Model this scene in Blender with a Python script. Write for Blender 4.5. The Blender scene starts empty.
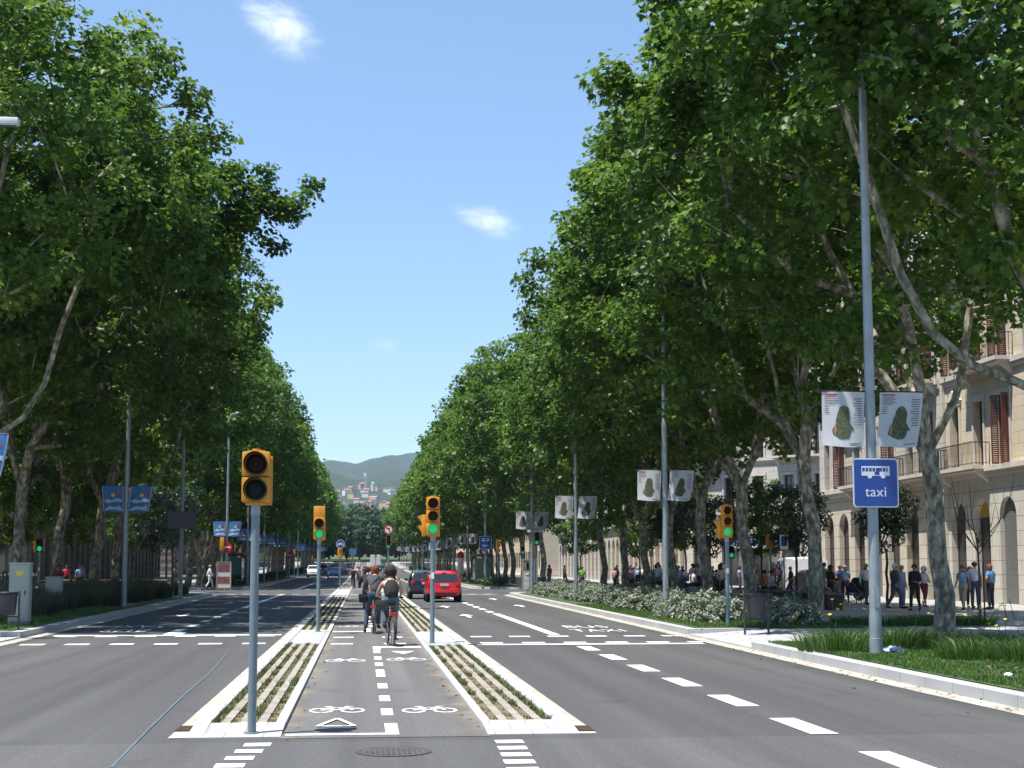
import bpy, bmesh, math, random
import numpy as np
from mathutils import Vector, Matrix

R = math.radians
PI = math.pi
scene = bpy.context.scene
C = scene.collection
rng = random.Random(7)

# ------------------------------------------------------------------ camera
cam_data = bpy.data.cameras.new('camera')
cam = bpy.data.objects.new('camera', cam_data)
C.objects.link(cam)
cam_data.sensor_width = 36.0
cam_data.lens = 1450.0 / 1024.0 * 36.0
cam_data.shift_y = 37.5 / 1024.0
cam_data.clip_start = 0.1
cam_data.clip_end = 12000
pitch = math.atan(0.1)
yaw = math.atan(149.5 * math.cos(pitch) / 1450.0)
fwd = Vector((math.sin(yaw) * math.cos(pitch), math.cos(yaw) * math.cos(pitch), math.sin(pitch)))
cam.location = (0, 0, 1.75)
cam.rotation_euler = fwd.to_track_quat('-Z', 'Y').to_euler()
scene.camera = cam

# ------------------------------------------------------------------ sun, sky, exposure
SUN_DIR = Vector((-0.32, -0.15, 1.0)).normalized()
SUN_EL = math.asin(SUN_DIR.z)
SUN_ROT = math.atan2(SUN_DIR.x, SUN_DIR.y) % (2 * PI)
world = bpy.data.worlds.new('World')
scene.world = world
world.use_nodes = True
wt = world.node_tree
for n in list(wt.nodes):
    wt.nodes.remove(n)


def wn(kind, **kw):
    n = wt.nodes.new(kind)
    for k, v in kw.items():
        setattr(n, k, v)
    return n


w_out = wn('ShaderNodeOutputWorld')
w_bg = wn('ShaderNodeBackground')
w_sky = wn('ShaderNodeTexSky', sky_type='NISHITA', sun_disc=False)
w_sky.sun_elevation = SUN_EL
w_sky.sun_rotation = SUN_ROT
w_sky.altitude = 50
w_sky.air_density = 1.0
w_sky.dust_density = 0.0
w_sky.ozone_density = 3.2
w_bg.inputs['Strength'].default_value = 0.13
w_hsv = wn('ShaderNodeHueSaturation')
w_hsv.inputs['Saturation'].default_value = 1.0
w_hsv.inputs['Hue'].default_value = 0.503
w_hsv.inputs['Value'].default_value = 0.93
wt.links.new(w_sky.outputs[0], w_hsv.inputs['Color'])
# the air near the horizon is a deeper blue than the model's
w_tc = wn('ShaderNodeTexCoord')
w_sep = wn('ShaderNodeSeparateXYZ')
wt.links.new(w_tc.outputs['Generated'], w_sep.inputs[0])
w_rmp = wn('ShaderNodeValToRGB')
w_rmp.color_ramp.elements[0].position = 0.0
w_rmp.color_ramp.elements[0].color = (0.66, 0.725, 0.85, 1)
w_rmp.color_ramp.elements[1].position = 0.40
w_rmp.color_ramp.elements[1].color = (1.0, 1.02, 0.95, 1)
wt.links.new(w_sep.outputs[2], w_rmp.inputs['Fac'])
w_mul = wn('ShaderNodeMix', data_type='RGBA', blend_type='MULTIPLY')
w_mul.inputs[0].default_value = 1.0
wt.links.new(w_hsv.outputs['Color'], w_mul.inputs[6])
wt.links.new(w_rmp.outputs['Color'], w_mul.inputs[7])
# clouds far away in the sky, by direction


def sky_cloud(direction, right, up, half_w, half_h, noise_scale, strength, prev):
    """adds one wispy cloud around a direction of the sky to the colour PREV"""
    d = wn('ShaderNodeVectorMath', operation='SUBTRACT')
    wt.links.new(w_tc.outputs['Generated'], d.inputs[0])
    d.inputs[1].default_value = direction
    comps = []
    for vec, half in ((right, half_w), (up, half_h)):
        m = wn('ShaderNodeVectorMath', operation='DOT_PRODUCT')
        wt.links.new(d.outputs[0], m.inputs[0])
        m.inputs[1].default_value = vec / half
        comps.append(m)
    comb = wn('ShaderNodeCombineXYZ')
    wt.links.new(comps[0].outputs['Value'], comb.inputs[0])
    wt.links.new(comps[1].outputs['Value'], comb.inputs[1])
    ln = wn('ShaderNodeVectorMath', operation='LENGTH')
    wt.links.new(comb.outputs[0], ln.inputs[0])
    nz = wn('ShaderNodeTexNoise')
    nz.inputs['Scale'].default_value = noise_scale
    nz.inputs['Detail'].default_value = 7
    nz.inputs['Roughness'].default_value = 0.66
    nz.inputs['Distortion'].default_value = 1.1
    wt.links.new(comb.outputs[0], nz.inputs['Vector'])
    fall = wn('ShaderNodeMapRange')
    fall.inputs['From Min'].default_value = 0.0
    fall.inputs['From Max'].default_value = 1.15
    fall.inputs['To Min'].default_value = 0.62
    fall.inputs['To Max'].default_value = -0.55
    wt.links.new(ln.outputs['Value'], fall.inputs['Value'])
    add = wn('ShaderNodeMath', operation='ADD')
    wt.links.new(fall.outputs[0], add.inputs[0])
    wt.links.new(nz.outputs['Fac'], add.inputs[1])
    mr = wn('ShaderNodeMapRange', interpolation_type='SMOOTHSTEP')
    mr.inputs['From Min'].default_value = 0.50
    mr.inputs['From Max'].default_value = 1.34
    mr.inputs['To Max'].default_value = strength
    wt.links.new(add.outputs[0], mr.inputs['Value'])
    mix = wn('ShaderNodeMix', data_type='RGBA')
    wt.links.new(mr.outputs[0], mix.inputs[0])
    wt.links.new(prev, mix.inputs[6])
    mix.inputs[7].default_value = (5.6, 5.9, 6.3, 1)
    return mix.outputs[2]


def dir_of(px, py):
    """direction of the sky seen at a place of the photograph"""
    a, b = (px - 512) / 1450.0, -(py - 384 - 37.5) / 1450.0
    rt = Vector((math.cos(yaw), -math.sin(yaw), 0))
    up = rt.cross(fwd)
    return (fwd + rt * a + up * b).normalized(), rt, up


sky_col = w_mul.outputs[2]
for (px, py, tilt, hw, hh, ns, st) in ((284, 27, -24, 82, 44, 1.5, 1.0), (490, 221, -14, 66, 28, 1.4, 0.8),
                                       (386, 345, -5, 30, 13, 1.2, 0.22)):
    d0, rt, up = dir_of(px, py)
    t = R(tilt)
    sky_col = sky_cloud(d0, rt * math.cos(t) + up * math.sin(t), up * math.cos(t) - rt * math.sin(t),
                        hw / 1450.0, hh / 1450.0, ns, st, sky_col)
wt.links.new(sky_col, w_bg.inputs['Color'])
wt.links.new(w_bg.outputs[0], w_out.inputs['Surface'])

sun_data = bpy.data.lights.new('sun', 'SUN')
sun_data.energy = 4.8
sun_data.angle = R(0.5)
sun_data.color = (1.0, 0.955, 0.88)
sun = bpy.data.objects.new('sun', sun_data)
C.objects.link(sun)
sun.rotation_euler = SUN_DIR.to_track_quat('Z', 'Y').to_euler()
sun.location = (-40, -20, 120)

scene.view_settings.view_transform = 'Standard'
scene.view_settings.look = 'None'
scene.view_settings.exposure = 0.9
scene.view_settings.gamma = 1.0
scene.view_settings.use_curve_mapping = False
scene.render.film_transparent = False
scene.cycles.use_denoising = True
scene.cycles.max_bounces = 7
scene.cycles.diffuse_bounces = 4
scene.cycles.transmission_bounces = 3
scene.cycles.volume_bounces = 0
scene.cycles.caustics_reflective = False
scene.cycles.caustics_refractive = False

# ------------------------------------------------------------------ materials
MATS = {}


def mat(name, color, rough=0.7, metal=0.0, var=0.0, scale=6.0, var2=None, bump=0.0, bscale=40.0, emit=0.0, spec=0.5,
        coords='Object'):
    """plain principled material with an optional two-tone noise of the surface's own colour and a fine bump"""
    if name in MATS:
        return MATS[name]
    m = bpy.data.materials.new(name)
    m.use_nodes = True
    nt = m.node_tree
    b = nt.nodes['Principled BSDF']
    b.inputs['Roughness'].default_value = rough
    b.inputs['Metallic'].default_value = metal
    b.inputs['Specular IOR Level'].default_value = spec
    col = (*color, 1)
    b.inputs['Base Color'].default_value = col
    if emit:
        b.inputs['Emission Color'].default_value = col
        b.inputs['Emission Strength'].default_value = emit
    tc = None
    if var or var2 or bump:
        tc = nt.nodes.new('ShaderNodeTexCoord')
    if var or var2:
        nz = nt.nodes.new('ShaderNodeTexNoise')
        nz.inputs['Scale'].default_value = scale
        nz.inputs['Detail'].default_value = 8
        nz.inputs['Roughness'].default_value = 0.65
        nt.links.new(tc.outputs[coords], nz.inputs['Vector'])
        rp = nt.nodes.new('ShaderNodeValToRGB')
        c2 = var2 if var2 else tuple(min(1, c * (1 + var)) for c in color)
        c1 = color if var2 else tuple(c * (1 - var) for c in color)
        rp.color_ramp.elements[0].position = 0.35
        rp.color_ramp.elements[1].position = 0.65
        rp.color_ramp.elements[0].color = (*c1, 1)
        rp.color_ramp.elements[1].color = (*c2, 1)
        nt.links.new(nz.outputs['Fac'], rp.inputs['Fac'])
        nt.links.new(rp.outputs['Color'], b.inputs['Base Color'])
    if bump:
        nz2 = nt.nodes.new('ShaderNodeTexNoise')
        nz2.inputs['Scale'].default_value = bscale
        nz2.inputs['Detail'].default_value = 4
        nt.links.new(tc.outputs[coords], nz2.inputs['Vector'])
        bp = nt.nodes.new('ShaderNodeBump')
        bp.inputs['Strength'].default_value = bump
        bp.inputs['Distance'].default_value = 0.02
        nt.links.new(nz2.outputs['Fac'], bp.inputs['Height'])
        nt.links.new(bp.outputs['Normal'], b.inputs['Normal'])
    MATS[name] = m
    return m


def asphalt(name, base, patch):
    m = bpy.data.materials.new(name)
    m.use_nodes = True
    nt = m.node_tree
    b = nt.nodes['Principled BSDF']
    b.inputs['Roughness'].default_value = 0.82
    b.inputs['Specular IOR Level'].default_value = 0.35
    tc = nt.nodes.new('ShaderNodeTexCoord')
    big = nt.nodes.new('ShaderNodeTexNoise')
    big.inputs['Scale'].default_value = 0.35
    big.inputs['Detail'].default_value = 6
    mp = nt.nodes.new('ShaderNodeMapping')
    mp.inputs['Scale'].default_value = (1.0, 0.16, 1.0)
    nt.links.new(tc.outputs['Object'], mp.inputs['Vector'])
    nt.links.new(mp.outputs[0], big.inputs['Vector'])
    fine = nt.nodes.new('ShaderNodeTexNoise')
    fine.inputs['Scale'].default_value = 55
    fine.inputs['Detail'].default_value = 3
    nt.links.new(tc.outputs['Object'], fine.inputs['Vector'])
    rp = nt.nodes.new('ShaderNodeValToRGB')
    rp.color_ramp.elements[0].position = 0.3
    rp.color_ramp.elements[1].position = 0.7
    rp.color_ramp.elements[0].color = (*base, 1)
    rp.color_ramp.elements[1].color = (*patch, 1)
    nt.links.new(big.outputs['Fac'], rp.inputs['Fac'])
    mx = nt.nodes.new('ShaderNodeMix')
    mx.data_type = 'RGBA'
    mx.blend_type = 'OVERLAY'
    mx.inputs[0].default_value = 0.45
    nt.links.new(rp.outputs['Color'], mx.inputs[6])
    nt.links.new(fine.outputs['Color'], mx.inputs[7])
    # tyre-polished streaks along the avenue and coarse speckles of stone
    st = nt.nodes.new('ShaderNodeTexNoise')
    st.inputs['Scale'].default_value = 1.7
    st.inputs['Detail'].default_value = 5
    mp2 = nt.nodes.new('ShaderNodeMapping')
    mp2.inputs['Scale'].default_value = (1.0, 0.018, 1.0)
    nt.links.new(tc.outputs['Object'], mp2.inputs['Vector'])
    nt.links.new(mp2.outputs[0], st.inputs['Vector'])
    mr = nt.nodes.new('ShaderNodeMapRange')
    mr.inputs['From Min'].default_value = 0.3
    mr.inputs['From Max'].default_value = 0.7
    mr.inputs['To Min'].default_value = 0.78
    mr.inputs['To Max'].default_value = 1.2
    nt.links.new(st.outputs['Fac'], mr.inputs['Value'])
    sk = nt.nodes.new('ShaderNodeTexNoise')
    sk.inputs['Scale'].default_value = 24
    sk.inputs['Detail'].default_value = 6
    sk.inputs['Roughness'].default_value = 0.8
    nt.links.new(tc.outputs['Object'], sk.inputs['Vector'])
    mr2 = nt.nodes.new('ShaderNodeMapRange')
    mr2.inputs['From Min'].default_value = 0.3
    mr2.inputs['From Max'].default_value = 0.7
    mr2.inputs['To Min'].default_value = 0.62
    mr2.inputs['To Max'].default_value = 1.38
    nt.links.new(sk.outputs['Fac'], mr2.inputs['Value'])
    mu = nt.nodes.new('ShaderNodeMath')
    mu.operation = 'MULTIPLY'
    # oil spots and stains with shapes of their own
    so = nt.nodes.new('ShaderNodeTexNoise')
    so.inputs['Scale'].default_value = 0.75
    so.inputs['Detail'].default_value = 8
    so.inputs['Roughness'].default_value = 0.62
    nt.links.new(tc.outputs['Object'], so.inputs['Vector'])
    mr3 = nt.nodes.new('ShaderNodeMapRange')
    mr3.interpolation_type = 'SMOOTHSTEP'
    mr3.inputs['From Min'].default_value = 0.58
    mr3.inputs['From Max'].default_value = 0.70
    mr3.inputs['To Min'].default_value = 1.0
    mr3.inputs['To Max'].default_value = 0.80
    nt.links.new(so.outputs['Fac'], mr3.inputs['Value'])
    mu0 = nt.nodes.new('ShaderNodeMath')
    mu0.operation = 'MULTIPLY'
    nt.links.new(mr.outputs[0], mu0.inputs[0])
    nt.links.new(mr3.outputs[0], mu0.inputs[1])
    nt.links.new(mu0.outputs[0], mu.inputs[0])
    nt.links.new(mr2.outputs[0], mu.inputs[1])
    hs = nt.nodes.new('ShaderNodeHueSaturation')
    hs.inputs['Saturation'].default_value = 0.55
    nt.links.new(mu.outputs[0], hs.inputs['Value'])
    nt.links.new(mx.outputs[2], hs.inputs['Color'])
    nt.links.new(hs.outputs['Color'], b.inputs['Base Color'])
    bp = nt.nodes.new('ShaderNodeBump')
    bp.inputs['Strength'].default_value = 0.35
    bp.inputs['Distance'].default_value = 0.01
    nt.links.new(fine.outputs['Fac'], bp.inputs['Height'])
    nt.links.new(bp.outputs['Normal'], b.inputs['Normal'])
    return m


def sandy_edges(m):
    """dry sand washed out of the planted strips onto both edges of the bicycle lane"""
    nt = m.node_tree
    b = nt.nodes['Principled BSDF']
    src = b.inputs['Base Color'].links[0].from_socket
    tc = nt.nodes.new('ShaderNodeTexCoord')
    sp = nt.nodes.new('ShaderNodeSeparateXYZ')
    nt.links.new(tc.outputs['Object'], sp.inputs[0])
    a = nt.nodes.new('ShaderNodeMath')
    a.operation = 'SUBTRACT'
    a.inputs[1].default_value = 0.25
    nt.links.new(sp.outputs[0], a.inputs[0])
    ab = nt.nodes.new('ShaderNodeMath')
    ab.operation = 'ABSOLUTE'
    nt.links.new(a.outputs[0], ab.inputs[0])
    nz = nt.nodes.new('ShaderNodeTexNoise')
    nz.inputs['Scale'].default_value = 0.9
    nz.inputs['Detail'].default_value = 7
    nz.inputs['Roughness'].default_value = 0.7
    nt.links.new(tc.outputs['Object'], nz.inputs['Vector'])
    ml = nt.nodes.new('ShaderNodeMath')
    ml.operation = 'MULTIPLY'
    ml.inputs[1].default_value = 1.5
    nt.links.new(nz.outputs['Fac'], ml.inputs[0])
    ad = nt.nodes.new('ShaderNodeMath')
    ad.operation = 'ADD'
    nt.links.new(ab.outputs[0], ad.inputs[0])
    nt.links.new(ml.outputs[0], ad.inputs[1])
    mr = nt.nodes.new('ShaderNodeMapRange')
    mr.interpolation_type = 'SMOOTHSTEP'
    mr.inputs['From Min'].default_value = 1.52
    mr.inputs['From Max'].default_value = 2.1
    mr.inputs['To Max'].default_value = 0.85
    nt.links.new(ad.outputs[0], mr.inputs['Value'])
    mx = nt.nodes.new('ShaderNodeMix')
    mx.data_type = 'RGBA'
    nt.links.new(mr.outputs[0], mx.inputs[0])
    nt.links.new(src, mx.inputs[6])
    mx.inputs[7].default_value = (0.25, 0.205, 0.145, 1)
    nt.links.new(mx.outputs[2], b.inputs['Base Color'])


def stone(name, c1, c2, mortar, bw, bh, mort=0.012, plane='XZ', bump=0.5, noise=0.35):
    """coursed stone or paving: a brick pattern in the object's own coordinates with mottled blocks"""
    if name in MATS:
        return MATS[name]
    m = bpy.data.materials.new(name)
    m.use_nodes = True
    nt = m.node_tree
    b = nt.nodes['Principled BSDF']
    b.inputs['Roughness'].default_value = 0.85
    tc = nt.nodes.new('ShaderNodeTexCoord')
    sp = nt.nodes.new('ShaderNodeSeparateXYZ')
    cb = nt.nodes.new('ShaderNodeCombineXYZ')
    nt.links.new(tc.outputs['Object'], sp.inputs[0])
    if plane == 'Y':                       # joints along the avenue only
        nt.links.new(sp.outputs[1], cb.inputs[0])
        cb.inputs[1].default_value = bh * 0.5
    else:
        nt.links.new(sp.outputs[0], cb.inputs[0])
        nt.links.new(sp.outputs[2 if plane == 'XZ' else 1], cb.inputs[1])
    br = nt.nodes.new('ShaderNodeTexBrick')
    br.inputs['Scale'].default_value = 1.0
    br.inputs['Mortar Size'].default_value = mort
    br.inputs['Mortar Smooth'].default_value = 0.2
    br.inputs['Brick Width'].default_value = bw
    br.inputs['Row Height'].default_value = bh
    br.inputs['Color1'].default_value = (*c1, 1)
    br.inputs['Color2'].default_value = (*c2, 1)
    br.inputs['Mortar'].default_value = (*mortar, 1)
    nt.links.new(cb.outputs[0], br.inputs['Vector'])
    nz = nt.nodes.new('ShaderNodeTexNoise')
    nz.inputs['Scale'].default_value = 1.3
    nz.inputs['Detail'].default_value = 9
    nt.links.new(tc.outputs['Object'], nz.inputs['Vector'])
    mx = nt.nodes.new('ShaderNodeMix')
    mx.data_type = 'RGBA'
    mx.blend_type = 'MULTIPLY'
    mx.inputs[0].default_value = noise
    nt.links.new(br.outputs['Color'], mx.inputs[6])
    nt.links.new(nz.outputs['Fac'], mx.inputs[7])
    nt.links.new(mx.outputs[2], b.inputs['Base Color'])
    bp = nt.nodes.new('ShaderNodeBump')
    bp.inputs['Strength'].default_value = bump
    bp.inputs['Distance'].default_value = 0.02
    bp.invert = True
    nt.links.new(br.outputs['Fac'], bp.inputs['Height'])
    nt.links.new(bp.outputs['Normal'], b.inputs['Normal'])
    MATS[name] = m
    return m


def leafy(name, dark, mid, light, rough=0.42, trans=0.3, spec=0.5):
    """foliage: every leaf has its own tint, kept in the 'tint' attribute; some light passes through"""
    m = bpy.data.materials.new(name)
    m.use_nodes = True
    nt = m.node_tree
    b = nt.nodes['Principled BSDF']
    b.inputs['Roughness'].default_value = rough
    b.inputs['Specular IOR Level'].default_value = spec
    at = nt.nodes.new('ShaderNodeAttribute')
    at.attribute_name = 'tint'
    rp = nt.nodes.new('ShaderNodeValToRGB')
    rp.color_ramp.elements[0].position = 0.0
    rp.color_ramp.elements[0].color = (*dark, 1)
    rp.color_ramp.elements[1].position = 1.0
    rp.color_ramp.elements[1].color = (*light, 1)
    e = rp.color_ramp.elements.new(0.6)
    e.color = (*mid, 1)
    nt.links.new(at.outputs['Fac'], rp.inputs['Fac'])
    nt.links.new(rp.outputs['Color'], b.inputs['Base Color'])
    tr = nt.nodes.new('ShaderNodeBsdfTranslucent')
    hs = nt.nodes.new('ShaderNodeHueSaturation')
    hs.inputs['Hue'].default_value = 0.485
    hs.inputs['Value'].default_value = 1.5
    nt.links.new(rp.outputs['Color'], hs.inputs['Color'])
    nt.links.new(hs.outputs['Color'], tr.inputs['Color'])
    mx = nt.nodes.new('ShaderNodeMixShader')
    mx.inputs[0].default_value = trans
    out = nt.nodes['Material Output']
    nt.links.new(b.outputs[0], mx.inputs[1])
    nt.links.new(tr.outputs[0], mx.inputs[2])
    nt.links.new(mx.outputs[0], out.inputs['Surface'])
    return m


M_ROAD = asphalt('asphalt', (0.062, 0.061, 0.062), (0.082, 0.081, 0.081))
M_BIKE = asphalt('bike_lane_asphalt', (0.098, 0.095, 0.092), (0.128, 0.123, 0.117))
sandy_edges(M_BIKE)
M_CROSS = asphalt('junction_asphalt', (0.072, 0.070, 0.070), (0.098, 0.095, 0.093))
M_PAINT = mat('road_paint', (0.22, 0.22, 0.215), 0.7, var2=(0.78, 0.78, 0.76), scale=9, bump=0.15, bscale=60)
_rp = [n for n in M_PAINT.node_tree.nodes if n.type == 'VALTORGB'][0]
_rp.color_ramp.elements[0].position, _rp.color_ramp.elements[1].position = 0.31, 0.45
M_CHALK = mat('blue_chalk', (0.07, 0.10, 0.112), 0.9, var2=(0.11, 0.18, 0.205), scale=9)
M_KERB = stone('granite_kerb', (0.40, 0.405, 0.41), (0.46, 0.465, 0.465), (0.20, 0.20, 0.20), 1.0, 0.5, 0.008, 'Y', 0.3, 0.25)
M_GUT = stone('cream_gutter', (0.42, 0.385, 0.32), (0.53, 0.50, 0.43), (0.26, 0.24, 0.20), 0.6, 0.5, 0.008, 'Y', 0.3, 0.35)
M_CONC = mat('concrete_strip', (0.22, 0.195, 0.16), 0.9, var2=(0.34, 0.31, 0.265), scale=2.5, bump=0.25)
M_SLAB = stone('paving_slab', (0.38, 0.385, 0.39), (0.44, 0.44, 0.44), (0.28, 0.275, 0.27), 0.4, 0.4, 0.008, 'XY', 0.3, 0.2)
M_PAVE = stone('pavement_tiles', (0.36, 0.35, 0.33), (0.42, 0.41, 0.39), (0.25, 0.24, 0.22), 0.6, 0.4, 0.008, 'XY', 0.3, 0.3)
M_SOIL = mat('dry_soil', (0.20, 0.145, 0.085), 0.95, var2=(0.085, 0.085, 0.035), scale=5, bump=0.6, bscale=30)
M_TURF = mat('turf_base', (0.035, 0.065, 0.018), 0.95, var2=(0.075, 0.11, 0.03), scale=1.6, bump=0.6, bscale=30)
M_STEEL = mat('galvanised_steel', (0.27, 0.31, 0.33), 0.5, 0.35, var=0.15, scale=3)
M_POLE = mat('grey_painted_pole', (0.16, 0.21, 0.23), 0.45, 0.1, var=0.08, scale=5)
M_YEL = mat('signal_yellow', (0.60, 0.265, 0.018), 0.45, var=0.13, scale=7)
M_BLK = mat('matt_black', (0.012, 0.012, 0.013), 0.6)
M_DKG = mat('dark_grey_metal', (0.035, 0.038, 0.042), 0.5, 0.2, var=0.2)
M_WHITE = mat('white_coat', (0.78, 0.78, 0.77), 0.45)
M_SIGNBLUE = mat('sign_blue', (0.012, 0.055, 0.28), 0.4, var=0.05)
M_SIGNRED = mat('sign_red', (0.55, 0.015, 0.02), 0.4)
M_GREENLIT = mat('green_lamp_lit', (0.008, 0.36, 0.13), 0.3, emit=0.5)
M_REDOFF = mat('red_lamp_off', (0.022, 0.004, 0.004), 0.55, spec=0.2)
M_AMBOFF = mat('amber_lamp_off', (0.03, 0.012, 0.003), 0.55, spec=0.2)
M_GREENOFF = mat('green_lamp_off', (0.004, 0.014, 0.010), 0.55, spec=0.2)
M_RUB = mat('rubber', (0.012, 0.012, 0.012), 0.85)
M_CHROME = mat('bare_metal', (0.55, 0.56, 0.57), 0.3, 0.9)
M_GLASS = mat('dark_glass', (0.02, 0.025, 0.03), 0.06, spec=0.8)
M_WOOD = mat('bark_brown', (0.06, 0.045, 0.03), 0.9, var=0.3)


def bark_material():
    m = bpy.data.materials.new('plane_tree_bark')
    m.use_nodes = True
    nt = m.node_tree
    b = nt.nodes['Principled BSDF']
    b.inputs['Roughness'].default_value = 0.9
    tc = nt.nodes.new('ShaderNodeTexCoord')
    mp = nt.nodes.new('ShaderNodeMapping')
    mp.inputs['Scale'].default_value = (4.5, 4.5, 2.4)
    nt.links.new(tc.outputs['Object'], mp.inputs['Vector'])
    nz = nt.nodes.new('ShaderNodeTexNoise')
    nz.inputs['Scale'].default_value = 1.6
    nz.inputs['Detail'].default_value = 6
    nt.links.new(mp.outputs[0], nz.inputs['Vector'])
    rp = nt.nodes.new('ShaderNodeValToRGB')
    rp.color_ramp.interpolation = 'LINEAR'
    els = rp.color_ramp.elements
    els[0].position, els[0].color = 0.36, (0.075, 0.072, 0.05, 1)
    els[1].position, els[1].color = 0.66, (0.42, 0.38, 0.29, 1)
    for p, c in ((0.45, (0.12, 0.115, 0.082)), (0.50, (0.20, 0.185, 0.135)), (0.59, (0.26, 0.24, 0.18))):
        e = els.new(p)
        e.color = (*c, 1)
    nt.links.new(nz.outputs['Fac'], rp.inputs['Fac'])
    nt.links.new(rp.outputs['Color'], b.inputs['Base Color'])
    bp = nt.nodes.new('ShaderNodeBump')
    bp.inputs['Strength'].default_value = 0.5
    bp.inputs['Distance'].default_value = 0.03
    nt.links.new(nz.outputs['Fac'], bp.inputs['Height'])
    nt.links.new(bp.outputs['Normal'], b.inputs['Normal'])
    return m


M_BARK = bark_material()
M_LEAF = leafy('plane_leaves', (0.034, 0.080, 0.010), (0.080, 0.165, 0.020), (0.175, 0.275, 0.042), 0.45, 0.44, 0.34)
M_LEAF_DK = leafy('evergreen_leaves', (0.012, 0.032, 0.012), (0.028, 0.062, 0.02), (0.06, 0.11, 0.03), 0.42, 0.2)
M_LEAF_FAR = leafy('far_tree_leaves', (0.018, 0.05, 0.014), (0.036, 0.085, 0.024), (0.075, 0.14, 0.04), 0.5, 0.25)
M_SILVER = leafy('silver_leaves', (0.10, 0.14, 0.085), (0.23, 0.265, 0.19), (0.46, 0.48, 0.40), 0.6, 0.15)
M_BLADE = leafy('grass_blades', (0.03, 0.075, 0.012), (0.065, 0.145, 0.022), (0.13, 0.23, 0.04), 0.5, 0.3)
M_IRIS = leafy('iris_blades', (0.026, 0.066, 0.012), (0.06, 0.125, 0.022), (0.13, 0.21, 0.045), 0.45, 0.3)
M_TALL = leafy('tall_grass_blades', (0.035, 0.055, 0.03), (0.07, 0.10, 0.055), (0.13, 0.16, 0.09), 0.6, 0.25)
M_WEED = leafy('weed_blades', (0.05, 0.075, 0.018), (0.09, 0.12, 0.03), (0.19, 0.18, 0.06), 0.7, 0.2)


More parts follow.
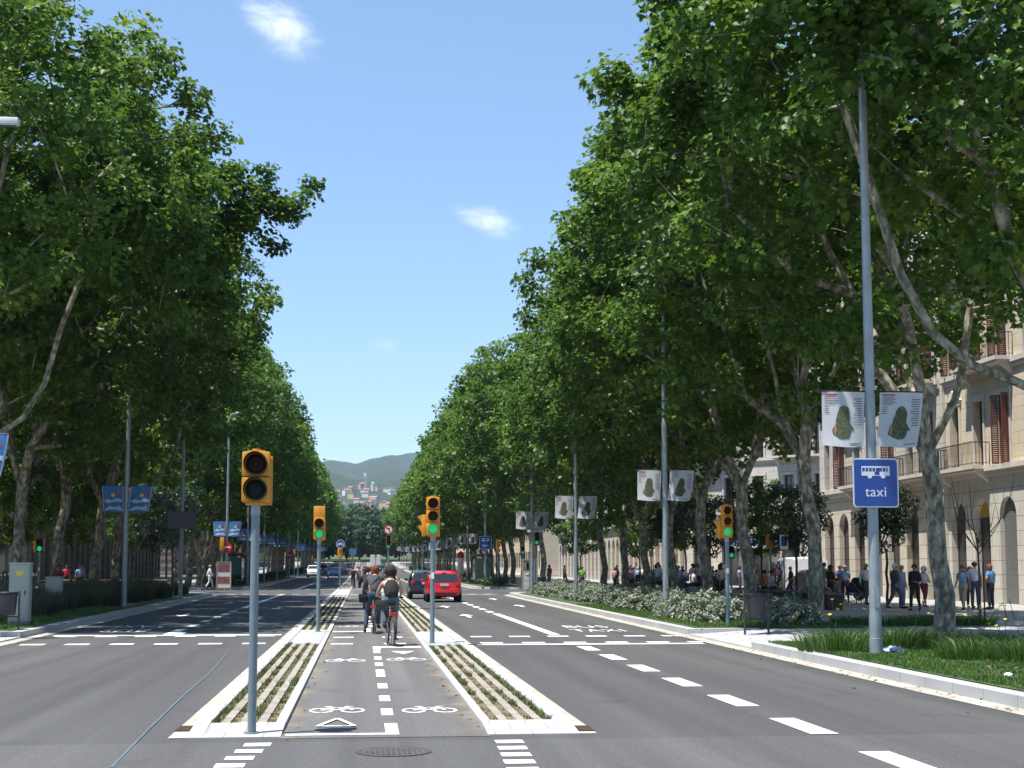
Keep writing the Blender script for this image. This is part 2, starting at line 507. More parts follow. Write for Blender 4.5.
# ------------------------------------------------------------------ mesh helpers
class MB:
    """collects faces, then links them as ONE mesh object"""

    def __init__(s):
        s.v, s.f, s.m = [], [], []

    def add(s, verts, faces, mi=0):
        o = len(s.v)
        s.v.extend([tuple(p) for p in verts])
        for f in faces:
            s.f.append([i + o for i in f])
            s.m.append(mi)

    def quad(s, a, b, c, d, mi=0):
        s.add([a, b, c, d], [(0, 1, 2, 3)], mi)

    def box(s, x0, x1, y0, y1, z0, z1, mi=0):
        v = [(x0, y0, z0), (x1, y0, z0), (x1, y1, z0), (x0, y1, z0), (x0, y0, z1), (x1, y0, z1), (x1, y1, z1), (x0, y1, z1)]
        s.add(v, [(3, 2, 1, 0), (4, 5, 6, 7), (0, 1, 5, 4), (1, 2, 6, 5), (2, 3, 7, 6), (3, 0, 4, 7)], mi)

    def bbox(s, x0, x1, y0, y1, z0, z1, b=0.02, mi=0):
        """box with bevelled edges"""
        bm = bmesh.new()
        bmesh.ops.create_cube(bm, size=1)
        for v in bm.verts:
            v.co = Vector(((x0 + x1) / 2 + v.co.x * (x1 - x0), (y0 + y1) / 2 + v.co.y * (y1 - y0), (z0 + z1) / 2 + v.co.z * (z1 - z0)))
        bmesh.ops.bevel(bm, geom=bm.edges[:], offset=b, segments=2, affect='EDGES', profile=0.6)
        bm.verts.index_update()
        s.add([v.co[:] for v in bm.verts], [[v.index for v in f.verts] for f in bm.faces], mi)
        bm.free()

    def tube(s, pts, rad, n=8, mi=0, caps=True):
        pts = [Vector(p) for p in pts]
        if not hasattr(rad, '__len__'):
            rad = [rad] * len(pts)
        t0 = (pts[1] - pts[0]).normalized()
        ref = Vector((0, 0, 1)) if abs(t0.z) < 0.9 else Vector((1, 0, 0))
        nrm = t0.cross(ref).normalized()
        vs, k = [], len(pts)
        for i, p in enumerate(pts):
            t = (pts[min(i + 1, k - 1)] - pts[max(i - 1, 0)]).normalized()
            nrm = (nrm - t * nrm.dot(t)).normalized()
            bi = t.cross(nrm)
            for j in range(n):
                a = 2 * PI * j / n
                vs.append(p + (nrm * math.cos(a) + bi * math.sin(a)) * rad[i])
        fs = []
        for i in range(k - 1):
            for j in range(n):
                a, b = i * n + j, i * n + (j + 1) % n
                fs.append((a, b, b + n, a + n))
        if caps:
            fs.append(tuple(range(n - 1, -1, -1)))
            fs.append(tuple((k - 1) * n + j for j in range(n)))
        s.add(vs, fs, mi)

    def lathe(s, prof, n=20, axis='Z', org=(0, 0, 0), mi=0):
        """prof: (radius, height) pairs"""
        vs, k = [], len(prof)
        for r, h in prof:
            for j in range(n):
                a = 2 * PI * j / n
                c, d = r * math.cos(a), r * math.sin(a)
                p = (c, d, h) if axis == 'Z' else ((c, h, d) if axis == 'Y' else (h, c, d))
                vs.append((p[0] + org[0], p[1] + org[1], p[2] + org[2]))
        fs = []
        for i in range(k - 1):
            for j in range(n):
                a, b = i * n + j, i * n + (j + 1) % n
                fs.append((a, b, b + n, a + n))
        if prof[0][0] > 1e-6:
            fs.append(tuple(range(n - 1, -1, -1)))
        if prof[-1][0] > 1e-6:
            fs.append(tuple((k - 1) * n + j for j in range(n)))
        s.add(vs, fs, mi)

    def prism(s, poly, a0, a1, axis='Y', mi=0):
        """polygon (2-D points) extruded from a0 to a1 along an axis; the other two axes in order"""
        n = len(poly)

        def p3(p, a):
            return (p[0], a, p[1]) if axis == 'Y' else ((a, p[0], p[1]) if axis == 'X' else (p[0], p[1], a))
        vs = [p3(p, a0) for p in poly] + [p3(p, a1) for p in poly]
        fs = [tuple(range(n)), tuple(range(2 * n - 1, n - 1, -1))]
        fs += [((i + 1) % n, i, i + n, (i + 1) % n + n) for i in range(n)]
        s.add(vs, fs, mi)

    def ball(s, c, r, nu=12, nv=8, sx=1, sy=1, sz=1, mi=0):
        vs = [(c[0], c[1], c[2] - r * sz)]
        for i in range(1, nv):
            t = PI * i / nv - PI / 2
            for j in range(nu):
                a = 2 * PI * j / nu
                vs.append((c[0] + r * sx * math.cos(t) * math.cos(a), c[1] + r * sy * math.cos(t) * math.sin(a), c[2] + r * sz * math.sin(t)))
        vs.append((c[0], c[1], c[2] + r * sz))
        fs = [(0, 1 + (j + 1) % nu, 1 + j) for j in range(nu)]
        for i in range(nv - 2):
            for j in range(nu):
                a, b = 1 + i * nu + j, 1 + i * nu + (j + 1) % nu
                fs.append((a, b, b + nu, a + nu))
        o, top = 1 + (nv - 2) * nu, len(vs) - 1
        fs += [(o + j, o + (j + 1) % nu, top) for j in range(nu)]
        s.add(vs, fs, mi)

    def mesh(s, name, mats, smooth=False):
        me = bpy.data.meshes.new(name)
        me.from_pydata(s.v, [], s.f)
        if not isinstance(mats, (list, tuple)):
            mats = [mats]
        for m in mats:
            me.materials.append(m)
        if len(mats) > 1:
            me.polygons.foreach_set('material_index', s.m)
        bm = bmesh.new()
        bm.from_mesh(me)
        bmesh.ops.recalc_face_normals(bm, faces=bm.faces[:])
        bm.to_mesh(me)
        bm.free()
        if smooth:
            me.polygons.foreach_set('use_smooth', [True] * len(me.polygons))
            me.set_sharp_from_angle(angle=R(40))
        me.update()
        return me

    def build(s, name, mats, parent=None, smooth=False, loc=None, rz=0.0):
        return link(name, s.mesh(name, mats, smooth), parent, loc, rz)


def link(name, me, parent=None, loc=None, rz=0.0):
    o = bpy.data.objects.new(name, me)
    C.objects.link(o)
    if parent is not None:
        o.parent = parent
    if loc is not None:
        o.location = loc
    if rz:
        o.rotation_euler = (0, 0, rz)
    return o


def fast_mesh(name, verts, loops, starts, totals, mats, tint=None, smooth=False):
    """mesh straight from numpy arrays"""
    me = bpy.data.meshes.new(name)
    me.vertices.add(len(verts))
    me.vertices.foreach_set('co', np.asarray(verts, np.float32).ravel())
    me.loops.add(len(loops))
    me.loops.foreach_set('vertex_index', np.asarray(loops, np.int32))
    me.polygons.add(len(starts))
    me.polygons.foreach_set('loop_start', np.asarray(starts, np.int32))
    me.polygons.foreach_set('loop_total', np.asarray(totals, np.int32))
    if smooth:
        me.polygons.foreach_set('use_smooth', [True] * len(starts))
    for m in (mats if isinstance(mats, (list, tuple)) else [mats]):
        me.materials.append(m)
    if tint is not None:
        a = me.attributes.new('tint', 'FLOAT', 'POINT')
        a.data.foreach_set('value', np.asarray(tint, np.float32))
    me.update(calc_edges=True)
    return me


def thing(name, label, cat, loc=(0, 0, 0), rz=0.0, group=None, scale=None):
    o = bpy.data.objects.new(name, None)
    o.empty_display_size = 0.2
    C.objects.link(o)
    o.location = loc
    o.rotation_euler = (0, 0, rz)
    if scale:
        o.scale = (scale, scale, scale)
    return tag(o, label, cat, group)


def tag(o, label, cat, group=None):
    o['label'] = label
    o['category'] = cat
    if group:
        o['group'] = group
    return o


def struct(o):
    o['kind'] = 'structure'
    return o


def stuff(o, label=None, cat=None):
    o['kind'] = 'stuff'
    if label:
        tag(o, label, cat)
    return o


def copy_tree(o, label=None, loc=None, rz=None, group=None, parent=None, scale=None):
    c = o.copy()
    C.objects.link(c)
    if parent is not None:
        c.parent = parent
    for ch in list(o.children):
        copy_tree(ch, parent=c)
    if label:
        c['label'] = label
    if group:
        c['group'] = group
    if loc is not None:
        c.location = loc
    if rz is not None:
        c.rotation_euler = (0, 0, rz)
    if scale:
        c.scale = (scale, scale, scale)
    return c


# a scratch scene for evaluating skin modifiers and text, so that the big scene is not touched
TMP = bpy.data.scenes.new('scratch')


def baked(obj):
    TMP.collection.objects.link(obj)
    with bpy.context.temp_override(scene=TMP, view_layer=TMP.view_layers[0]):
        dg = bpy.context.evaluated_depsgraph_get()
        dg.update()
    me = bpy.data.meshes.new_from_object(obj.evaluated_get(dg), preserve_all_data_layers=False, depsgraph=dg)
    TMP.collection.objects.unlink(obj)
    bpy.data.objects.remove(obj)
    return me


def text_mesh(body, size, material, depth=0.0, spacing=1.0):
    """letters lying in the XY plane, centred"""
    cu = bpy.data.curves.new('lettering', 'FONT')
    cu.body = body
    cu.size = size
    cu.extrude = depth
    cu.align_x = 'CENTER'
    cu.align_y = 'CENTER'
    cu.space_character = spacing
    o = bpy.data.objects.new('lettering', cu)
    me = baked(o)
    me.materials.clear()
    me.materials.append(material)
    return me


def gz(y):
    """the avenue rises gently beyond the second junction"""
    return 3e-5 * max(0.0, y - 130.0) ** 2


def kx(y):
    """distance of the kerb face from the middle of the avenue's axis"""
    return 8.1 + 0.012 * min(max(0.0, y - 20.0), 75.0)


# ================================================================== THE SETTING
YS_FAR = [150, 170, 190, 210, 230, 250, 270, 290, 310, 330, 350, 380, 410, 440, 480, 520, 560, 600, 640]


def ysteps(y0, y1, fine=()):
    ys = sorted({y0, y1, *[y for y in (130, *YS_FAR) if y0 < y < y1], *[y for y in fine if y0 < y < y1]})
    return ys


def strip(name, fx0, fx1, ys, z, material, nx=1):
    """a sheet along the avenue that follows its rise; fx0/fx1 give the edges (numbers or functions of y)"""
    g0 = fx0 if callable(fx0) else (lambda y: fx0)
    g1 = fx1 if callable(fx1) else (lambda y: fx1)
    zz = z if callable(z) else (lambda x, y: z)
    vs, fs = [], []
    for y in ys:
        for i in range(nx + 1):
            x = g0(y) + (g1(y) - g0(y)) * i / nx
            vs.append((x, y, zz(x, y) + gz(y)))
    w = nx + 1
    for j in range(len(ys) - 1):
        for i in range(nx):
            a = j * w + i
            fs.append((a, a + 1, a + w + 1, a + w))
    b = MB()
    b.add(vs, fs)
    return struct(b.build(name, material))


def rail(mb, fx0, fx1, ys, z0, z1):
    """a long low bar (kerb, edging strip) along the avenue"""
    g0 = fx0 if callable(fx0) else (lambda y: fx0)
    g1 = fx1 if callable(fx1) else (lambda y: fx1)
    h1 = z1 if callable(z1) else (lambda y: z1)
    vs, fs = [], []
    for y in ys:
        g = gz(y)
        vs += [(g0(y), y, z0 + g), (g1(y), y, z0 + g), (g1(y), y, h1(y) + g), (g0(y), y, h1(y) + g)]
    for j in range(len(ys) - 1):
        a = 4 * j
        for k in range(4):
            fs.append((a + k, a + (k + 1) % 4, a + 4 + (k + 1) % 4, a + 4 + k))
    n = 4 * (len(ys) - 1)
    fs += [(3, 2, 1, 0), (n, n + 1, n + 2, n + 3)]
    mb.add(vs, fs)


strip('ground', -420, 420, ysteps(-60, 700), -0.04, M_PAVE, 6)
strip('road', lambda y: -kx(y) - 6, lambda y: kx(y) + 6, ysteps(-60, 640, (20, 95)), 0.0, M_ROAD)
strip('bike_lane', -0.83, 1.33, ysteps(15.2, 640), 0.005, M_BIKE)
strip('junction_surface', -30, 30, [-30, 14.9], 0.004, M_CROSS)
for sgn in (-1, 1):
    for y0, y1 in ((93.2, 111.4), (205.8, 223.4), (316.6, 335.4)):
        strip('cross_street', sgn * (kx(y0) + 5.9), sgn * 160, [y0, y1], 0.004, M_ROAD)

# blocks between the cross streets: pavement platform, kerb and gutter with rounded corners
CR = 4.5
BLOCKS = ((-30, 30.4, False, False), (36.8, 93, False, True), (111.6, 205.6, True, True), (223.6, 316.4, True, True), (335.6, 640, True, False))


def edge_fn(y0, y1, r0, r1):
    def f(y):
        d = 0.0
        for on, dist in ((r0, y - y0), (r1, y1 - y)):
            if on and dist < CR:
                q = CR - max(0.0, dist)
                d = max(d, CR - math.sqrt(max(0.0, CR * CR - q * q)))
        return kx(y) + d
    return f


def block_ys(y0, y1, r0, r1):
    fine = [20, 95]
    for k in (0.05, 0.2, 0.5, 0.9, 1.5, 2.2, 3.2, 4.5):
        if r0:
            fine.append(y0 + k)
        if r1:
            fine.append(y1 - k)
    return ysteps(y0, y1, fine)


def ramp_h(y):
    return 0.15


for sgn in (-1, 1):
    for bi, (y0, y1, r0, r1) in enumerate(BLOCKS):
        f = edge_fn(y0, y1, r0, r1)
        ys = block_ys(y0, y1, r0, r1)
        strip('pavement', (lambda y, f=f, s=sgn: s * (f(y) + 0.2)), sgn * 75, ys, 0.15, M_PAVE)
        kb = MB()
        rail(kb, (lambda y, f=f, s=sgn: s * f(y)), (lambda y, f=f, s=sgn: s * (f(y) + 0.30)), ys, -0.02, 0.158)
        if r0:
            kb.box(min(sgn * (kx(y0) + CR), sgn * 75), max(sgn * (kx(y0) + CR), sgn * 75), y0 - 0.02, y0 + 0.28, gz(y0) - 0.02, gz(y0) + 0.157)
        if r1:
            kb.box(min(sgn * (kx(y1) + CR), sgn * 75), max(sgn * (kx(y1) + CR), sgn * 75), y1 - 0.28, y1 + 0.02, gz(y1) - 0.02, gz(y1) + 0.157)
        struct(kb.build('kerb', M_KERB))
        strip('gutter', (lambda y, f=f, s=sgn: s * (f(y) - 0.34)), (lambda y, f=f, s=sgn: s * (f(y) + 0.1)), ys, 0.006, M_GUT)
    # dropped landing of the pedestrian crossing
    strip('crossing_landing', (lambda y, s=sgn: s * (kx(y) + 0.28)), sgn * 10.4, [30.4, 36.8],
          (lambda x, y: 0.035 + 0.125 * min(1, max(0, (abs(x) - 8.6) / 1.8))), M_SLAB, 4)
    strip('crossing_landing', sgn * 10.4, sgn * 75, [30.4, 36.8], 0.16, M_SLAB)
    kb = MB()
    rail(kb, (lambda y, s=sgn: s * kx(y)), (lambda y, s=sgn: s * (kx(y) + 0.29)), [30.4, 36.8], -0.02, 0.04)
    for ya, yb in ((30.1, 30.4), (36.8, 37.1)):      # kerb returns beside the ramp
        x0, x1 = sorted((sgn * (kx(ya) + 0.302), sgn * 10.2))
        kb.box(x0, x1, ya, yb, -0.02, 0.166)
    struct(kb.build('kerb', M_KERB))
    strip('gutter', (lambda y, s=sgn: s * (kx(y) - 0.34)), (lambda y, s=sgn: s * (kx(y) + 0.02)), [30.4, 36.8], 0.006, M_GUT)

# lawns
TURF = [(1, -10, 30.1, lambda y: 17.0), (1, 37.1, 90, lambda y: 13.2), (-1, 37.1, 88, lambda y: 13.8), (-1, -10, 30.1, lambda y: 15.0),
        (1, 114, 203, lambda y: 12.8), (-1, 114, 203, lambda y: 12.8), (1, 226, 314, lambda y: 12.8), (-1, 226, 314, lambda y: 12.8)]
for sgn, y0, y1, fo in TURF:
    strip('lawn', (lambda y, s=sgn: s * (kx(y) + 0.3 + (0.9 if y > 86 and y < 92 else 0))), (lambda y, s=sgn, fo=fo: s * fo(y)),
          ysteps(y0, y1, (20, 60, 86)), 0.172, M_TURF)
# pale path between the two strips of lawn at the right
strip('path', 12.6, 13.3, [-5, 30.05], 0.178, M_SLAB)

strip('far_lawn', -120, 120, ysteps(446, 640), 0.19, M_TURF, 2)
# central reservation strips on both sides of the bicycle lane
M_LADDER = stone('seeded_paver_row', (0.32, 0.25, 0.145), (0.26, 0.20, 0.115), (0.10, 0.085, 0.04), 0.4, 0.17, 0.035, 'XY', 0.8, 0.5)
ROWS = {-1: ((16.25, 32.5), (39.6, 82), (112.5, 205), (224, 316), (336, 470)), 1: ((16.25, 31.6), (38.2, 82), (112.5, 205), (224, 316), (336, 470))}
for sgn, xg, xk, xr, xi, xe in ((-1, 1.96, 1.78, 1.62, 0.93, 0.82), (1, 2.47, 2.29, 2.11, 1.43, 1.32)):
    s = sgn
    ys = ysteps(15.3, 470, (15.8, 16.3))
    low = lambda y: 0.012 + 0.063 * min(1, max(0, (y - 15.3) / 1.0))
    strip('median_gutter', s * xg, s * xk, ys, 0.008, M_GUT)
    kb = MB()
    rail(kb, s * xk, s * xr, ys, 0.0, low)
    rail(kb, s * xi, s * xe, ysteps(16.25, 470), 0.0, 0.05)
    struct(kb.build('median_kerb', M_KERB if s < 0 else M_KERB))
    cs = MB()
    w = (xr - xi) / 7.0
    for (y0, y1) in ROWS[s]:
        for k in range(3):
            rail(cs, s * (xi + w * (2 * k + 1)), s * (xi + w * (2 * k + 2)), ysteps(y0, y1), 0.0, 0.055)
        strip('planting_row', s * xi, s * xr, ysteps(y0, y1), 0.035, M_LADDER)
    struct(cs.build('concrete_edging', M_CONC))
    prev = 15.3
    for (y0, y1) in ROWS[s]:
        mb_ = MB()
        rail(mb_, s * (xr - 0.001), s * (xi if prev > 16 else xe), ysteps(prev, y0, (15.8, 16.2)), -0.01, (lambda y: 0.8 * low(y) + 0.002))
        struct(mb_.build('median_slab', M_SLAB))
        prev = y1

# ------------------------------------------------------------------ painted markings
ZP = 0.009


def marks(name, rects, z=ZP, material=None):
    b = MB()
    for x0, x1, y0, y1 in rects:
        zz0, zz1 = z + gz(y0), z + gz(y1)
        b.quad((x0, y0, zz0), (x1, y0, zz0), (x1, y1, zz1), (x0, y1, zz1))
    return struct(b.build(name, material or M_PAINT))


lane = []
for k in range(8):                       # bus-lane dashes up to the stop line
    yc = 28.0 + 3.05 - 3.05 * k
    lane.append((4.68, 4.98, yc - 0.8, yc + 0.8))
lane.append((4.80, 5.06, 37.2, 54.0))
lane += [(4.78, 5.04, y, y + 1.7) for y in np.arange(55.5, 90, 3.4)]
lane.append((4.80, 5.06, 113, 140))
lane += [(4.8, 5.06, y, y + 4) for y in np.arange(144, 460, 9)]
lane += [(-5.12, -4.86, y, y + 1.7) for y in np.arange(40, 60, 3.4)]
lane.append((-5.12, -4.86, 62, 84))
lane += [(-5.12, -4.86, y, y + 1.9) for y in np.arange(85, 92, 3.4)]
lane.append((-5.12, -4.86, 113, 150))
lane += [(-5.12, -4.86, y, y + 4) for y in np.arange(154, 460, 9)]
marks('lane_markings', lane)
cross = [(2.55, 7.75, 32.55, 32.95), (-7.75, -2.05, 37.75, 38.2)]
cross += [(x, x + 0.52, 36.2, 36.7) for x in np.arange(2.7, 7.7, 0.97)]
cross += [(x, x + 0.52, 33.25, 33.7) for x in np.arange(2.7, 7.7, 0.97)]
cross += [(x, x + 0.52, 33.5, 34.0) for x in np.arange(-7.6, -2.2, 0.98)]
cross += [(x, x + 0.52, 37.2, 37.6) for x in np.arange(-7.6, -2.2, 0.98)]
cross += [(-5.1, -4.6, 38.2, 39.6)]
for y in (92.5, 111.8):
    cross += [(x, x + 0.5, y, y + 0.5) for x in np.arange(2.7, 8.4, 1.0)]
    cross += [(x, x + 0.5, y, y + 0.5) for x in np.arange(-8.4, -2.2, 1.0)]
cross += [(2.6, 8.3, 90.8, 91.2), (-8.3, -2.1, 113.2, 113.6)]
marks('crossing_markings', cross)
guide = []
for k in range(14):                      # short bars that carry the bicycle lane over the junction
    y = 14.55 - 0.5 * k
    guide.append((-1.14 - 0.045 * k, -0.88 - 0.045 * k, y, y + 0.26))
    guide.append((1.34 - 0.02 * k, 1.62 - 0.02 * k, y, y + 0.26))
marks('junction_guide_markings', guide)
bike = [(-0.78, 0.26, 15.42, 15.56), (0.26, 0.40, 15.42, 16.5)]
for y0, y1 in ((17.4, 18.2), (19.2, 20), (21.2, 22.1), (23.4, 25), (26.0, 26.8), (27.7, 28.6), (29.8, 30.6)):
    bike.append((0.24, 0.38, y0, y1))
bike += [(0.24, 1.28, 31.7, 32.2), (0.24, 0.40, 30.9, 31.7), (-0.78, 0.24, 39.4, 39.9), (0.1, 0.24, 39.9, 41.5)]
bike += [(x, x + 0.5, 33.2, 33.6) for x in (-0.7, 0.5)] + [(x, x + 0.5, 36.2, 36.6) for x in (-0.7, 0.5)]
bike += [(0.2, 0.32, y, y + 1.0) for y in np.arange(42.5, 54, 2.0)]
bike.append((0.2, 0.32, 55, 82))
bike += [(0.2, 0.32, y, y + 1.0) for y in np.arange(84, 112, 2.2)]
bike.append((0.2, 0.32, 114, 200))
bike += [(-0.78, 1.28, 91.5, 92.0), (-0.78, 1.28, 111.7, 112.2)]
marks('bike_lane_markings', bike)
# pale blue chalk curve at the left
ch = MB()
pts = [(-2.68, 29.56), (-2.47, 24.17), (-2.41, 20.79), (-2.34, 18.24), (-2.28, 16.36), (-2.2, 14.14), (-2.16, 13.18)]
for i in range(len(pts) - 1):
    (xa, ya), (xb, yb) = pts[i], pts[i + 1]
    ch.quad((xa - 0.011, ya, ZP), (xa + 0.011, ya, ZP), (xb + 0.013, yb, ZP), (xb - 0.013, yb, ZP))
struct(ch.build('chalk_line_marking', M_CHALK))


def flat_poly(mb, pts, z=ZP):
    mb.add([(x, y, z) for x, y in pts], [tuple(range(len(pts)))])


def flat_line(mb, a, b, w, z=ZP):
    d = Vector((b[0] - a[0], b[1] - a[1])).normalized()
    n = Vector((-d.y, d.x)) * w / 2
    mb.quad((a[0] - n.x, a[1] - n.y, z), (b[0] - n.x, b[1] - n.y, z), (b[0] + n.x, b[1] + n.y, z), (a[0] + n.x, a[1] + n.y, z))


def bike_symbol(cx, cy, sc=1.0):
    b = MB()
    L = lambda x, y: (cx + x * sc, cy + y * sc * 1.9)
    for wx in (-0.19, 0.19):
        for k in range(18):
            a0, a1 = 2 * PI * k / 18, 2 * PI * (k + 1) / 18
            p = [L(wx + r * math.cos(a), -0.06 + r * math.sin(a)) for r, a in ((0.115, a0), (0.15, a0), (0.15, a1), (0.115, a1))]
            flat_poly(b, p)
    z = ZP + 0.0015
    for k, (p, q) in enumerate((((-0.19, -0.06), (-0.10, 0.11)), ((-0.10, 0.11), (0.11, 0.11)), ((0.11, 0.11), (-0.02, -0.06)), ((-0.02, -0.06), (-0.19, -0.06)),
                                ((-0.02, -0.06), (-0.12, 0.16)), ((0.19, -0.06), (0.10, 0.17)), ((0.10, 0.17), (0.19, 0.17)), ((-0.17, 0.165), (-0.06, 0.165)))):
        flat_line(b, L(*p), L(*q), 0.032 * sc * 1.3, z + 0.0006 * k)
    return struct(b.build('bike_symbol_marking', M_PAINT))


for cx, cy, sc in ((-0.29, 18.15, 1.0), (0.83, 18.05, 1.0), (-0.3, 27.6, 1.1), (0.84, 27.8, 1.1), (-0.3, 43, 1.1), (0.8, 60, 1.1)):
    bike_symbol(cx, cy, sc)
tri = MB()
for (p, q) in (((-0.47, 16.2), (-0.07, 16.2)), ((-0.07, 16.2), (-0.27, 17.0)), ((-0.27, 17.0), (-0.47, 16.2))):
    flat_line(tri, p, q, 0.05, ZP + 0.0007 * (p[0] + q[1]))
struct(tri.build('give_way_marking', M_PAINT))
tri = MB()
flat_poly(tri, [(0.6, 30.4), (0.84, 29.4), (1.08, 30.4)][::-1])
struct(tri.build('give_way_marking', M_PAINT))


def arrow(cx, cy, s=1.0, flip=1):
    b = MB()
    P = [(-0.08, -2.0), (0.08, -2.0), (0.08, 0.3), (0.32, 0.3), (0.0, 2.0), (-0.32, 0.3), (-0.08, 0.3)]
    flat_poly(b, [(cx + x * s, cy + y * s * flip) for x, y in P])
    struct(b.build('arrow_marking', M_PAINT))


for a in ((3.71, 51.8, 1), (3.6, 63.4, 1), (6.99, 64.7, 1), (7.0, 78, 1), (3.6, 80, 1)):
    arrow(a[0], a[1], 0.85, a[2])
for a in ((-3.5, 62, -1), (-6.4, 54, -1), (-3.5, 50, -1), (-6.4, 72, -1)):
    arrow(a[0], a[1], 0.85, a[2])
for body, x, y, rz in (('BUS', 6.45, 42.1, 0), ('TAXI', 6.45, 39.6, 0), ('TAXI', -6.4, 43.6, PI), ('BUS', -6.4, 40.9, PI)):
    me = text_mesh(body, 1.0, M_PAINT, 0, 1.1)
    o = struct(link('lane_lettering_marking', me, None, (x, y, ZP), rz))
    o.scale = ((0.72 if body == 'BUS' else 0.62), 2.0, 1)

# round cover and drain gratings
t = thing('manhole_cover', 'round cast iron cover let into the asphalt before the bicycle lane', 'manhole cover', (0.31, 14.0, 0.006))
b = MB()
b.lathe([(0.36, 0), (0.36, 0.006), (0.31, 0.007), (0.30, 0.004)], 28)
b.build('rim', mat('cast_iron', (0.075, 0.073, 0.07), 0.7, 0.3, var=0.2), t)
b = MB()
b.lathe([(0.295, 0.004), (0.0, 0.0045)], 28)
for i in range(-5, 6):
    for j in range(-5, 6):
        if (i * i + j * j) < 27:
            b.box(i * 0.05 - 0.016, i * 0.05 + 0.016, j * 0.05 - 0.016, j * 0.05 + 0.016, 0.0042, 0.008)
b.build('lid', mat('cast_iron_worn', (0.09, 0.085, 0.075), 0.75, 0.2, var=0.3), t)
for lab, x in (('rusty drain grating in the kerb of the strip with the nearest signal pole', -1.87), ('rusty drain grating at the bare end of the strip without a near pole', 2.38)):
    t = thing('drain_grating', lab, 'drain grating', (x, 16.15 if x < 0 else 15.75, 0.012))
    b = MB()
    b.box(-0.1, 0.1, -0.25, 0.25, -0.004, 0.001)
    b.build('pit', M_BLK, t)
    b = MB()
    for k in range(9):
        b.box(-0.095, 0.095, -0.24 + k * 0.056, -0.21 + k * 0.056, 0.001, 0.006)
    b.build('bars', mat('rusty_iron', (0.10, 0.06, 0.035), 0.8, 0.2, var=0.3), t)

# ------------------------------------------------------------------ far hills and the town below them
PROF = [(640, 7.8), (1000, 24), (1450, 54), (1750, 82), (2050, 104), (2300, 140), (2600, 152), (3100, 188), (4200, 290), (4700, 250), (5300, 180)]


def hill_z(x, y):
    for (ya, za), (yb, zb) in zip(PROF, PROF[1:]):
        if ya <= y <= yb:
            t = (y - ya) / (yb - ya)
            t = t * t * (3 - 2 * t) if y > 2050 else t
            z = za + (zb - za) * t
            break
    else:
        z = PROF[-1][1]
    k = max(0.0, min(1.0, (y - 2300) / 1900.0))
    z += k * (0.19 * max(0, min(x + 60, 500)) - 0.03 * max(0, min(-x - 60, 600)) + 4 * math.sin(x * 0.019 + 1) + 2.5 * math.sin(x * 0.047 + y * 0.003) + 1.5 * math.sin(x * 0.11))
    k2 = max(0.0, min(1.0, (y - 900) / 1000.0))
    z += k2 * (7 * math.sin(x * 0.021 + y * 0.004) + 5 * math.sin(x * 0.043 - y * 0.007 + 2))
    return z


hb = MB()
xs = list(range(-1500, -300, 100)) + list(range(-300, 301, 12)) + list(range(400, 1501, 100))
yh = list(range(640, 2000, 40)) + list(range(2000, 4700, 60)) + [4700, 4900, 5300]
for y in yh:
    for x in xs:
        hb.v.append((x, y, hill_z(x, y)))
nxs = len(xs)
for j in range(len(yh) - 1):
    for i in range(nxs - 1):
        a = j * nxs + i
        hb.f.append((a, a + 1, a + nxs + 1, a + nxs))
        hb.m.append(0)
M_HILL = mat('hill_forest', (0.010, 0.022, 0.010), 0.95, var2=(0.042, 0.060, 0.028), scale=0.06, bump=1.0, bscale=0.12)
struct(hb.build('hills', M_HILL, smooth=True))

HOUSE_COL = [mat('house_' + n, c, 0.8, var=0.08, scale=0.2) for n, c in (('cream', (0.60, 0.52, 0.42)), ('white', (0.70, 0.67, 0.62)), ('pink', (0.52, 0.33, 0.27)),
                                                                        ('grey', (0.40, 0.38, 0.38)), ('ochre', (0.55, 0.42, 0.24)))]
M_TILE = mat('roof_tiles', (0.30, 0.17, 0.125), 0.85, var=0.25, scale=0.5)
M_FLATROOF = mat('flat_roof', (0.45, 0.36, 0.31), 0.9, var=0.15, scale=0.3)
M_WIN = mat('far_window', (0.06, 0.065, 0.075), 0.2)
hr = random.Random(21)
for i in range(60):
    y = 1430 + 420 * (i / 60.0) + hr.uniform(-15, 15)
    x = hr.uniform(-0.036, 0.034) * y
    w, d, h = hr.uniform(5, 10), hr.uniform(5, 9), hr.uniform(4.5, 9)
    z = hill_z(x, y) - 2
    ci = hr.choice((0, 0, 1, 1, 1, 2, 3, 4))
    tile = hr.random() < 0.3
    cn = ('cream', 'white', 'pink', 'grey', 'ochre')[ci]
    t = thing('hillside_house', '%s house %s among the town below the wooded hill' % (cn, 'under a tiled roof' if tile else 'with a flat roof'), 'house', (x, y, z), hr.uniform(-0.5, 0.5), 'houses of the far town')
    b = MB()
    b.box(-w / 2, w / 2, -d / 2, d / 2, 0, h)
    b.build('wall', HOUSE_COL[ci], t)
    b = MB()
    if tile:
        b.prism([(-d / 2 - 0.4, h), (d / 2 + 0.4, h), (0, h + d * 0.22)], -w / 2 - 0.3, w / 2 + 0.3, 'X')
        b.build('roof', M_TILE, t)
    else:
        b.box(-w / 2 - 0.3, w / 2 + 0.3, -d / 2 - 0.3, d / 2 + 0.3, h, h + 0.6)
        b.build('roof', M_FLATROOF, t)
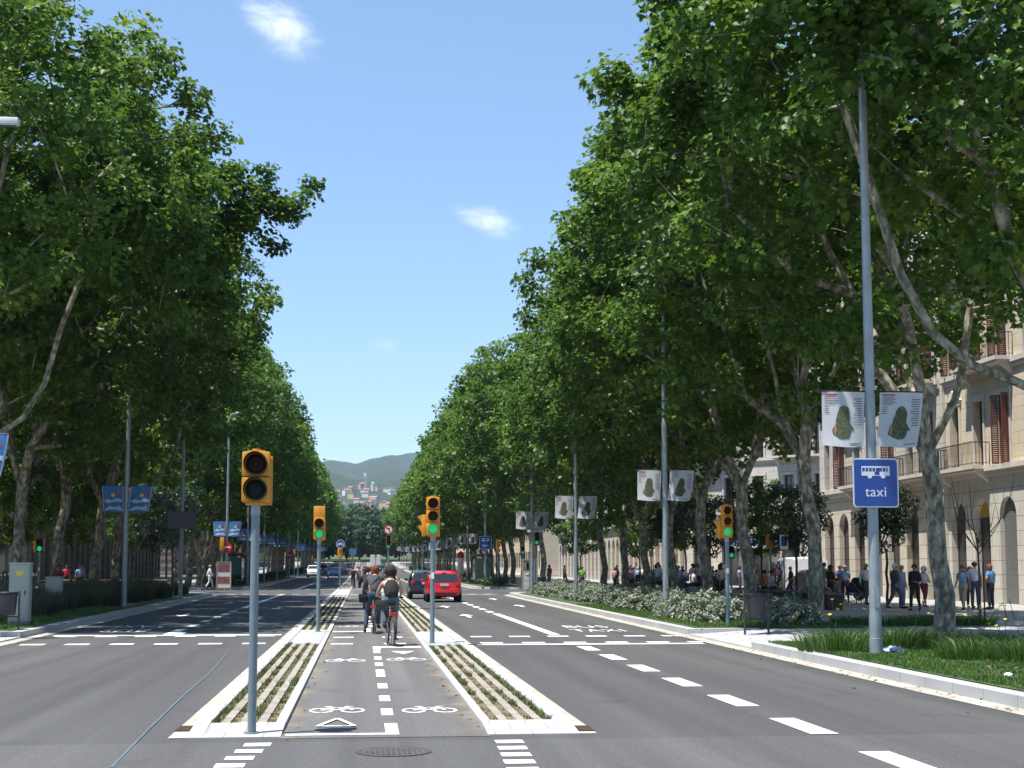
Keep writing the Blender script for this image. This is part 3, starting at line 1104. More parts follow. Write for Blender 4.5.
for x, y, w, h, lab in ((8, 3150, 16, 7, 'white villa alone on the slope of the wooded hill'), (-45, 3100, 30, 5, 'long low cream house in the trees of the hill slope')):
    t = thing('hillside_house', lab, 'house', (x, y, hill_z(x, y) - 3))
    b = MB()
    b.box(-w / 2, w / 2, -6, 6, 0, h)
    b.box(-w / 2, -w / 6, -6.2, 5.8, h, h + 5)
    b.build('wall', HOUSE_COL[1 if w < 30 else 0], t)
    b = MB()
    b.box(-w / 2 - 0.5, w / 2 + 0.5, -6.5, 6.5, h + 5.0, h + 5.8) if False else b.box(-w / 6, w / 2 + 0.5, -6.5, 6.5, h, h + 0.8)
    b.build('roof', M_TILE, t)
t = thing('church_tower', 'thin grey church tower rising over the far town', 'tower', (2.5, 1800, hill_z(2.5, 1800)))
b = MB()
b.box(-1.4, 1.4, -1.4, 1.4, 0, 19)
b.box(-1.7, 1.7, -1.7, 1.7, 15, 15.5)
b.build('shaft', HOUSE_COL[3], t)
b = MB()
b.lathe([(1.6, 19), (0.0, 22)], 8)
b.build('spire', HOUSE_COL[3], t)
t = thing('church_dome', 'small green dome beside the far church tower', 'dome', (12, 1800, hill_z(12, 1800)))
b = MB()
b.lathe([(2.6, 0), (2.6, 9)], 16)
b.build('drum', HOUSE_COL[0], t)
b = MB()
b.lathe([(2.8, 9), (2.5, 10), (1.7, 11.2), (0.7, 11.8), (0, 12)], 16)
b.build('dome_roof', mat('copper_green', (0.12, 0.36, 0.28), 0.6), t, smooth=True)

# the air between here and the hills
hz = MB()
hz.box(-1700, 1700, -80, 5320, -1.2, 480)
M_HAZE = bpy.data.materials.new('haze_air')
M_HAZE.use_nodes = True
_nt = M_HAZE.node_tree
_nt.nodes.remove(_nt.nodes['Principled BSDF'])
_pv = _nt.nodes.new('ShaderNodeVolumePrincipled')
_pv.inputs['Color'].default_value = (0.55, 0.74, 0.97, 1)
_pv.inputs['Density'].default_value = 0.000075
_pv.inputs['Anisotropy'].default_value = 0.0
_nt.links.new(_pv.outputs[0], _nt.nodes['Material Output'].inputs['Volume'])
stuff(hz.build('haze', M_HAZE), 'thin bluish summer haze in front of the far hills', 'haze')


# ================================================================== TREES AND PLANTS
def leaf_cloud(name, centers, sigma, per, size, material, seed, up=0.8, out_c=None, shape='lobed', tint_bias=0.0):
    """many separate leaves scattered in clumps round the given points"""
    g = np.random.default_rng(seed)
    c = np.repeat(np.asarray(centers, float), per, axis=0)
    n = len(c)
    off = g.normal(size=(n, 3))
    off /= np.linalg.norm(off, axis=1)[:, None]
    off *= (g.random(n) ** 0.45)[:, None]
    sg = np.repeat(np.asarray(sigma, float), per) if hasattr(sigma, '__len__') else sigma
    pos = c + off * (np.array([1.0, 1.0, 0.75])[None, :] * (sg[:, None] if hasattr(sg, '__len__') else sg))
    nrm = g.normal(size=(n, 3)) * 0.75 + off * 0.35
    nrm[:, 2] += up
    if out_c is not None:
        o = pos - np.asarray(out_c)
        o /= np.linalg.norm(o, axis=1)[:, None] + 1e-9
        nrm += 0.6 * o
    nrm /= np.linalg.norm(nrm, axis=1)[:, None]
    ref = g.normal(size=(n, 3))
    ref[:, 2] -= 0.8
    ax = ref - nrm * np.sum(ref * nrm, axis=1)[:, None]
    ax /= np.linalg.norm(ax, axis=1)[:, None] + 1e-9
    sx = np.cross(nrm, ax)
    sz = size * g.uniform(0.65, 1.25, n)
    if shape == 'lobed':        # two halves folded along the midrib, five lobes
        loc = np.array([[0, 0, 0], [0.05, 1.0, 0.06], [0.26, 0.55, 0.14], [0.50, 0.62, 0.2], [0.42, 0.12, 0.16],
                        [-0.26, 0.55, 0.14], [-0.50, 0.62, 0.2], [-0.42, 0.12, 0.16]])
        polys = [[0, 4, 3, 2, 1], [0, 1, 5, 6, 7]]
    elif shape == 'oval':
        loc = np.array([[0, 0, 0], [0.0, 1.0, 0.0], [0.28, 0.5, 0.1], [-0.28, 0.5, 0.1]])
        polys = [[0, 2, 1], [0, 1, 3]]
    else:
        loc = np.array([[0, 0, 0], [0.0, 1.0, 0.0], [0.45, 0.5, 0.15], [-0.45, 0.5, 0.15]])
        polys = [[0, 2, 1], [0, 1, 3]]
    k = len(loc)
    V = (pos[:, None, :] + sz[:, None, None] * (loc[None, :, 0, None] * sx[:, None, :] + loc[None, :, 1, None] * ax[:, None, :] + loc[None, :, 2, None] * nrm[:, None, :]))
    V = V.reshape(-1, 3)
    base = (np.arange(n) * k)
    flat = np.concatenate([np.array(p) for p in polys])
    loops = (base[:, None] + flat[None, :]).ravel()
    lens = np.array([len(p) for p in polys])
    totals = np.tile(lens, n)
    starts = np.concatenate([[0], np.cumsum(totals)[:-1]])
    cl_t = np.repeat(g.normal(0, 0.12, len(centers)), per)
    t = np.clip(g.beta(2.0, 2.6, n) + cl_t + tint_bias, 0, 1)
    return fast_mesh(name, V, loops, starts, totals, material, np.repeat(t, k))


class TreeShape:
    def __init__(s, seed, H=19.5, z0=5.7, rmax=6.6, fork=4.6, limbs=4, clumps=345, lean=-1.5, r_trunk=0.225, arms=(), droop=0.0, peak=0.55, boughs=(), gap=0.95):
        g = np.random.default_rng(seed)
        s.nodes = [np.array([0, 0, -0.1])]
        s.par = [-1]
        wob = g.normal(0, 0.3 * r_trunk, (6, 2))
        last = 0
        for i in range(1, 6):
            z = fork * i / 5
            s.nodes.append(np.array([lean * 0.10 * (i / 5) ** 1.6 * 2 + wob[i, 0], wob[i, 1], z]))
            s.par.append(last)
            last = len(s.nodes) - 1
        top = last
        a0 = g.uniform(0, 2 * PI)
        for k in range(limbs):
            a = a0 + 2 * PI * k / limbs + g.normal(0, 0.3)
            spread = g.uniform(0.30, 0.55) * rmax
            hh = g.uniform(0.62, 0.86) * H
            prev = top
            nseg = 7
            for i in range(1, nseg + 1):
                t = i / nseg
                rr = spread * (t ** 0.75)
                p = s.nodes[top] + np.array([math.cos(a) * rr + lean * 0.7 * t, math.sin(a) * rr, (hh - fork) * t])
                p += g.normal(0, 0.16, 3)
                s.nodes.append(p)
                s.par.append(prev)
                prev = len(s.nodes) - 1
        s.thick = {}
        for (pts, rt) in boughs:                             # heavy bare limbs
            prev = top
            for p in pts:
                s.nodes.append(np.array(p, float))
                s.par.append(prev)
                prev = len(s.nodes) - 1
            s.thick[prev] = rt
        # clump centres in an uneven envelope
        lump = g.normal(0, 1, (4, 3))
        C_ = []
        tries = 0
        while len(C_) < clumps and tries < 60000:
            tries += 1
            t = g.random()
            prof = (max(t, 0.0) ** 0.55) * ((1 - t) ** 0.42) / ((peak ** 0.55) * ((1 - peak) ** 0.42))
            if g.random() > prof ** 1.6:
                continue
            a = g.uniform(0, 2 * PI)
            lm = 1 + 0.10 * math.sin(2 * a + lump[0, 0] * 3 + t * 4) + 0.11 * math.sin(3 * a + lump[1, 0] * 3 - t * 5) + 0.09 * math.sin(5 * a + lump[2, 0] * 3 + t * 9)
            r = rmax * prof * lm * (g.random() ** 0.30)
            p = np.array([math.cos(a) * r + lean * (0.35 + 0.65 * t), math.sin(a) * r, z0 + (H - z0) * t - droop * r])
            if C_:
                d = np.min(np.sum((np.array(C_) - p) ** 2, axis=1))
                if d < gap ** 2:
                    continue
            C_.append(p)
        for (p0, p1, num, sp) in arms:                       # long boughs
            for i in range(num):
                t = (i + 0.5) / num
                C_.append(np.array(p0) * (1 - t) + np.array(p1) * t + g.normal(0, sp * (1.1 - 0.5 * t), 3))
        C_ = np.array(C_)
        s.clumps = C_
        axis = np.array([lean * 0.5, 0])
        order = np.argsort(np.hypot(C_[:, 0] - axis[0], C_[:, 1] - axis[1]) + 0.3 * np.abs(C_[:, 2] - H * 0.55))
        for ci in order:
            c = C_[ci]
            N = np.array(s.nodes)
            d = np.linalg.norm(N - c, axis=1)
            pen = np.where(N[:, 2] > c[2] - 0.1, (N[:, 2] - c[2] + 0.1) * 1.6, 0) + np.where(N[:, 2] < fork - 0.05, 50, 0)
            j = int(np.argmin(d + pen))
            dist = d[j]
            prev = j
            k = max(1, int(dist / 0.9))
            for i in range(1, k + 1):
                t = i / k
                p = N[j] * (1 - t) + c * t
                p[2] += 0.10 * dist * math.sin(PI * t) * (0.4 if i < k else 0)
                if i < k:
                    p = p + g.normal(0, 0.07, 3)
                s.nodes.append(p)
                s.par.append(prev)
                prev = len(s.nodes) - 1
        # radii
        n = len(s.nodes)
        acc = np.zeros(n)
        ch = [[] for _ in range(n)]
        for i in range(n - 1, 0, -1):
            ch[s.par[i]].append(i)
        E_ = 2.35
        rad = np.zeros(n)
        for i in range(n - 1, -1, -1):
            if acc[i] == 0:
                acc[i] = 0.017 ** E_
            if i in s.thick:
                acc[i] += s.thick[i] ** E_
            rad[i] = acc[i] ** (1 / E_)
            if s.par[i] >= 0:
                acc[s.par[i]] += acc[i]
        k = r_trunk / rad[1]
        rad = 0.014 + (rad - 0.014) * ((r_trunk - 0.014) / (rad[1] - 0.014))
        rad = np.maximum(rad, 0.012)
        rad[0] = r_trunk * 1.28
        rad[1] = r_trunk * 1.08
        s.rad, s.ch = rad, ch

    def trunk_mesh(s, name, minr=0.0, material=None):
        b = MB()
        stack = [(0, None)]
        while stack:
            st, pre = stack.pop()
            chain = [st]
            while s.ch[chain[-1]]:
                cs = sorted(s.ch[chain[-1]], key=lambda i: -s.rad[i])
                for o in cs[1:]:
                    stack.append((o, chain[-1]))
                chain.append(cs[0])
            pts = [s.nodes[i] for i in chain]
            rad = [s.rad[i] for i in chain]
            if pre is not None:
                pts = [s.nodes[pre]] + pts
                rad = [rad[0] * 1.15] + rad
            if rad[0] < minr or len(pts) < 2:
                continue
            b.tube(pts, rad, 9 if rad[0] > 0.12 else (6 if rad[0] > 0.04 else 4))
        return b.mesh(name, material or M_BARK, smooth=True)


def plane_tree_mesh(seed, per, size, shape='lobed', minr=0.0, leafmat=None, sig=0.80, **kw):
    T = TreeShape(seed, **kw)
    tm = T.trunk_mesh('trunk', minr)
    cm = leaf_cloud('crown', T.clumps, np.random.default_rng(seed + 5).uniform(0.7, 1.25, len(T.clumps)) * sig, per, size, leafmat or M_LEAF, seed + 9,
                    out_c=(kw.get('lean', -1.5) * 0.7, 0, 10.5), shape=shape)
    return tm, cm


NEAR = [plane_tree_mesh(11, 125, 0.205, clumps=270, limbs=4, z0=7.0, rmax=6.9, lean=-1.9,
                        arms=(((-5.0, 0.0, 12.6), (-8.2, 0.4, 14.6), 16, 0.6), ((-4.5, -1.0, 15.0), (-7.6, -1.2, 16.8), 12, 0.6))),
        plane_tree_mesh(12, 125, 0.205, clumps=270, limbs=3, z0=7.4, rmax=6.9, H=20, lean=-1.9,
                        arms=(((-3.5, -2.2, 10.4), (-6.6, -2.0, 11.6), 17, 0.6), ((-4.0, -2.5, 13.0), (-7.5, -2.2, 13.6), 15, 0.7)),
                        boughs=((((-0.9, 0.0, 4.75), (-1.9, 0.05, 5.2), (-2.8, 0.0, 5.5), (-3.6, -0.1, 6.1), (-4.2, -0.1, 7.2), (-4.6, 0.15, 8.8), (-5.2, 0.1, 10.6)), 0.055),)),
        plane_tree_mesh(13, 125, 0.205, clumps=275, limbs=5, arms=(((-5.0, 0.5, 14.2), (-7.4, 0.2, 16.0), 13, 0.6),), rmax=6.4, H=19, fork=5.2),
        plane_tree_mesh(14, 125, 0.205, clumps=270, limbs=4, rmax=6.6, H=20, lean=-2.0,
                        arms=(((-5.5, -0.6, 15.2), (-11.1, -0.2, 16.7), 26, 0.55), ((-5.0, -0.4, 17.6), (-9.6, 0.0, 17.6), 18, 0.6), ((-5.0, 0.4, 13.4), (-9.3, 0.3, 15.3), 18, 0.65), ((-5.0, 1.5, 11.0), (-8.6, 2.0, 12.5), 14, 0.6)))]
NEAR.append(plane_tree_mesh(15, 125, 0.205, clumps=275, limbs=4, rmax=6.3))
MID = [plane_tree_mesh(21, 85, 0.29, 'plain', 0.03, clumps=235, limbs=4, z0=4.6),
       plane_tree_mesh(22, 85, 0.29, 'plain', 0.03, clumps=235, limbs=3, z0=4.6, rmax=6.8, H=20, lean=-1.8)]
FAR = [plane_tree_mesh(31, 60, 0.46, 'plain', 0.06, sig=1.15, clumps=190, limbs=4, z0=4.2, rmax=6.3),
       plane_tree_mesh(32, 60, 0.46, 'plain', 0.06, sig=1.15, clumps=190, limbs=4, z0=4.2, rmax=6.6, H=19)]
ROUND = [plane_tree_mesh(41, 55, 0.62, 'plain', 0.06, M_LEAF_FAR, 1.15, clumps=200, limbs=4, rmax=7.5, H=16, z0=1.6, lean=0.2, fork=3.5),
         plane_tree_mesh(42, 55, 0.62, 'plain', 0.06, M_LEAF_FAR, 1.15, clumps=200, limbs=4, rmax=7.0, H=17, z0=1.6, lean=-0.2, fork=3.5)]


def plant_tree(name, label, meshes, loc, rz, scale=1.0, group=None, cat='tree', parts=('trunk', 'crown')):
    t = thing(name, label, cat, loc, rz, group)
    t.scale = (scale, scale, scale * rng.uniform(0.96, 1.04))
    for nm, me in zip(parts, meshes):
        link(nm, me, t)
    return t


right_rows = [
    (26.5, NEAR[1], 'plane tree whose pale bough crosses the facade with red shutters'),
    (34.7, NEAR[0], 'plane tree rising from the yellow-flowered bed beside the sidewalk walkers'),
    (45.3, NEAR[2], 'mottled plane tree standing in front of the man in the green shirt'),
    (52.6, NEAR[4], 'pale forked plane tree directly behind the signal pole and litter bin'),
    (59.5, NEAR[4], 'plane tree with curved trunk between the banner post and the kerb signal'),
    (66.2, NEAR[4], 'plane tree just left behind the second banner post'),
    (72.5, NEAR[4], 'thick dark plane tree trunk behind the silver shrubs, near the parked motorbikes'),
    (79.0, MID[0], 'plane tree between the two smaller pairs of white banners'),
    (85.5, MID[1], 'last plane tree of its row before the side street with the poster stand')]
for i, (y, ms, lab) in enumerate(right_rows):
    plant_tree('plane_tree', lab, ms, (14.35 + rng.uniform(-0.15, 0.15), y, 0.15), rng.uniform(-0.45, 0.45) if i else 0.0, rng.uniform(0.97, 1.03) * (1.0 if y < 55 else (0.93 if y < 62 else 0.86)), 'plane trees along the kerb with white banners')
left_rows = [
    (43.5, NEAR[1], 'plane tree outside the frame whose crown fills the upper corner opposite the white banners'),
    (51.0, NEAR[0], 'dark plane tree behind the grey utility cabinet'),
    (58.0, NEAR[3], 'plane tree with white sunlit trunk and a long bough reaching over the road'),
    (66.5, NEAR[2], 'plane tree beside the green pedestrian signal'),
    (74.5, NEAR[1], 'plane tree just behind the near post with dark blue banners'),
    (82.0, MID[0], 'plane tree at the corner by the end of the tall grasses')]
for i, (y, ms, lab) in enumerate(left_rows):
    plant_tree('plane_tree', lab, ms, (-13.5 + rng.uniform(-0.2, 0.2), y, 0.15), PI + (rng.uniform(-0.4, 0.4) if i != 2 else 0.05), rng.uniform(0.97, 1.03), 'plane trees along the kerb with blue banners')
for sgn, grp, lab in ((1, 'farther plane trees on the side of the white banners', 'farther plane tree in the row beyond the side street, white-banner side'),
                      (-1, 'farther plane trees on the side of the blue banners', 'farther plane tree in the row beyond the side street, blue-banner side')):
    ys = [114 + 7.6 * k for k in range(12)] + [227 + 8.0 * k for k in range(11)] + [340 + 9 * k for k in range(10)]
    for y in ys:
        ms = MID[rng.randrange(2)] if y < 150 else FAR[rng.randrange(2)]
        plant_tree('plane_tree', lab, ms, (sgn * (14.3 + rng.uniform(-0.2, 0.2)), y, 0.15 + gz(y)), (0 if sgn > 0 else PI) + rng.uniform(-0.5, 0.5), rng.uniform(0.92, 1.02) if sgn > 0 else rng.uniform(0.98, 1.1), grp)
for x, y, s in ((-13, 448, 0.98), (-5, 462, 1.02), (3.5, 455, 0.93), (11.5, 464, 1.05), (19, 452, 1.0), (-20, 462, 1.05), (-1, 480, 1.08), (8, 482, 1.1), (-11, 484, 1.12), (28, 462, 1), (-29, 464, 1)):
    plant_tree('round_tree', 'dark rounded tree in the mass that closes the far end of the avenue', ROUND[rng.randrange(2)], (x, y, gz(y)), rng.uniform(0, 6), s, 'dark trees closing the avenue')


# ---- small trees, saplings
def small_tree(seed, H, z0, rmax, per, size, leafmat, clumps=60):
    T = TreeShape(seed, H=H, z0=z0, rmax=rmax, fork=z0 * 0.95, limbs=3, clumps=clumps, lean=0.0, r_trunk=0.055, peak=0.5, gap=0.28)
    return (T.trunk_mesh('trunk', material=M_WOOD), leaf_cloud('crown', T.clumps, 0.36, per, size, leafmat, seed + 3, out_c=(0, 0, (H + z0) / 2), shape='oval'))


SMALL = [small_tree(51, 5.3, 2.5, 1.15, 60, 0.17, M_LEAF_DK), small_tree(52, 5.6, 2.2, 1.4, 60, 0.17, M_LEAF_DK)]
for x, y, k, s, lab in ((20.4, 55.2, 0, 0.95, 'small dark round tree between the taxi sign post and the shop fronts'),
                        (19.3, 63.5, 1, 1.05, 'small bushy street tree behind the man in the green shirt'),
                        (18.4, 76, 1, 1.0, 'small bushy street tree behind the kerb signal with three lamps'),
                        (17.9, 84, 0, 1.1, 'thin dark street tree rising over the people on the low wall')):
    plant_tree('street_tree', lab, SMALL[k], (x, y, 0.15), rng.uniform(0, 6), s, 'small street trees on the promenade')
for x, y, s, lab in ((-12.6, 99, 1.3, 'small leafy tree at the corner near the poster stand, blue-banner side'),
                     (-15.5, 118, 1.5, 'leafy street tree behind the no entry sign'), (-12.4, 88.0, 1.15, 'small leafy tree behind the post at the end of the tall grasses')):
    plant_tree('street_tree', lab, SMALL[1], (x, y, 0.15), rng.uniform(0, 6), s, 'small street trees on the blue banner side')


def sapling(seed, H):
    g = random.Random(seed)
    b = MB()
    b.tube([(0, 0, -0.05), (0.02, 0, H * 0.3), (0, 0.03, H * 0.55)], [0.035, 0.03, 0.024], 7)
    for k in range(9):
        a = g.uniform(0, 2 * PI)
        z = H * g.uniform(0.42, 0.56)
        L = H * g.uniform(0.2, 0.42)
        sp = g.uniform(0.3, 0.55)
        p0 = Vector((0, 0, z))
        p1 = p0 + Vector((math.cos(a) * L * sp, math.sin(a) * L * sp, L * 0.55))
        p2 = p0 + Vector((math.cos(a) * L * sp * 1.3, math.sin(a) * L * sp * 1.3, L * 1.15))
        b.tube([p0, p1, p2], [0.018, 0.012, 0.005], 5)
        q = p1 + Vector((g.uniform(-.25, .25), g.uniform(-.25, .25), L * 0.5))
        b.tube([p1, q], [0.009, 0.004], 4)
    return b


M_PALEWOOD = mat('pale_young_bark', (0.20, 0.15, 0.09), 0.9, var=0.2)
for x, y, H, lab, m in ((17.0, 38.9, 4.4, 'bare thin dark sapling in front of the shop arches', M_WOOD), (-10.6, 68.0, 4.2, 'bare pale sapling beside the post with dark blue banners', M_PALEWOOD),
                        (-10.9, 101.0, 4.3, 'bare pale sapling near the poster stand, blue-banner side', M_PALEWOOD), (16.4, 82, 4.6, 'bare pale sapling in front of the arcade of the far block', M_PALEWOOD)):
    t = thing('sapling', lab, 'sapling', (x, y, 0.15))
    sapling(int(y), H).build('trunk', m, t, smooth=True)
    b = MB()
    b.tube([(0.16, 0.05, -0.1), (0.16, 0.05, 1.7)], 0.022, 6)
    b.build('stake', m, t)


YOUNG = small_tree(53, 6.6, 2.3, 1.7, 75, 0.20, M_LEAF, 90)
for x, y, s, lab in ((19.6, 70.3, 0.95, 'light green young tree between the blue awning and the seat wall'), (20.2, 90, 1.1, 'light green young tree in front of the arcade, behind the thin lamp posts'),
                     (16.4, 109, 1.1, 'light green young tree behind the poster stand'), (-16.3, 70.5, 1.1, 'light green young tree in the shade behind the post with dark blue banners'),
                     (-15.6, 80.5, 1.15, 'light green young tree behind the dark square panel'), (-16.8, 108, 1.2, 'light green young tree behind the brown poster stand'),
                     (-17.2, 59.0, 1.1, 'young tree in deep shade behind the tall utility cabinet'), (18.9, 98.5, 1.0, 'light green young tree at the edge of the side street')):
    plant_tree('young_tree', lab, YOUNG, (x, y, 0.15 if not 93 < y < 111 or x < 0 else 0.0), rng.uniform(0, 6), s, 'young trees on the promenades')


# ---- shrubs, flower clumps, tall grasses
def blades_mesh(name, n, area, h0, h1, w, bend, material, seed, gauss=False, tint_bias=0.0):
    """separate grass blades; area = (x0, x1, y0, y1) or (rx, ry) round the origin when gauss"""
    g = np.random.default_rng(seed)
    if gauss:
        a = g.uniform(0, 2 * PI, n)
        r = g.random(n) ** 0.6
        px, py = np.cos(a) * r * area[0], np.sin(a) * r * area[1]
        out = np.stack([np.cos(a), np.sin(a)], 1) * (0.25 + r)[:, None]
    else:
        px, py = g.uniform(area[0], area[1], n), g.uniform(area[2], area[3], n)
        a = g.uniform(0, 2 * PI, n)
        out = np.stack([np.cos(a), np.sin(a)], 1)
    h = g.uniform(h0, h1, n)
    b = bend * h * g.uniform(0.4, 1.2, n)
    th = g.uniform(0, 2 * PI, n)
    wx, wy = np.cos(th) * w, np.sin(th) * w
    z = np.zeros(n)
    V = np.stack([np.stack([px - wx, py - wy, z], 1), np.stack([px + wx, py + wy, z], 1),
                  np.stack([px + wx * .8 + out[:, 0] * b * .35, py + wy * .8 + out[:, 1] * b * .35, h * .6], 1),
                  np.stack([px - wx * .8 + out[:, 0] * b * .35, py - wy * .8 + out[:, 1] * b * .35, h * .6], 1),
                  np.stack([px + out[:, 0] * b, py + out[:, 1] * b, h * (1 - 0.25 * bend)], 1)], 1).reshape(-1, 3)
    base = np.arange(n) * 5
    loops = (base[:, None] + np.array([0, 1, 2, 3, 3, 2, 4])[None, :]).ravel()
    totals = np.tile([4, 3], n)
    starts = np.concatenate([[0], np.cumsum(totals)[:-1]])
    t = np.clip(g.beta(2, 2.5, n) + tint_bias, 0, 1)
    return V, loops, starts, totals, np.repeat(t, 5)


def blades(name, *a, **k):
    V, l, s_, t_, ti = blades_mesh(name, *a, **k)
    return fast_mesh(name, V, l, s_, t_, a[6] if len(a) > 6 else k['material'], ti)


def shrub_mesh(seed, rx, ry, h, n, size, material):
    g = np.random.default_rng(seed)
    c = []
    while len(c) < 60:
        p = g.normal(size=3)
        p /= np.linalg.norm(p)
        p[2] = abs(p[2])
        p *= g.random() ** 0.25
        c.append((p[0] * rx, p[1] * ry, 0.08 + p[2] * h * g.uniform(0.75, 1.0)))
    return leaf_cloud('foliage', c, 0.13, n // 60, size, material, seed, up=0.7, out_c=(0, 0, -0.2), shape='oval')


def stems_mesh(seed, rx, ry, h, n=14):
    g = random.Random(seed)
    b = MB()
    for k in range(n):
        a = g.uniform(0, 2 * PI)
        r = g.random() ** 0.5 * 0.8
        b.tube([(math.cos(a) * rx * r * 0.3, math.sin(a) * ry * r * 0.3, -0.03), (math.cos(a) * rx * r, math.sin(a) * ry * r, h * 0.8)], [0.012, 0.005], 4)
    return b.mesh('stems', M_WOOD)


SHRUBS = [(shrub_mesh(61 + k, 0.72, 0.78, 0.62 + 0.06 * k, 3000, 0.085, M_SILVER), stems_mesh(61 + k, 0.72, 0.78, 0.6)) for k in range(3)]
k = 0
y = 38.6
while y < 89:
    for x0 in (10.05 + 0.012 * (y - 38), 11.3 + 0.006 * (y - 38), 12.4):
        if rng.random() < 0.10:
            continue
        sx = rng.uniform(0.85, 1.2)
        x = x0 + rng.uniform(-0.25, 0.25)
        # keep clear of the posts
        if abs(x - 9.68) < 0.6 and abs(y - 38.1) < 0.9 or abs(x - 10.03) < 0.55 and abs(y - 47.7) < 0.9:
            continue
        t = thing('silver_shrub', 'low silver-leaved shrub in the hedge along the kerb with white banners', 'shrub', (x, y + rng.uniform(-0.3, 0.3), 0.17), rng.uniform(0, 6), 'silver shrubs along the kerb', sx)
        link('foliage', SHRUBS[k % 3][0], t)
        link('stems', SHRUBS[k % 3][1], t)
        k += 1
    y += 1.75

IRIS = [blades('blades', 700, (0.72, 0.6), 0.18, 0.50, 0.007, 0.8, M_IRIS, 70 + k, gauss=True) for k in range(3)]
fb = MB()
for k in range(5):
    a = 2 * PI * k / 5
    fb.add([(0, 0, 0), (math.cos(a - .5) * 0.026, math.sin(a - .5) * 0.026, 0.02), (math.cos(a) * 0.042, math.sin(a) * 0.042, 0.03), (math.cos(a + .5) * 0.026, math.sin(a + .5) * 0.026, 0.02)], [(0, 1, 2, 3)])
fb.tube([(0, 0, 0.0), (0, 0, -0.3)], 0.005, 4, 1)
M_PETAL = mat('yellow_petals', (0.72, 0.55, 0.02), 0.5)
FLOWER = fb.mesh('flower', [M_PETAL, M_IRIS])


def iris(x, y, k, label, nf, s=1.0, group='iris clumps in the lawn'):
    t = thing('iris_clump', label, 'flower clump', (x, y, 0.165), rng.uniform(0, 6), group, s)
    link('leaves', IRIS[k % 3], t)
    for _ in range(nf):
        a, r = rng.uniform(0, 2 * PI), rng.uniform(0.1, 0.6)
        o = link('flower', FLOWER, t, (math.cos(a) * r, math.sin(a) * r * 0.8, rng.uniform(0.55, 0.95)))
        o.rotation_euler = (rng.uniform(-0.5, 0.5), rng.uniform(-0.5, 0.5), rng.uniform(0, 6))
    return t


k = 0
for y0, x0, x1 in ((23.6, 11.0, 16.4), (24.5, 10.5, 16.4), (25.6, 11.2, 16.2), (26.6, 8.9, 9.0)):
    x = x0
    while x < x1:
        iris(x, y0 + rng.uniform(-0.3, 0.3), k, 'green iris clump with yellow flowers in the bed beside the taxi sign post', rng.choice((2, 4, 5, 6, 7)), rng.uniform(0.85, 1.15), 'iris clumps with yellow flowers')
        k += 1
        x += rng.uniform(0.75, 1.0)
for x, y in ((9.55, 28.1), (10.4, 28.0), (11.2, 28.3), (12.0, 28.0), (10.0, 29.2), (11.0, 29.1)):
    iris(x, y, k, 'dark green iris clump between the taxi sign post and the litter bin', rng.choice((0, 1, 2)), rng.uniform(0.8, 1.05), 'iris clumps near the litter bin')
    k += 1
for x, y in ((13.9, 37.9), (14.9, 38.1), (15.8, 38.4), (16.6, 38.2), (13.2, 38.7), (15.4, 39.2)):
    iris(x, y, k, 'low green clump at the inner edge of the lawn towards the walkers', 0, 0.8, 'clumps at the inner lawn edge')
    k += 1

TALL = [blades('blades', 750, (0.55, 0.55), 0.6, 1.3, 0.008, 0.45, M_TALL, 80 + k, gauss=True) for k in range(3)]
y = 43.5
k = 0
while y < 87:
    for x0 in (10.2, 11.4, 12.6):
        if rng.random() < 0.24:
            continue
        x = -(x0 + rng.uniform(-0.2, 0.2))
        if abs(x + 10.76) < 0.7 and abs(y - 53.2) < 1.2:
            continue
        t = thing('tall_grass_clump', 'tall grey-green ornamental grass clump in the shaded bed along the kerb with blue banners', 'ornamental grass', (x, y + rng.uniform(-0.3, 0.3), 0.16), rng.uniform(0, 6), 'tall grasses along the shaded kerb', rng.uniform(0.7, 1.1) * (1.0 if x0 > 10.5 else 0.8))
        link('blades', TALL[k % 3], t)
        k += 1
    y += 1.5
# low green beds along the following blocks
BED = [leaf_cloud('foliage', np.random.default_rng(91).uniform((-0.8, -2.4, 0.15), (0.8, 2.4, 0.6), (110, 3)), 0.3, 22, 0.15, M_LEAF_DK, 92, shape='oval')]
for sgn in (1, -1):
    for y in list(np.arange(119, 203, 5.2)) + list(np.arange(230, 312, 8)):
        t = thing('low_bush', 'low green bush row along the kerb beyond the side street, %s-banner side' % ('white' if sgn > 0 else 'blue'), 'bush', (sgn * (10.9 if sgn > 0 else 11.2), float(y), 0.16 + gz(y)), rng.uniform(-0.1, 0.1), 'bushes beyond the side street, %s-banner side' % ('white' if sgn > 0 else 'blue'), rng.uniform(0.85, 1.2))
        link('foliage', BED[0], t)

# ---- grass blades
def grass_patch(name, label, n, area, h0, h1, material, seed, z):
    V, l, s_, t_, ti = blades_mesh(name, n, area, h0, h1, 0.006, 0.5, material, seed)
    cx, cy = V[0::5, 0], V[0::5, 1]
    pat = np.sin(cx * 3.1 + 1.7 * np.sin(cy * 1.3)) + np.sin(cy * 2.3 + 1.3 * np.sin(cx * 2.1 + 1)) + 0.8 * np.sin(cx * 7.3 + cy * 5.1)
    V[:, 2] *= np.repeat(np.clip(0.95 + 0.28 * pat, 0.25, 1.7), 5)
    ti = np.clip(ti + np.repeat(0.13 * pat, 5), 0, 1)
    V[:, 2] += z
    stuff(link(name, fast_mesh(name, V, l, s_, t_, material, ti)), label, 'grass')


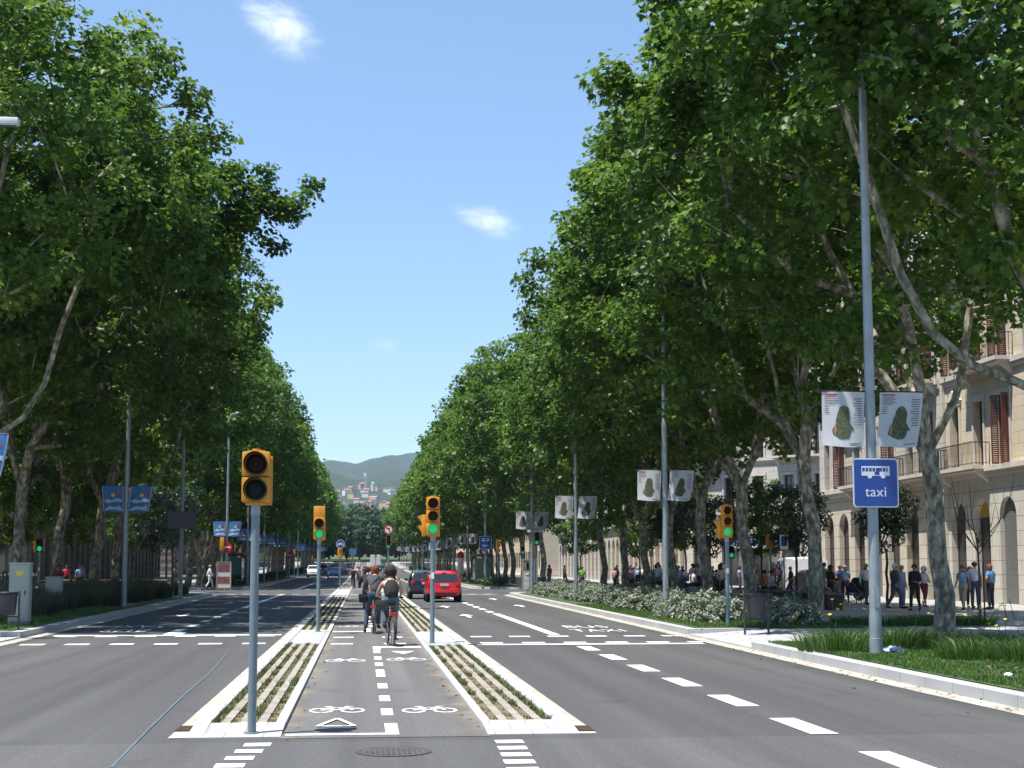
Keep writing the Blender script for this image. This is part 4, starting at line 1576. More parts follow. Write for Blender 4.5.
grass_patch('grass', 'short green grass of the lawn beside the taxi sign post', 70000, (8.45, 12.6, 14, 30.0), 0.02, 0.08, M_BLADE, 101, 0.17)
grass_patch('grass', 'shaded grass of the lawn behind the pale path', 26000, (13.3, 17.0, 18, 30.0), 0.03, 0.11, M_BLADE, 102, 0.17)
grass_patch('grass', 'grass along the kerb under the silver shrubs', 34000, (8.75, 13.1, 37.2, 60), 0.04, 0.12, M_BLADE, 103, 0.17)
grass_patch('grass', 'grass along the shaded kerb under the tall grasses', 30000, (-13.5, -8.9, 37.2, 56), 0.04, 0.13, M_BLADE, 104, 0.17)
# dry leaves blown onto the lawn edge, the gutter and the lane edges
g_ = np.random.default_rng(77)
spots_ = []
for n_, x0, x1, y0, y1, z_ in ((170, 8.4, 13, 15, 30, 0.235), (110, 7.75, 8.08, 13, 40, 0.012), (12, 6.6, 7.8, 13, 40, 0.005), (16, -0.8, -0.6, 15, 32, 0.011), (16, 1.1, 1.3, 15, 32, 0.011), (60, 8.5, 12, 30.5, 36.5, 0.17), (70, -9, -7.6, 34, 44, 0.02)):
    for _ in range(n_):
        spots_.append((g_.uniform(x0, x1), g_.uniform(y0, y1), z_ if x0 != 8.5 else 0.17))
M_DRY = leafy('dry_leaves', (0.10, 0.065, 0.03), (0.17, 0.11, 0.045), (0.26, 0.20, 0.08), 0.7, 0.1)
stuff(link('fallen_leaves', leaf_cloud('fallen_leaves', spots_, 0.004, 1, 0.065, M_DRY, 78, up=4.0, shape='plain')), 'dry brown leaves scattered over the lawn edge and gutter', 'fallen leaves')
# weeds growing in the rows of the central reservation
wv, wl, ws, wt_, wti = [], [], [], [], []
nv = nl = 0
for s, xr, xi in ((-1, 1.62, 0.93), (1, 2.11, 1.43)):
    w = (xr - xi) / 7
    for (y0, y1) in ROWS[s][:2]:
        for r in range(4):
            xa, xb = sorted((s * (xi + w * 2 * r), s * (xi + w * (2 * r + 1))))
            yy = y0
            while yy < y1:
                L = rng.uniform(0.1, 0.5)
                dense = 1.0 if (r == 3 or rng.random() < 0.25) else 0.3
                V, l, st, to, ti = blades_mesh('w', int((46 if dense == 1 else 12) * L * 4), (xa, xb, yy, yy + L), 0.02, 0.10 if dense == 1 else 0.05, 0.006, 0.7, M_WEED, rng.randrange(10 ** 6), tint_bias=rng.uniform(-0.2, 0.25))
                V[:, 2] += 0.036
                wv.append(V), wl.append(l + nv), ws.append(st + nl), wt_.append(to), wti.append(ti)
                nv += len(V)
                nl += len(l)
                yy += L + rng.uniform(0.0, 0.45)
stuff(link('weeds', fast_mesh('weeds', np.concatenate(wv), np.concatenate(wl), np.concatenate(ws), np.concatenate(wt_), M_WEED, np.concatenate(wti))),
      'green and straw-coloured weeds growing between the concrete rows of the central strips', 'weeds')


# ================================================================== BUILDINGS
M_CREAMWALL = stone('cream_ashlar', (0.66, 0.56, 0.41), (0.70, 0.60, 0.45), (0.36, 0.29, 0.20), 1.3, 0.52, 0.012, 'XZ', 0.4, 0.25)
M_PALEWALL = stone('pale_grey_ashlar', (0.60, 0.56, 0.49), (0.64, 0.60, 0.53), (0.30, 0.27, 0.23), 1.4, 0.62, 0.018, 'XZ', 0.6, 0.3)
M_SANDWALL = stone('sand_ashlar', (0.62, 0.55, 0.45), (0.66, 0.59, 0.49), (0.30, 0.25, 0.18), 1.5, 0.66, 0.02, 'XZ', 0.7, 0.3)
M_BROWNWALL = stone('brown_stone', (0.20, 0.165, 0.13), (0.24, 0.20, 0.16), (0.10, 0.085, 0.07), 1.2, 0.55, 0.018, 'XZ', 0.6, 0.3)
M_TRIM = mat('stone_trim', (0.55, 0.51, 0.45), 0.8, var=0.12, scale=1.5)
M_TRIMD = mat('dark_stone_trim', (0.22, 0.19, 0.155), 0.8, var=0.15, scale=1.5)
M_SHUT = mat('red_brown_shutter', (0.115, 0.032, 0.022), 0.6, var=0.15)
M_IRON = mat('wrought_iron', (0.025, 0.025, 0.026), 0.55, 0.4)
M_FRAME = mat('window_frame_brown', (0.10, 0.05, 0.03), 0.55)
M_INT = mat('dark_interior', (0.02, 0.018, 0.016), 0.9)
M_FAN = mat('amber_fanlight', (0.50, 0.27, 0.03), 0.35)
M_ROLL = mat('roller_shutter', (0.20, 0.20, 0.20), 0.5, 0.3, var=0.1)
M_AWN = mat('blue_awning', (0.03, 0.06, 0.16), 0.7)
_wmesh = {}


def window_meshes(ow, oh, kind):
    key = (round(ow, 2), round(oh, 2), kind)
    if key in _wmesh:
        return _wmesh[key]
    b = MB()
    f = 0.07
    b.box(0, f, 0, 0.07, 0, oh)
    b.box(ow - f, ow, 0, 0.07, 0, oh)
    b.box(f, ow - f, 0, 0.07, 0, f)
    b.box(f, ow - f, 0, 0.07, oh - f, oh)
    b.box(ow / 2 - 0.04, ow / 2 + 0.04, 0.004, 0.066, f, oh - f)
    b.box(f, ow / 2 - 0.04, 0.008, 0.062, oh * 0.72, oh * 0.72 + 0.05)
    b.box(ow / 2 + 0.04, ow - f, 0.008, 0.062, oh * 0.72, oh * 0.72 + 0.05)
    fr = b.mesh('window', M_FRAME)
    b = MB()
    b.box(f * 0.5, ow - f * 0.5, 0.03, 0.04, f * 0.5, oh - f * 0.5)
    pn = b.mesh('pane', M_GLASS)
    b = MB()
    w = ow / 2 - 0.02
    for k in range(int(oh / 0.09)):
        z = 0.05 + k * 0.09
        b.box(0.05, w - 0.05, -0.012, 0.02, z, z + 0.065)
    b.box(0, 0.05, -0.025, 0.025, 0, oh)
    b.box(w - 0.05, w, -0.025, 0.025, 0, oh)
    b.box(0.05, w - 0.05, -0.022, 0.022, 0, 0.05)
    b.box(0.05, w - 0.05, -0.022, 0.022, oh - 0.05, oh)
    sh = b.mesh('shutter', M_SHUT)
    _wmesh[key] = (fr, pn, sh)
    return _wmesh[key]


def balcony(parent, x0, x1, z, proud=0.85):
    b = MB()
    b.box(x0, x1, -proud, -0.003, z - 0.16, z)
    b.box(x0 + 0.1, x1 - 0.1, -proud + 0.12, -0.004, z - 0.24, z - 0.162)
    for xx in (x0 + 0.15, x1 - 0.35):
        b.prism([(-0.004, z - 0.242), (-proud + 0.2, z - 0.242), (-0.004, z - 0.75)], xx, xx + 0.2, 'X')
    s = b.build('balcony', M_TRIM, parent)
    r = MB()
    H = 1.02
    pts = [(x0 + 0.04, -0.02), (x0 + 0.04, -proud + 0.05), (x1 - 0.04, -proud + 0.05), (x1 - 0.04, -0.02)]
    for (p, q) in zip(pts, pts[1:]):
        r.tube([(*p, z + H), (*q, z + H)], 0.025, 6)
        r.tube([(*p, z + 0.1), (*q, z + 0.1)], 0.015, 5)
        n = max(2, int(math.dist(p, q) / 0.13))
        for k in range(n + 1):
            xx, yy = p[0] + (q[0] - p[0]) * k / n, p[1] + (q[1] - p[1]) * k / n
            r.tube([(xx, yy, z), (xx, yy, z + H)], 0.012, 4)
    r.build('railing', M_IRON, s)


def building(label, loc, rz, bays, bw, floors, ground, upper, trim, shutters=(), balconies=(), depth=14, fans=(), rolls=(), arch=True, lowdetail=False, pediments=(), seed=1):
    """facade in the local XZ plane looking along -Y; floors: (height, opening width, opening height, sill)"""
    g = random.Random(seed)
    t = thing('town_building', label, 'building', loc, rz)
    Lx = bays * bw
    gw, uw, tr = MB(), MB(), MB()
    T = 0.42
    z = 0.0
    zs = []
    for fi, (h, ow, oh, sill) in enumerate(floors):
        zs.append(z)
        mb = gw if fi == 0 else uw
        for k in range(bays):
            xa, xb = k * bw, (k + 1) * bw
            x0, x1 = xa + (bw - ow) / 2, xa + (bw + ow) / 2
            mb.box(xa, x0, 0, T, z, z + h)
            mb.box(x1, xb, 0, T, z, z + h)
            if sill > 0.01:
                mb.box(x0, x1, 0, T, z, z + sill)
            if fi == 0 and arch:
                zt = z + oh - ow / 2
                n = 14
                poly = [(x0, z + h), (x0, zt)] + [((x0 + x1) / 2 - math.cos(PI * i / n) * ow / 2, zt + math.sin(PI * i / n) * ow / 2) for i in range(1, n)] + [(x1, zt), (x1, z + h)]
                # wall above the arch in two halves so that each polygon stays simple
                m_ = len(poly) // 2
                cx = (x0 + x1) / 2
                top = zt + ow / 2
                left = [(x0, z + h), (x0, zt)] + [(cx - math.cos(PI * i / n) * ow / 2, zt + math.sin(PI * i / n) * ow / 2) for i in range(1, n // 2)] + [(cx, top), (cx, z + h)]
                right = [(2 * cx - a, b_) for a, b_ in left][::-1]
                mb.prism(left, 0, T, 'Y')
                mb.prism(right, 0, T, 'Y')
            else:
                mb.box(x0, x1, 0, T, z + sill + oh, z + h)
            # surrounds
            if fi > 0:
                e = 0.16
                zo = z + sill
                tr.box(x0 - e, x0 - 0.002, -0.07, -0.003, zo, zo + oh)
                tr.box(x1 + 0.002, x1 + e, -0.07, -0.003, zo, zo + oh)
                tr.box(x0 - e - 0.05, x1 + e + 0.05, -0.10, -0.003, zo + oh + 0.002, zo + oh + 0.24)
                if (fi, k) in pediments:
                    cx = (x0 + x1) / 2
                    tr.prism([(x0 - e - 0.12, zo + oh + 0.245), (x1 + e + 0.12, zo + oh + 0.245), (cx, zo + oh + 0.75)], -0.16, -0.003, 'Y')
            fr, pn, sh = window_meshes(ow, oh if not (fi == 0 and arch) else oh - ow / 2, 'w')
            inset = 0.28
            if fi == 0 and k in rolls:
                b = MB()
                zz = z
                while zz < z + oh - 0.11:
                    b.box(x0, x1, 0.2, 0.26, zz, zz + 0.085)
                    zz += 0.095
                b.build('roller_shutter', M_ROLL, t)
            else:
                w = link('window' if fi else 'shop_door', fr, t, (x0, inset, z + sill))
                link('pane', pn, w)
                if fi == 0 and arch:
                    b = MB()
                    b.prism([(ow / 2 - math.cos(PI * i / 14) * ow / 2, math.sin(PI * i / 14) * ow / 2) for i in range(15)], 0.02, 0.06, 'Y')
                    link('fanlight', b.mesh('fanlight', M_FAN if k in fans else M_GLASS), t, (x0, inset, z + oh - ow / 2 + 0.003))
                if (fi, k) in shutters or (shutters == 'all' and fi > 0 and g.random() < 0.7):
                    wd = ow / 2 - 0.02
                    o = link('shutter', sh, t, (x0 - 0.01, -0.05, z + sill))
                    o.rotation_euler = (0, 0, -R(100))
                    o.location = (x0 + 0.0, 0.1, z + sill)
                    o2 = link('shutter', sh, t, (x1, 0.1 - wd, z + sill))
                    o2.rotation_euler = (0, 0, R(90))
        # string course
        zt = z + h
        pr = 0.32 if fi in (0, len(floors) - 1) else 0.18
        tr.box(-0.02, Lx + 0.02, -pr, -0.004, zt - 0.22, zt - 0.002)
        tr.box(-0.02, Lx + 0.02, -pr * 0.55, -0.005, zt - 0.42, zt - 0.224)
        z = zt
    gw.build('ground_floor_wall', ground, t)
    uw.build('wall', upper, t)
    tr.build('stone_trim', trim, t)
    b = MB()
    b.box(0.02, Lx - 0.02, T + 0.003, depth, 0, z - 0.05)
    b.build('inner_block', M_INT if True else upper, t)
    b = MB()
    b.box(-0.05, Lx + 0.05, -0.55, depth + 0.1, z, z + 0.35)
    b.box(0, Lx, -0.1, 0.2, z + 0.352, z + 1.1)
    b.build('roof', trim, t)
    b = MB()
    b.box(-0.3, -0.003, 0.0, depth, 0, z - 0.002)
    b.build('side_wall', upper, t)
    b = MB()
    b.box(Lx + 0.003, Lx + 0.3, 0.0, depth, 0, z - 0.002)
    b.build('side_wall', upper, t)
    for fi, k0, k1 in balconies:
        balcony(t, k0 * bw + 0.25, k1 * bw - 0.25, zs[fi] + 0.02 + (floors[fi][3] if floors[fi][3] < 0.2 else 0))
    return t


FL = [(6.0, 1.62, 4.6, 0.0), (4.5, 1.0, 3.0, 0.03), (4.4, 1.05, 2.9, 0.03), (4.0, 1.0, 2.6, 0.03), (3.6, 1.0, 2.2, 0.03)]
# the nearest block at the right: two houses side by side
building('cream stone building with pediment window, arched shop doors and red-brown shutters', (27.5, 66.3, 0.15), -PI / 2, 10, 2.62, FL, M_PALEWALL, M_CREAMWALL, M_TRIM,
         shutters={(1, 2), (1, 4), (1, 5), (2, 0), (2, 1), (2, 2), (2, 4), (2, 6), (3, 1), (3, 2), (3, 5), (4, 0), (4, 3)}, balconies=((1, 0, 2), (1, 4, 6), (2, 1, 3), (2, 5, 7), (3, 0, 2), (4, 2, 4)),
         fans=(1, 2, 4, 5), rolls=(2, 5, 7), pediments={(1, 0), (1, 3), (1, 6)}, seed=3)
building('pale grey building with balconies and red-brown shutters beside the cream one', (27.35, 84.6, 0.15), -PI / 2, 7, 2.6, FL, M_SANDWALL, M_PALEWALL, M_TRIM,
         shutters={(1, 1), (1, 4), (1, 6), (2, 6), (2, 5), (2, 3), (2, 2), (3, 6), (3, 4), (3, 1)}, balconies=((1, 5, 7), (1, 2, 4), (2, 5, 7), (2, 1, 3), (3, 4, 6)), fans=(6,), rolls=(3,), seed=4)
building('sand stone corner house with a cut-off corner beyond the side street', (27.5, 121.8, 0.15), -PI / 4, 5, 2.8, FL, M_SANDWALL, M_PALEWALL, M_TRIM,
         shutters={(1, 0), (2, 1), (2, 3), (3, 2)}, balconies=((1, 1, 2), (1, 3, 4), (2, 0, 2), (2, 3, 5), (3, 1, 4)), seed=5, depth=10)
building('long sand stone house front behind the farther white banners', (27.45, 157.0, 0.15), -PI / 2, 13, 2.68, FL, M_SANDWALL, M_CREAMWALL, M_TRIM,
         shutters={(1, 2), (1, 7), (2, 4), (2, 9), (3, 3)}, balconies=((1, 1, 3), (1, 6, 8), (2, 3, 5), (2, 9, 11)), seed=6)
building('pale house front far along the avenue, white-banner side', (27.6, 204, 0.15), -PI / 2, 16, 2.9, FL, M_PALEWALL, M_PALEWALL, M_TRIM, balconies=((1, 1, 3), (2, 6, 8)), seed=7)
# the shaded side
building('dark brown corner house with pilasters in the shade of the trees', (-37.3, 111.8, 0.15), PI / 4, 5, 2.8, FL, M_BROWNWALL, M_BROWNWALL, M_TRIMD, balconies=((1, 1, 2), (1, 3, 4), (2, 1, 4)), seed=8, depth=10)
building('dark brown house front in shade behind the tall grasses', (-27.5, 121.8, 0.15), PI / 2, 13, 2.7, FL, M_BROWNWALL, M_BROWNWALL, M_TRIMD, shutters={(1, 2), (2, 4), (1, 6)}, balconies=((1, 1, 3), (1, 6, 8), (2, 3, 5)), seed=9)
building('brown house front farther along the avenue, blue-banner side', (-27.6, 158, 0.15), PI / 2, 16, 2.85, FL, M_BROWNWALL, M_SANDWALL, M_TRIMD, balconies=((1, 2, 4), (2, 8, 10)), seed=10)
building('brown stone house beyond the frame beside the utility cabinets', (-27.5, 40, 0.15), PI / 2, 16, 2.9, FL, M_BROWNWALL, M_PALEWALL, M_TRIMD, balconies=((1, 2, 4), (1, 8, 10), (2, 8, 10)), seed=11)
# distant fronts, seen only as slivers between the trunks
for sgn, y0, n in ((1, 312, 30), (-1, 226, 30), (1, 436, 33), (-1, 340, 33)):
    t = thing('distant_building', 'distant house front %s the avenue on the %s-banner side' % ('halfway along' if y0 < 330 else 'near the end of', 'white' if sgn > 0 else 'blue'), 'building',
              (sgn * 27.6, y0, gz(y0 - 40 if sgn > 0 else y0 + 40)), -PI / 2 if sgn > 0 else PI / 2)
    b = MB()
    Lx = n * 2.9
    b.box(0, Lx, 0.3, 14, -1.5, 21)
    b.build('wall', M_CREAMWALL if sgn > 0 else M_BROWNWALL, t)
    b = MB()
    b.box(-0.2, Lx + 0.2, -0.2, 14.2, 21, 21.5)
    b.build('roof', M_TRIM, t)
    b = MB()
    b.box(0.2, 1.3, 0.22, 0.29, 0, 2.6)
    pm = b.mesh('window', M_GLASS)
    for fi in range(3):
        for k in range(n):
            link('window', pm, t, (k * 2.9 + 0.7, 0, 1.0 + fi * 4.6))
# blue shop awning on the cream building's neighbour
t = thing('shop_awning', 'rounded dark blue shop awning with a white edge on the sand stone corner house', 'awning', (32.3, 117.0, 3.4), -PI / 4)
b = MB()
prof = [(0, 0.9), (-0.5, 0.82), (-0.95, 0.5), (-1.15, 0.0)]
for k in range(10):
    x0, x1 = -2.0 + 0.4 * k, -2.0 + 0.4 * (k + 1)
    for (p, q) in zip(prof, prof[1:]):
        e0, e1 = math.sqrt(max(0, 1 - (x0 / 2.02) ** 2)), math.sqrt(max(0, 1 - (x1 / 2.02) ** 2))
        b.quad((x0, p[0] - 0.02, p[1] * e0), (x1, p[0] - 0.02, p[1] * e1), (x1, q[0] - 0.02, q[1] * e1), (x0, q[0] - 0.02, q[1] * e0))
b.build('canvas', M_AWN, t)
b = MB()
b.box(-2.0, 2.0, -1.19, -1.17, -0.22, 0.02)
b.build('edge_band', M_WHITE, t)


# ================================================================== STREET FURNITURE
# ---- lamp posts
def lamp_post_proto():
    t = thing('lamp_post', 'proto', 'lamp post')
    b = MB()
    b.tube([(0, 0, -0.1), (0, 0, 0.30)], 0.118, 16)
    b.tube([(0, 0, 0.30), (0, 0, 0.305), (0, 0, 0.72)], [0.121, 0.112, 0.112], 16)
    b.build('base', M_STEEL, t, True)
    b = MB()
    b.tube([(0, 0, 0.72), (0, 0, 6.0), (0, 0, 12.4)], [0.103, 0.088, 0.062], 16)
    sf = b.build('shaft', M_STEEL, t, True)
    b = MB()
    b.box(-0.045, 0.045, -0.113, -0.08, 0.86, 1.22)
    b.build('access_door', M_STEEL, sf)
    b = MB()
    b.tube([(0, 0, 12.3), (-0.15, 0, 12.55), (-0.5, 0, 12.62)], 0.04, 8)
    b.build('bracket', M_STEEL, t, True)
    b = MB()
    b.bbox(-0.98, -0.36, -0.15, 0.15, 12.54, 12.72, 0.05)
    hd = b.build('lamp_head', mat('lamp_head_white', (0.6, 0.62, 0.63), 0.4), t, True)
    b = MB()
    b.box(-0.9, -0.45, -0.11, 0.11, 12.52, 12.538)
    b.build('lens', M_CHROME, hd)
    return t


LAMP0 = lamp_post_proto()
RPOSTS = [(9.30, 25.82, 'tall grey lamp post carrying the nearest blue bus and taxi sign'),
          (10.03, 47.7, 'tall grey lamp post with white banners just behind the kerb signal with three lamps'),
          (9.65, 65.6, 'lamp post in the silver shrubs with the third pair of white banners'),
          (9.85, 84.5, 'darker lamp post with small white banners beside the poster stand'),
          (10.33, 123.0, 'lamp post with the small far bus and taxi sign'),
          (10.2, 142.0, 'lamp post with white banners just behind the far bus shelter'),
          (10.2, 163.0, 'lamp post with white banners seen over the red car')]
RPOSTS += [(10.2, y, 'far lamp post in the row with white banners') for y in (184, 205, 228, 250, 272, 294, 316, 340, 365, 390)]
LPOSTS = [(-9.6, 36.3, 'lamp post outside the frame that holds the nearest blue banner'),
          (-9.4, 59.2, 'lamp post with a pair of dark shaded blue banners in the tall grasses'),
          (-9.55, 78.4, 'lamp post at the end of the tall grasses with a dark square panel'),
          (-9.69, 105.8, 'lamp post with a no entry sign and bright blue banners'),
          (-9.7, 125.0, 'lamp post with blue banners partly hidden by the nearest signal pole'),
          (-9.7, 146.0, 'lamp post with blue banners right of the nearest signal pole'),
          (-9.7, 168.0, 'lamp post with small blue banners left of the far no entry sign'),
          (-9.75, 196.0, 'lamp post with the far no entry sign')]
LPOSTS += [(-9.7, y, 'far lamp post in the row with blue banners') for y in (222, 246, 270, 294, 318, 342, 366)]
first = True
for side, lst in ((1, RPOSTS), (-1, LPOSTS)):
    for x, y, lab in lst:
        grp = 'lamp posts with white banners' if side > 0 else 'lamp posts with blue banners'
        if first:
            LAMP0.location = (x, y, 0.15 + gz(y))
            tag(LAMP0, lab, 'lamp post', grp)
            first = False
        else:
            copy_tree(LAMP0, lab, (x, y, 0.15 + gz(y)), 0 if side > 0 else PI, grp)

# ---- banners
M_BAN = mat('banner_cloth_white', (0.38, 0.39, 0.41), 0.85, var2=(0.46, 0.47, 0.49), scale=1.5)
M_FIG = mat('banner_olive_print', (0.030, 0.035, 0.018), 0.85, var2=(0.10, 0.11, 0.06), scale=22)
M_TXT = mat('banner_text_print', (0.09, 0.09, 0.10), 0.85)
M_TXTR = mat('banner_red_print', (0.45, 0.05, 0.08), 0.85)
M_SKINP = mat('banner_skin_print', (0.32, 0.15, 0.10), 0.85)
M_BANB = mat('banner_cloth_blue', (0.018, 0.11, 0.30), 0.8, var2=(0.04, 0.17, 0.40), scale=2.0)
M_BANW = mat('banner_cloud_print', (0.36, 0.42, 0.48), 0.85)
M_BANY = mat('banner_yellow_print', (0.60, 0.42, 0.06), 0.85)
BW_, BH_ = 0.84, 1.06


def bend(u, v, sweep, off=0.0):
    x = 0.07 + u * BW_ * (1 - 0.06 * v) - sweep * v * v
    y = -0.10 * math.sin(PI * u) * (0.25 + 0.75 * v) - 0.06 * v * v - off
    z = -v * (BH_ + 0.05 * math.sin(PI * (u - 0.25)) - 0.06 * u)
    return (x, y, z)


def on_cloth(mb, poly, sweep, off=0.010, mi=0):
    cx, cy = sum(p[0] for p in poly) / len(poly), sum(p[1] for p in poly) / len(poly)
    mid = [((p[0] + cx) / 2, (p[1] + cy) / 2) for p in poly]
    n = len(poly)
    vs = [bend(u, v, sweep, off) for u, v in poly] + [bend(u, v, sweep, off) for u, v in mid] + [bend(cx, cy, sweep, off)]
    fs = []
    for i in range(n):
        j = (i + 1) % n
        fs.append((i, j, n + j, n + i))
        fs.append((n + i, n + j, 2 * n))
    mb.add(vs, fs, mi)


def banner_meshes(kind, mirror, sweep, seed):
    g = random.Random(seed)
    res = []
    b = MB()
    N = 12
    for thick in (0.0, -0.006):
        for j in range(N + 1):
            for i in range(N + 1):
                b.v.append(bend(i / N, j / N, sweep, thick))
    o2 = (N + 1) ** 2
    for j in range(N):
        for i in range(N):
            a = j * (N + 1) + i
            b.f.append((a, a + 1, a + N + 2, a + N + 1))
            b.f.append((o2 + a, o2 + a + N + 1, o2 + a + N + 2, o2 + a + 1))
            b.m += [0, 0]
    res.append(('cloth', b.mesh('cloth', M_BAN if kind == 'white' else M_BANB, True)))
    b = MB()
    b.tube([(-0.02, 0.0, 0.012), (0.07 + BW_, 0.0, 0.012)], 0.016, 6)
    b.tube([(0.0, 0, -0.02), (0.0, 0, 0.05)], 0.03, 8)
    res.append(('rod', b.mesh('rod', M_IRON)))
    b = MB()
    if kind == 'white':
        out = [(0.50, 0.24), (0.57, 0.27), (0.62, 0.34), (0.63, 0.44), (0.62, 0.54), (0.68, 0.62), (0.74, 0.70), (0.66, 0.70), (0.64, 0.78), (0.58, 0.85),
               (0.46, 0.86), (0.34, 0.84), (0.27, 0.80), (0.22, 0.76), (0.25, 0.66), (0.30, 0.58), (0.33, 0.46), (0.37, 0.35), (0.43, 0.27)]
        jag = []
        for i, p in enumerate(out):
            q = out[(i + 1) % len(out)]
            jag.append(p)
            jag.append(((p[0] + q[0]) / 2 + g.uniform(-0.022, 0.022), (p[1] + q[1]) / 2 + g.uniform(-0.02, 0.02)))
        on_cloth(b, jag, sweep, 0.010)
        res.append(('figure_print', b.mesh('figure_print', M_FIG)))
        b = MB()
        on_cloth(b, [(0.27, 0.62), (0.30, 0.58), (0.31, 0.70), (0.29, 0.80), (0.25, 0.74)], sweep, 0.014)
        res.append(('arm_print', b.mesh('arm_print', M_SKINP)))
        b = MB()
        for k in range(12):
            v = 0.12 + k * 0.043
            L = g.uniform(0.12, 0.22)
            on_cloth(b, [(0.93 - L, v), (0.93, v), (0.93, v + 0.014), (0.93 - L, v + 0.014)], sweep, 0.009)
        for k in range(5):
            v = 0.09 + k * 0.032
            L = g.uniform(0.18, 0.32)
            on_cloth(b, [(0.06, v), (0.06 + L, v), (0.06 + L, v + 0.012), (0.06, v + 0.012)], sweep, 0.009)
        for k in range(4):
            v = 0.27 + k * 0.04
            on_cloth(b, [(0.06, v), (0.06 + g.uniform(0.06, 0.14), v), (0.15, v + 0.012), (0.06, v + 0.012)], sweep, 0.009)
        on_cloth(b, [(0.62, 0.93), (0.93, 0.93), (0.93, 0.945), (0.62, 0.945)], sweep, 0.009)
        res.append(('text_print', b.mesh('text_print', M_TXT)))
        b = MB()
        on_cloth(b, [(0.06, 0.035), (0.34, 0.035), (0.34, 0.065), (0.06, 0.065)], sweep, 0.009)
        res.append(('heading_print', b.mesh('heading_print', M_TXTR)))
    else:
        on_cloth(b, [(0.05, 0.60), (0.25, 0.50), (0.45, 0.56), (0.70, 0.45), (0.95, 0.52), (0.95, 0.62), (0.6, 0.60), (0.3, 0.66)], sweep, 0.010)
        on_cloth(b, [(0.10, 0.90), (0.35, 0.76), (0.60, 0.80), (0.85, 0.74), (0.94, 0.95), (0.10, 0.97)], sweep, 0.010)
        for e in ((0.0, 0.035, 0, 1), (0.965, 1.0, 0, 1)):
            on_cloth(b, [(e[0], 0.01), (e[1], 0.01), (e[1], 0.99), (e[0], 0.99)], sweep, 0.008)
        res.append(('cloud_print', b.mesh('cloud_print', M_BANW)))
        b = MB()
        on_cloth(b, [(0.42, 0.32), (0.58, 0.26), (0.66, 0.36), (0.52, 0.44)], sweep, 0.011)
        res.append(('yellow_print', b.mesh('yellow_print', M_BANY)))
        b = MB()
        on_cloth(b, [(0.66, 0.20), (0.80, 0.16), (0.84, 0.28), (0.72, 0.32)], sweep, 0.011)
        res.append(('red_print', b.mesh('red_print', M_TXTR)))
    return res


BANNERS = {('white', -1): banner_meshes('white', 0, 0.02, 1), ('white', 1): banner_meshes('white', 0, 0.12, 2),
           ('blue', -1): banner_meshes('blue', 0, -0.10, 3), ('blue', 1): banner_meshes('blue', 0, 0.10, 4)}


def banner(kind, side, x, y, z, label, grp, rz=0.0, sc=1.0, fardetail=False):
    t = thing('banner', label, 'banner', (x + side * 0.10 - (BW_ + 0.14 if side < 0 else 0) * sc, y, z), rz, grp, sc)
    if side < 0:
        t.location.x = x - 0.10 - (BW_ + 0.09) * sc
    for nm, me in BANNERS[(kind, side)]:
        link(nm, me, t)


ZB = 4.95
pair_lab = {0: 'white figure banner %s the post with the nearest taxi sign', 1: 'white figure banner %s the post behind the three-lamp kerb signal',
            2: 'white figure banner %s the third post, over the silver shrubs', 3: 'white figure banner %s the post beside the poster stand',
            4: None, 5: 'white banner %s the post behind the far bus shelter', 6: 'white banner %s the post over the red car'}
for i, (x, y, lab) in enumerate(RPOSTS):
    if i == 4:
        continue
    pl = pair_lab.get(i, 'far white banner in the dwindling row of banner posts')
    for s in (-1, 1):
        l2 = (pl % ('left of' if s < 0 else 'right of')) if '%' in pl else pl
        banner('white', s, x, y - 0.06, ZB + gz(y), l2, 'white banners on the lamp posts', rng.uniform(-0.06, 0.06), 0.97 if i < 2 else 0.98)
lab_b = {0: 'blue banner with white and red print cut by the picture edge', 1: 'dark shaded blue banner %s the post in the tall grasses', 3: 'bright blue banner %s the post with the near no entry sign',
         4: 'blue banner %s the post hidden behind the nearest signal', 5: 'blue banner %s the post just right of the nearest signal pole', 6: 'dark blue banner %s the fifth post of its row',
         7: 'blue banner %s the post with the far no entry sign'}
for i, (x, y, lab) in enumerate(LPOSTS):
    if i == 2:
        continue
    pl = lab_b.get(i, 'far blue banner in the dwindling row of banner posts')
    for s in (-1, 1):
        if i == 0 and s < 0:
            continue
        l2 = (pl % ('left of' if s < 0 else 'right of')) if '%' in pl else pl
        banner('blue', s, x, y - 0.06, ZB + gz(y), l2, 'blue banners on the lamp posts', rng.uniform(-0.06, 0.06), 1.0)
t = thing('sign_panel', 'dark square panel, seen from behind, on the post at the end of the tall grasses', 'sign', (-9.55, 78.25, 4.2))
b = MB()
b.box(-0.72, 0.72, -0.04, -0.0, -0.45, 0.45)
b.build('panel', mat('sign_back', (0.10, 0.11, 0.12), 0.5, 0.3), t)
b = MB()
b.box(-0.6, 0.6, 0.001, 0.05, 0.2, 0.25)
b.box(-0.6, 0.6, 0.001, 0.05, -0.25, -0.2)
b.build('bracket', M_DKG, t)


# ---- blue bus and taxi signs
def rounded(w, h, r, n=5):
    pts = []
    for cx, cy, a0 in ((w / 2 - r, h / 2 - r, 0), (-w / 2 + r, h / 2 - r, 90), (-w / 2 + r, -h / 2 + r, 180), (w / 2 - r, -h / 2 + r, 270)):
        for i in range(n + 1):
            a = R(a0 + 90 * i / n)
            pts.append((cx + r * math.cos(a), cy + r * math.sin(a)))
    return pts


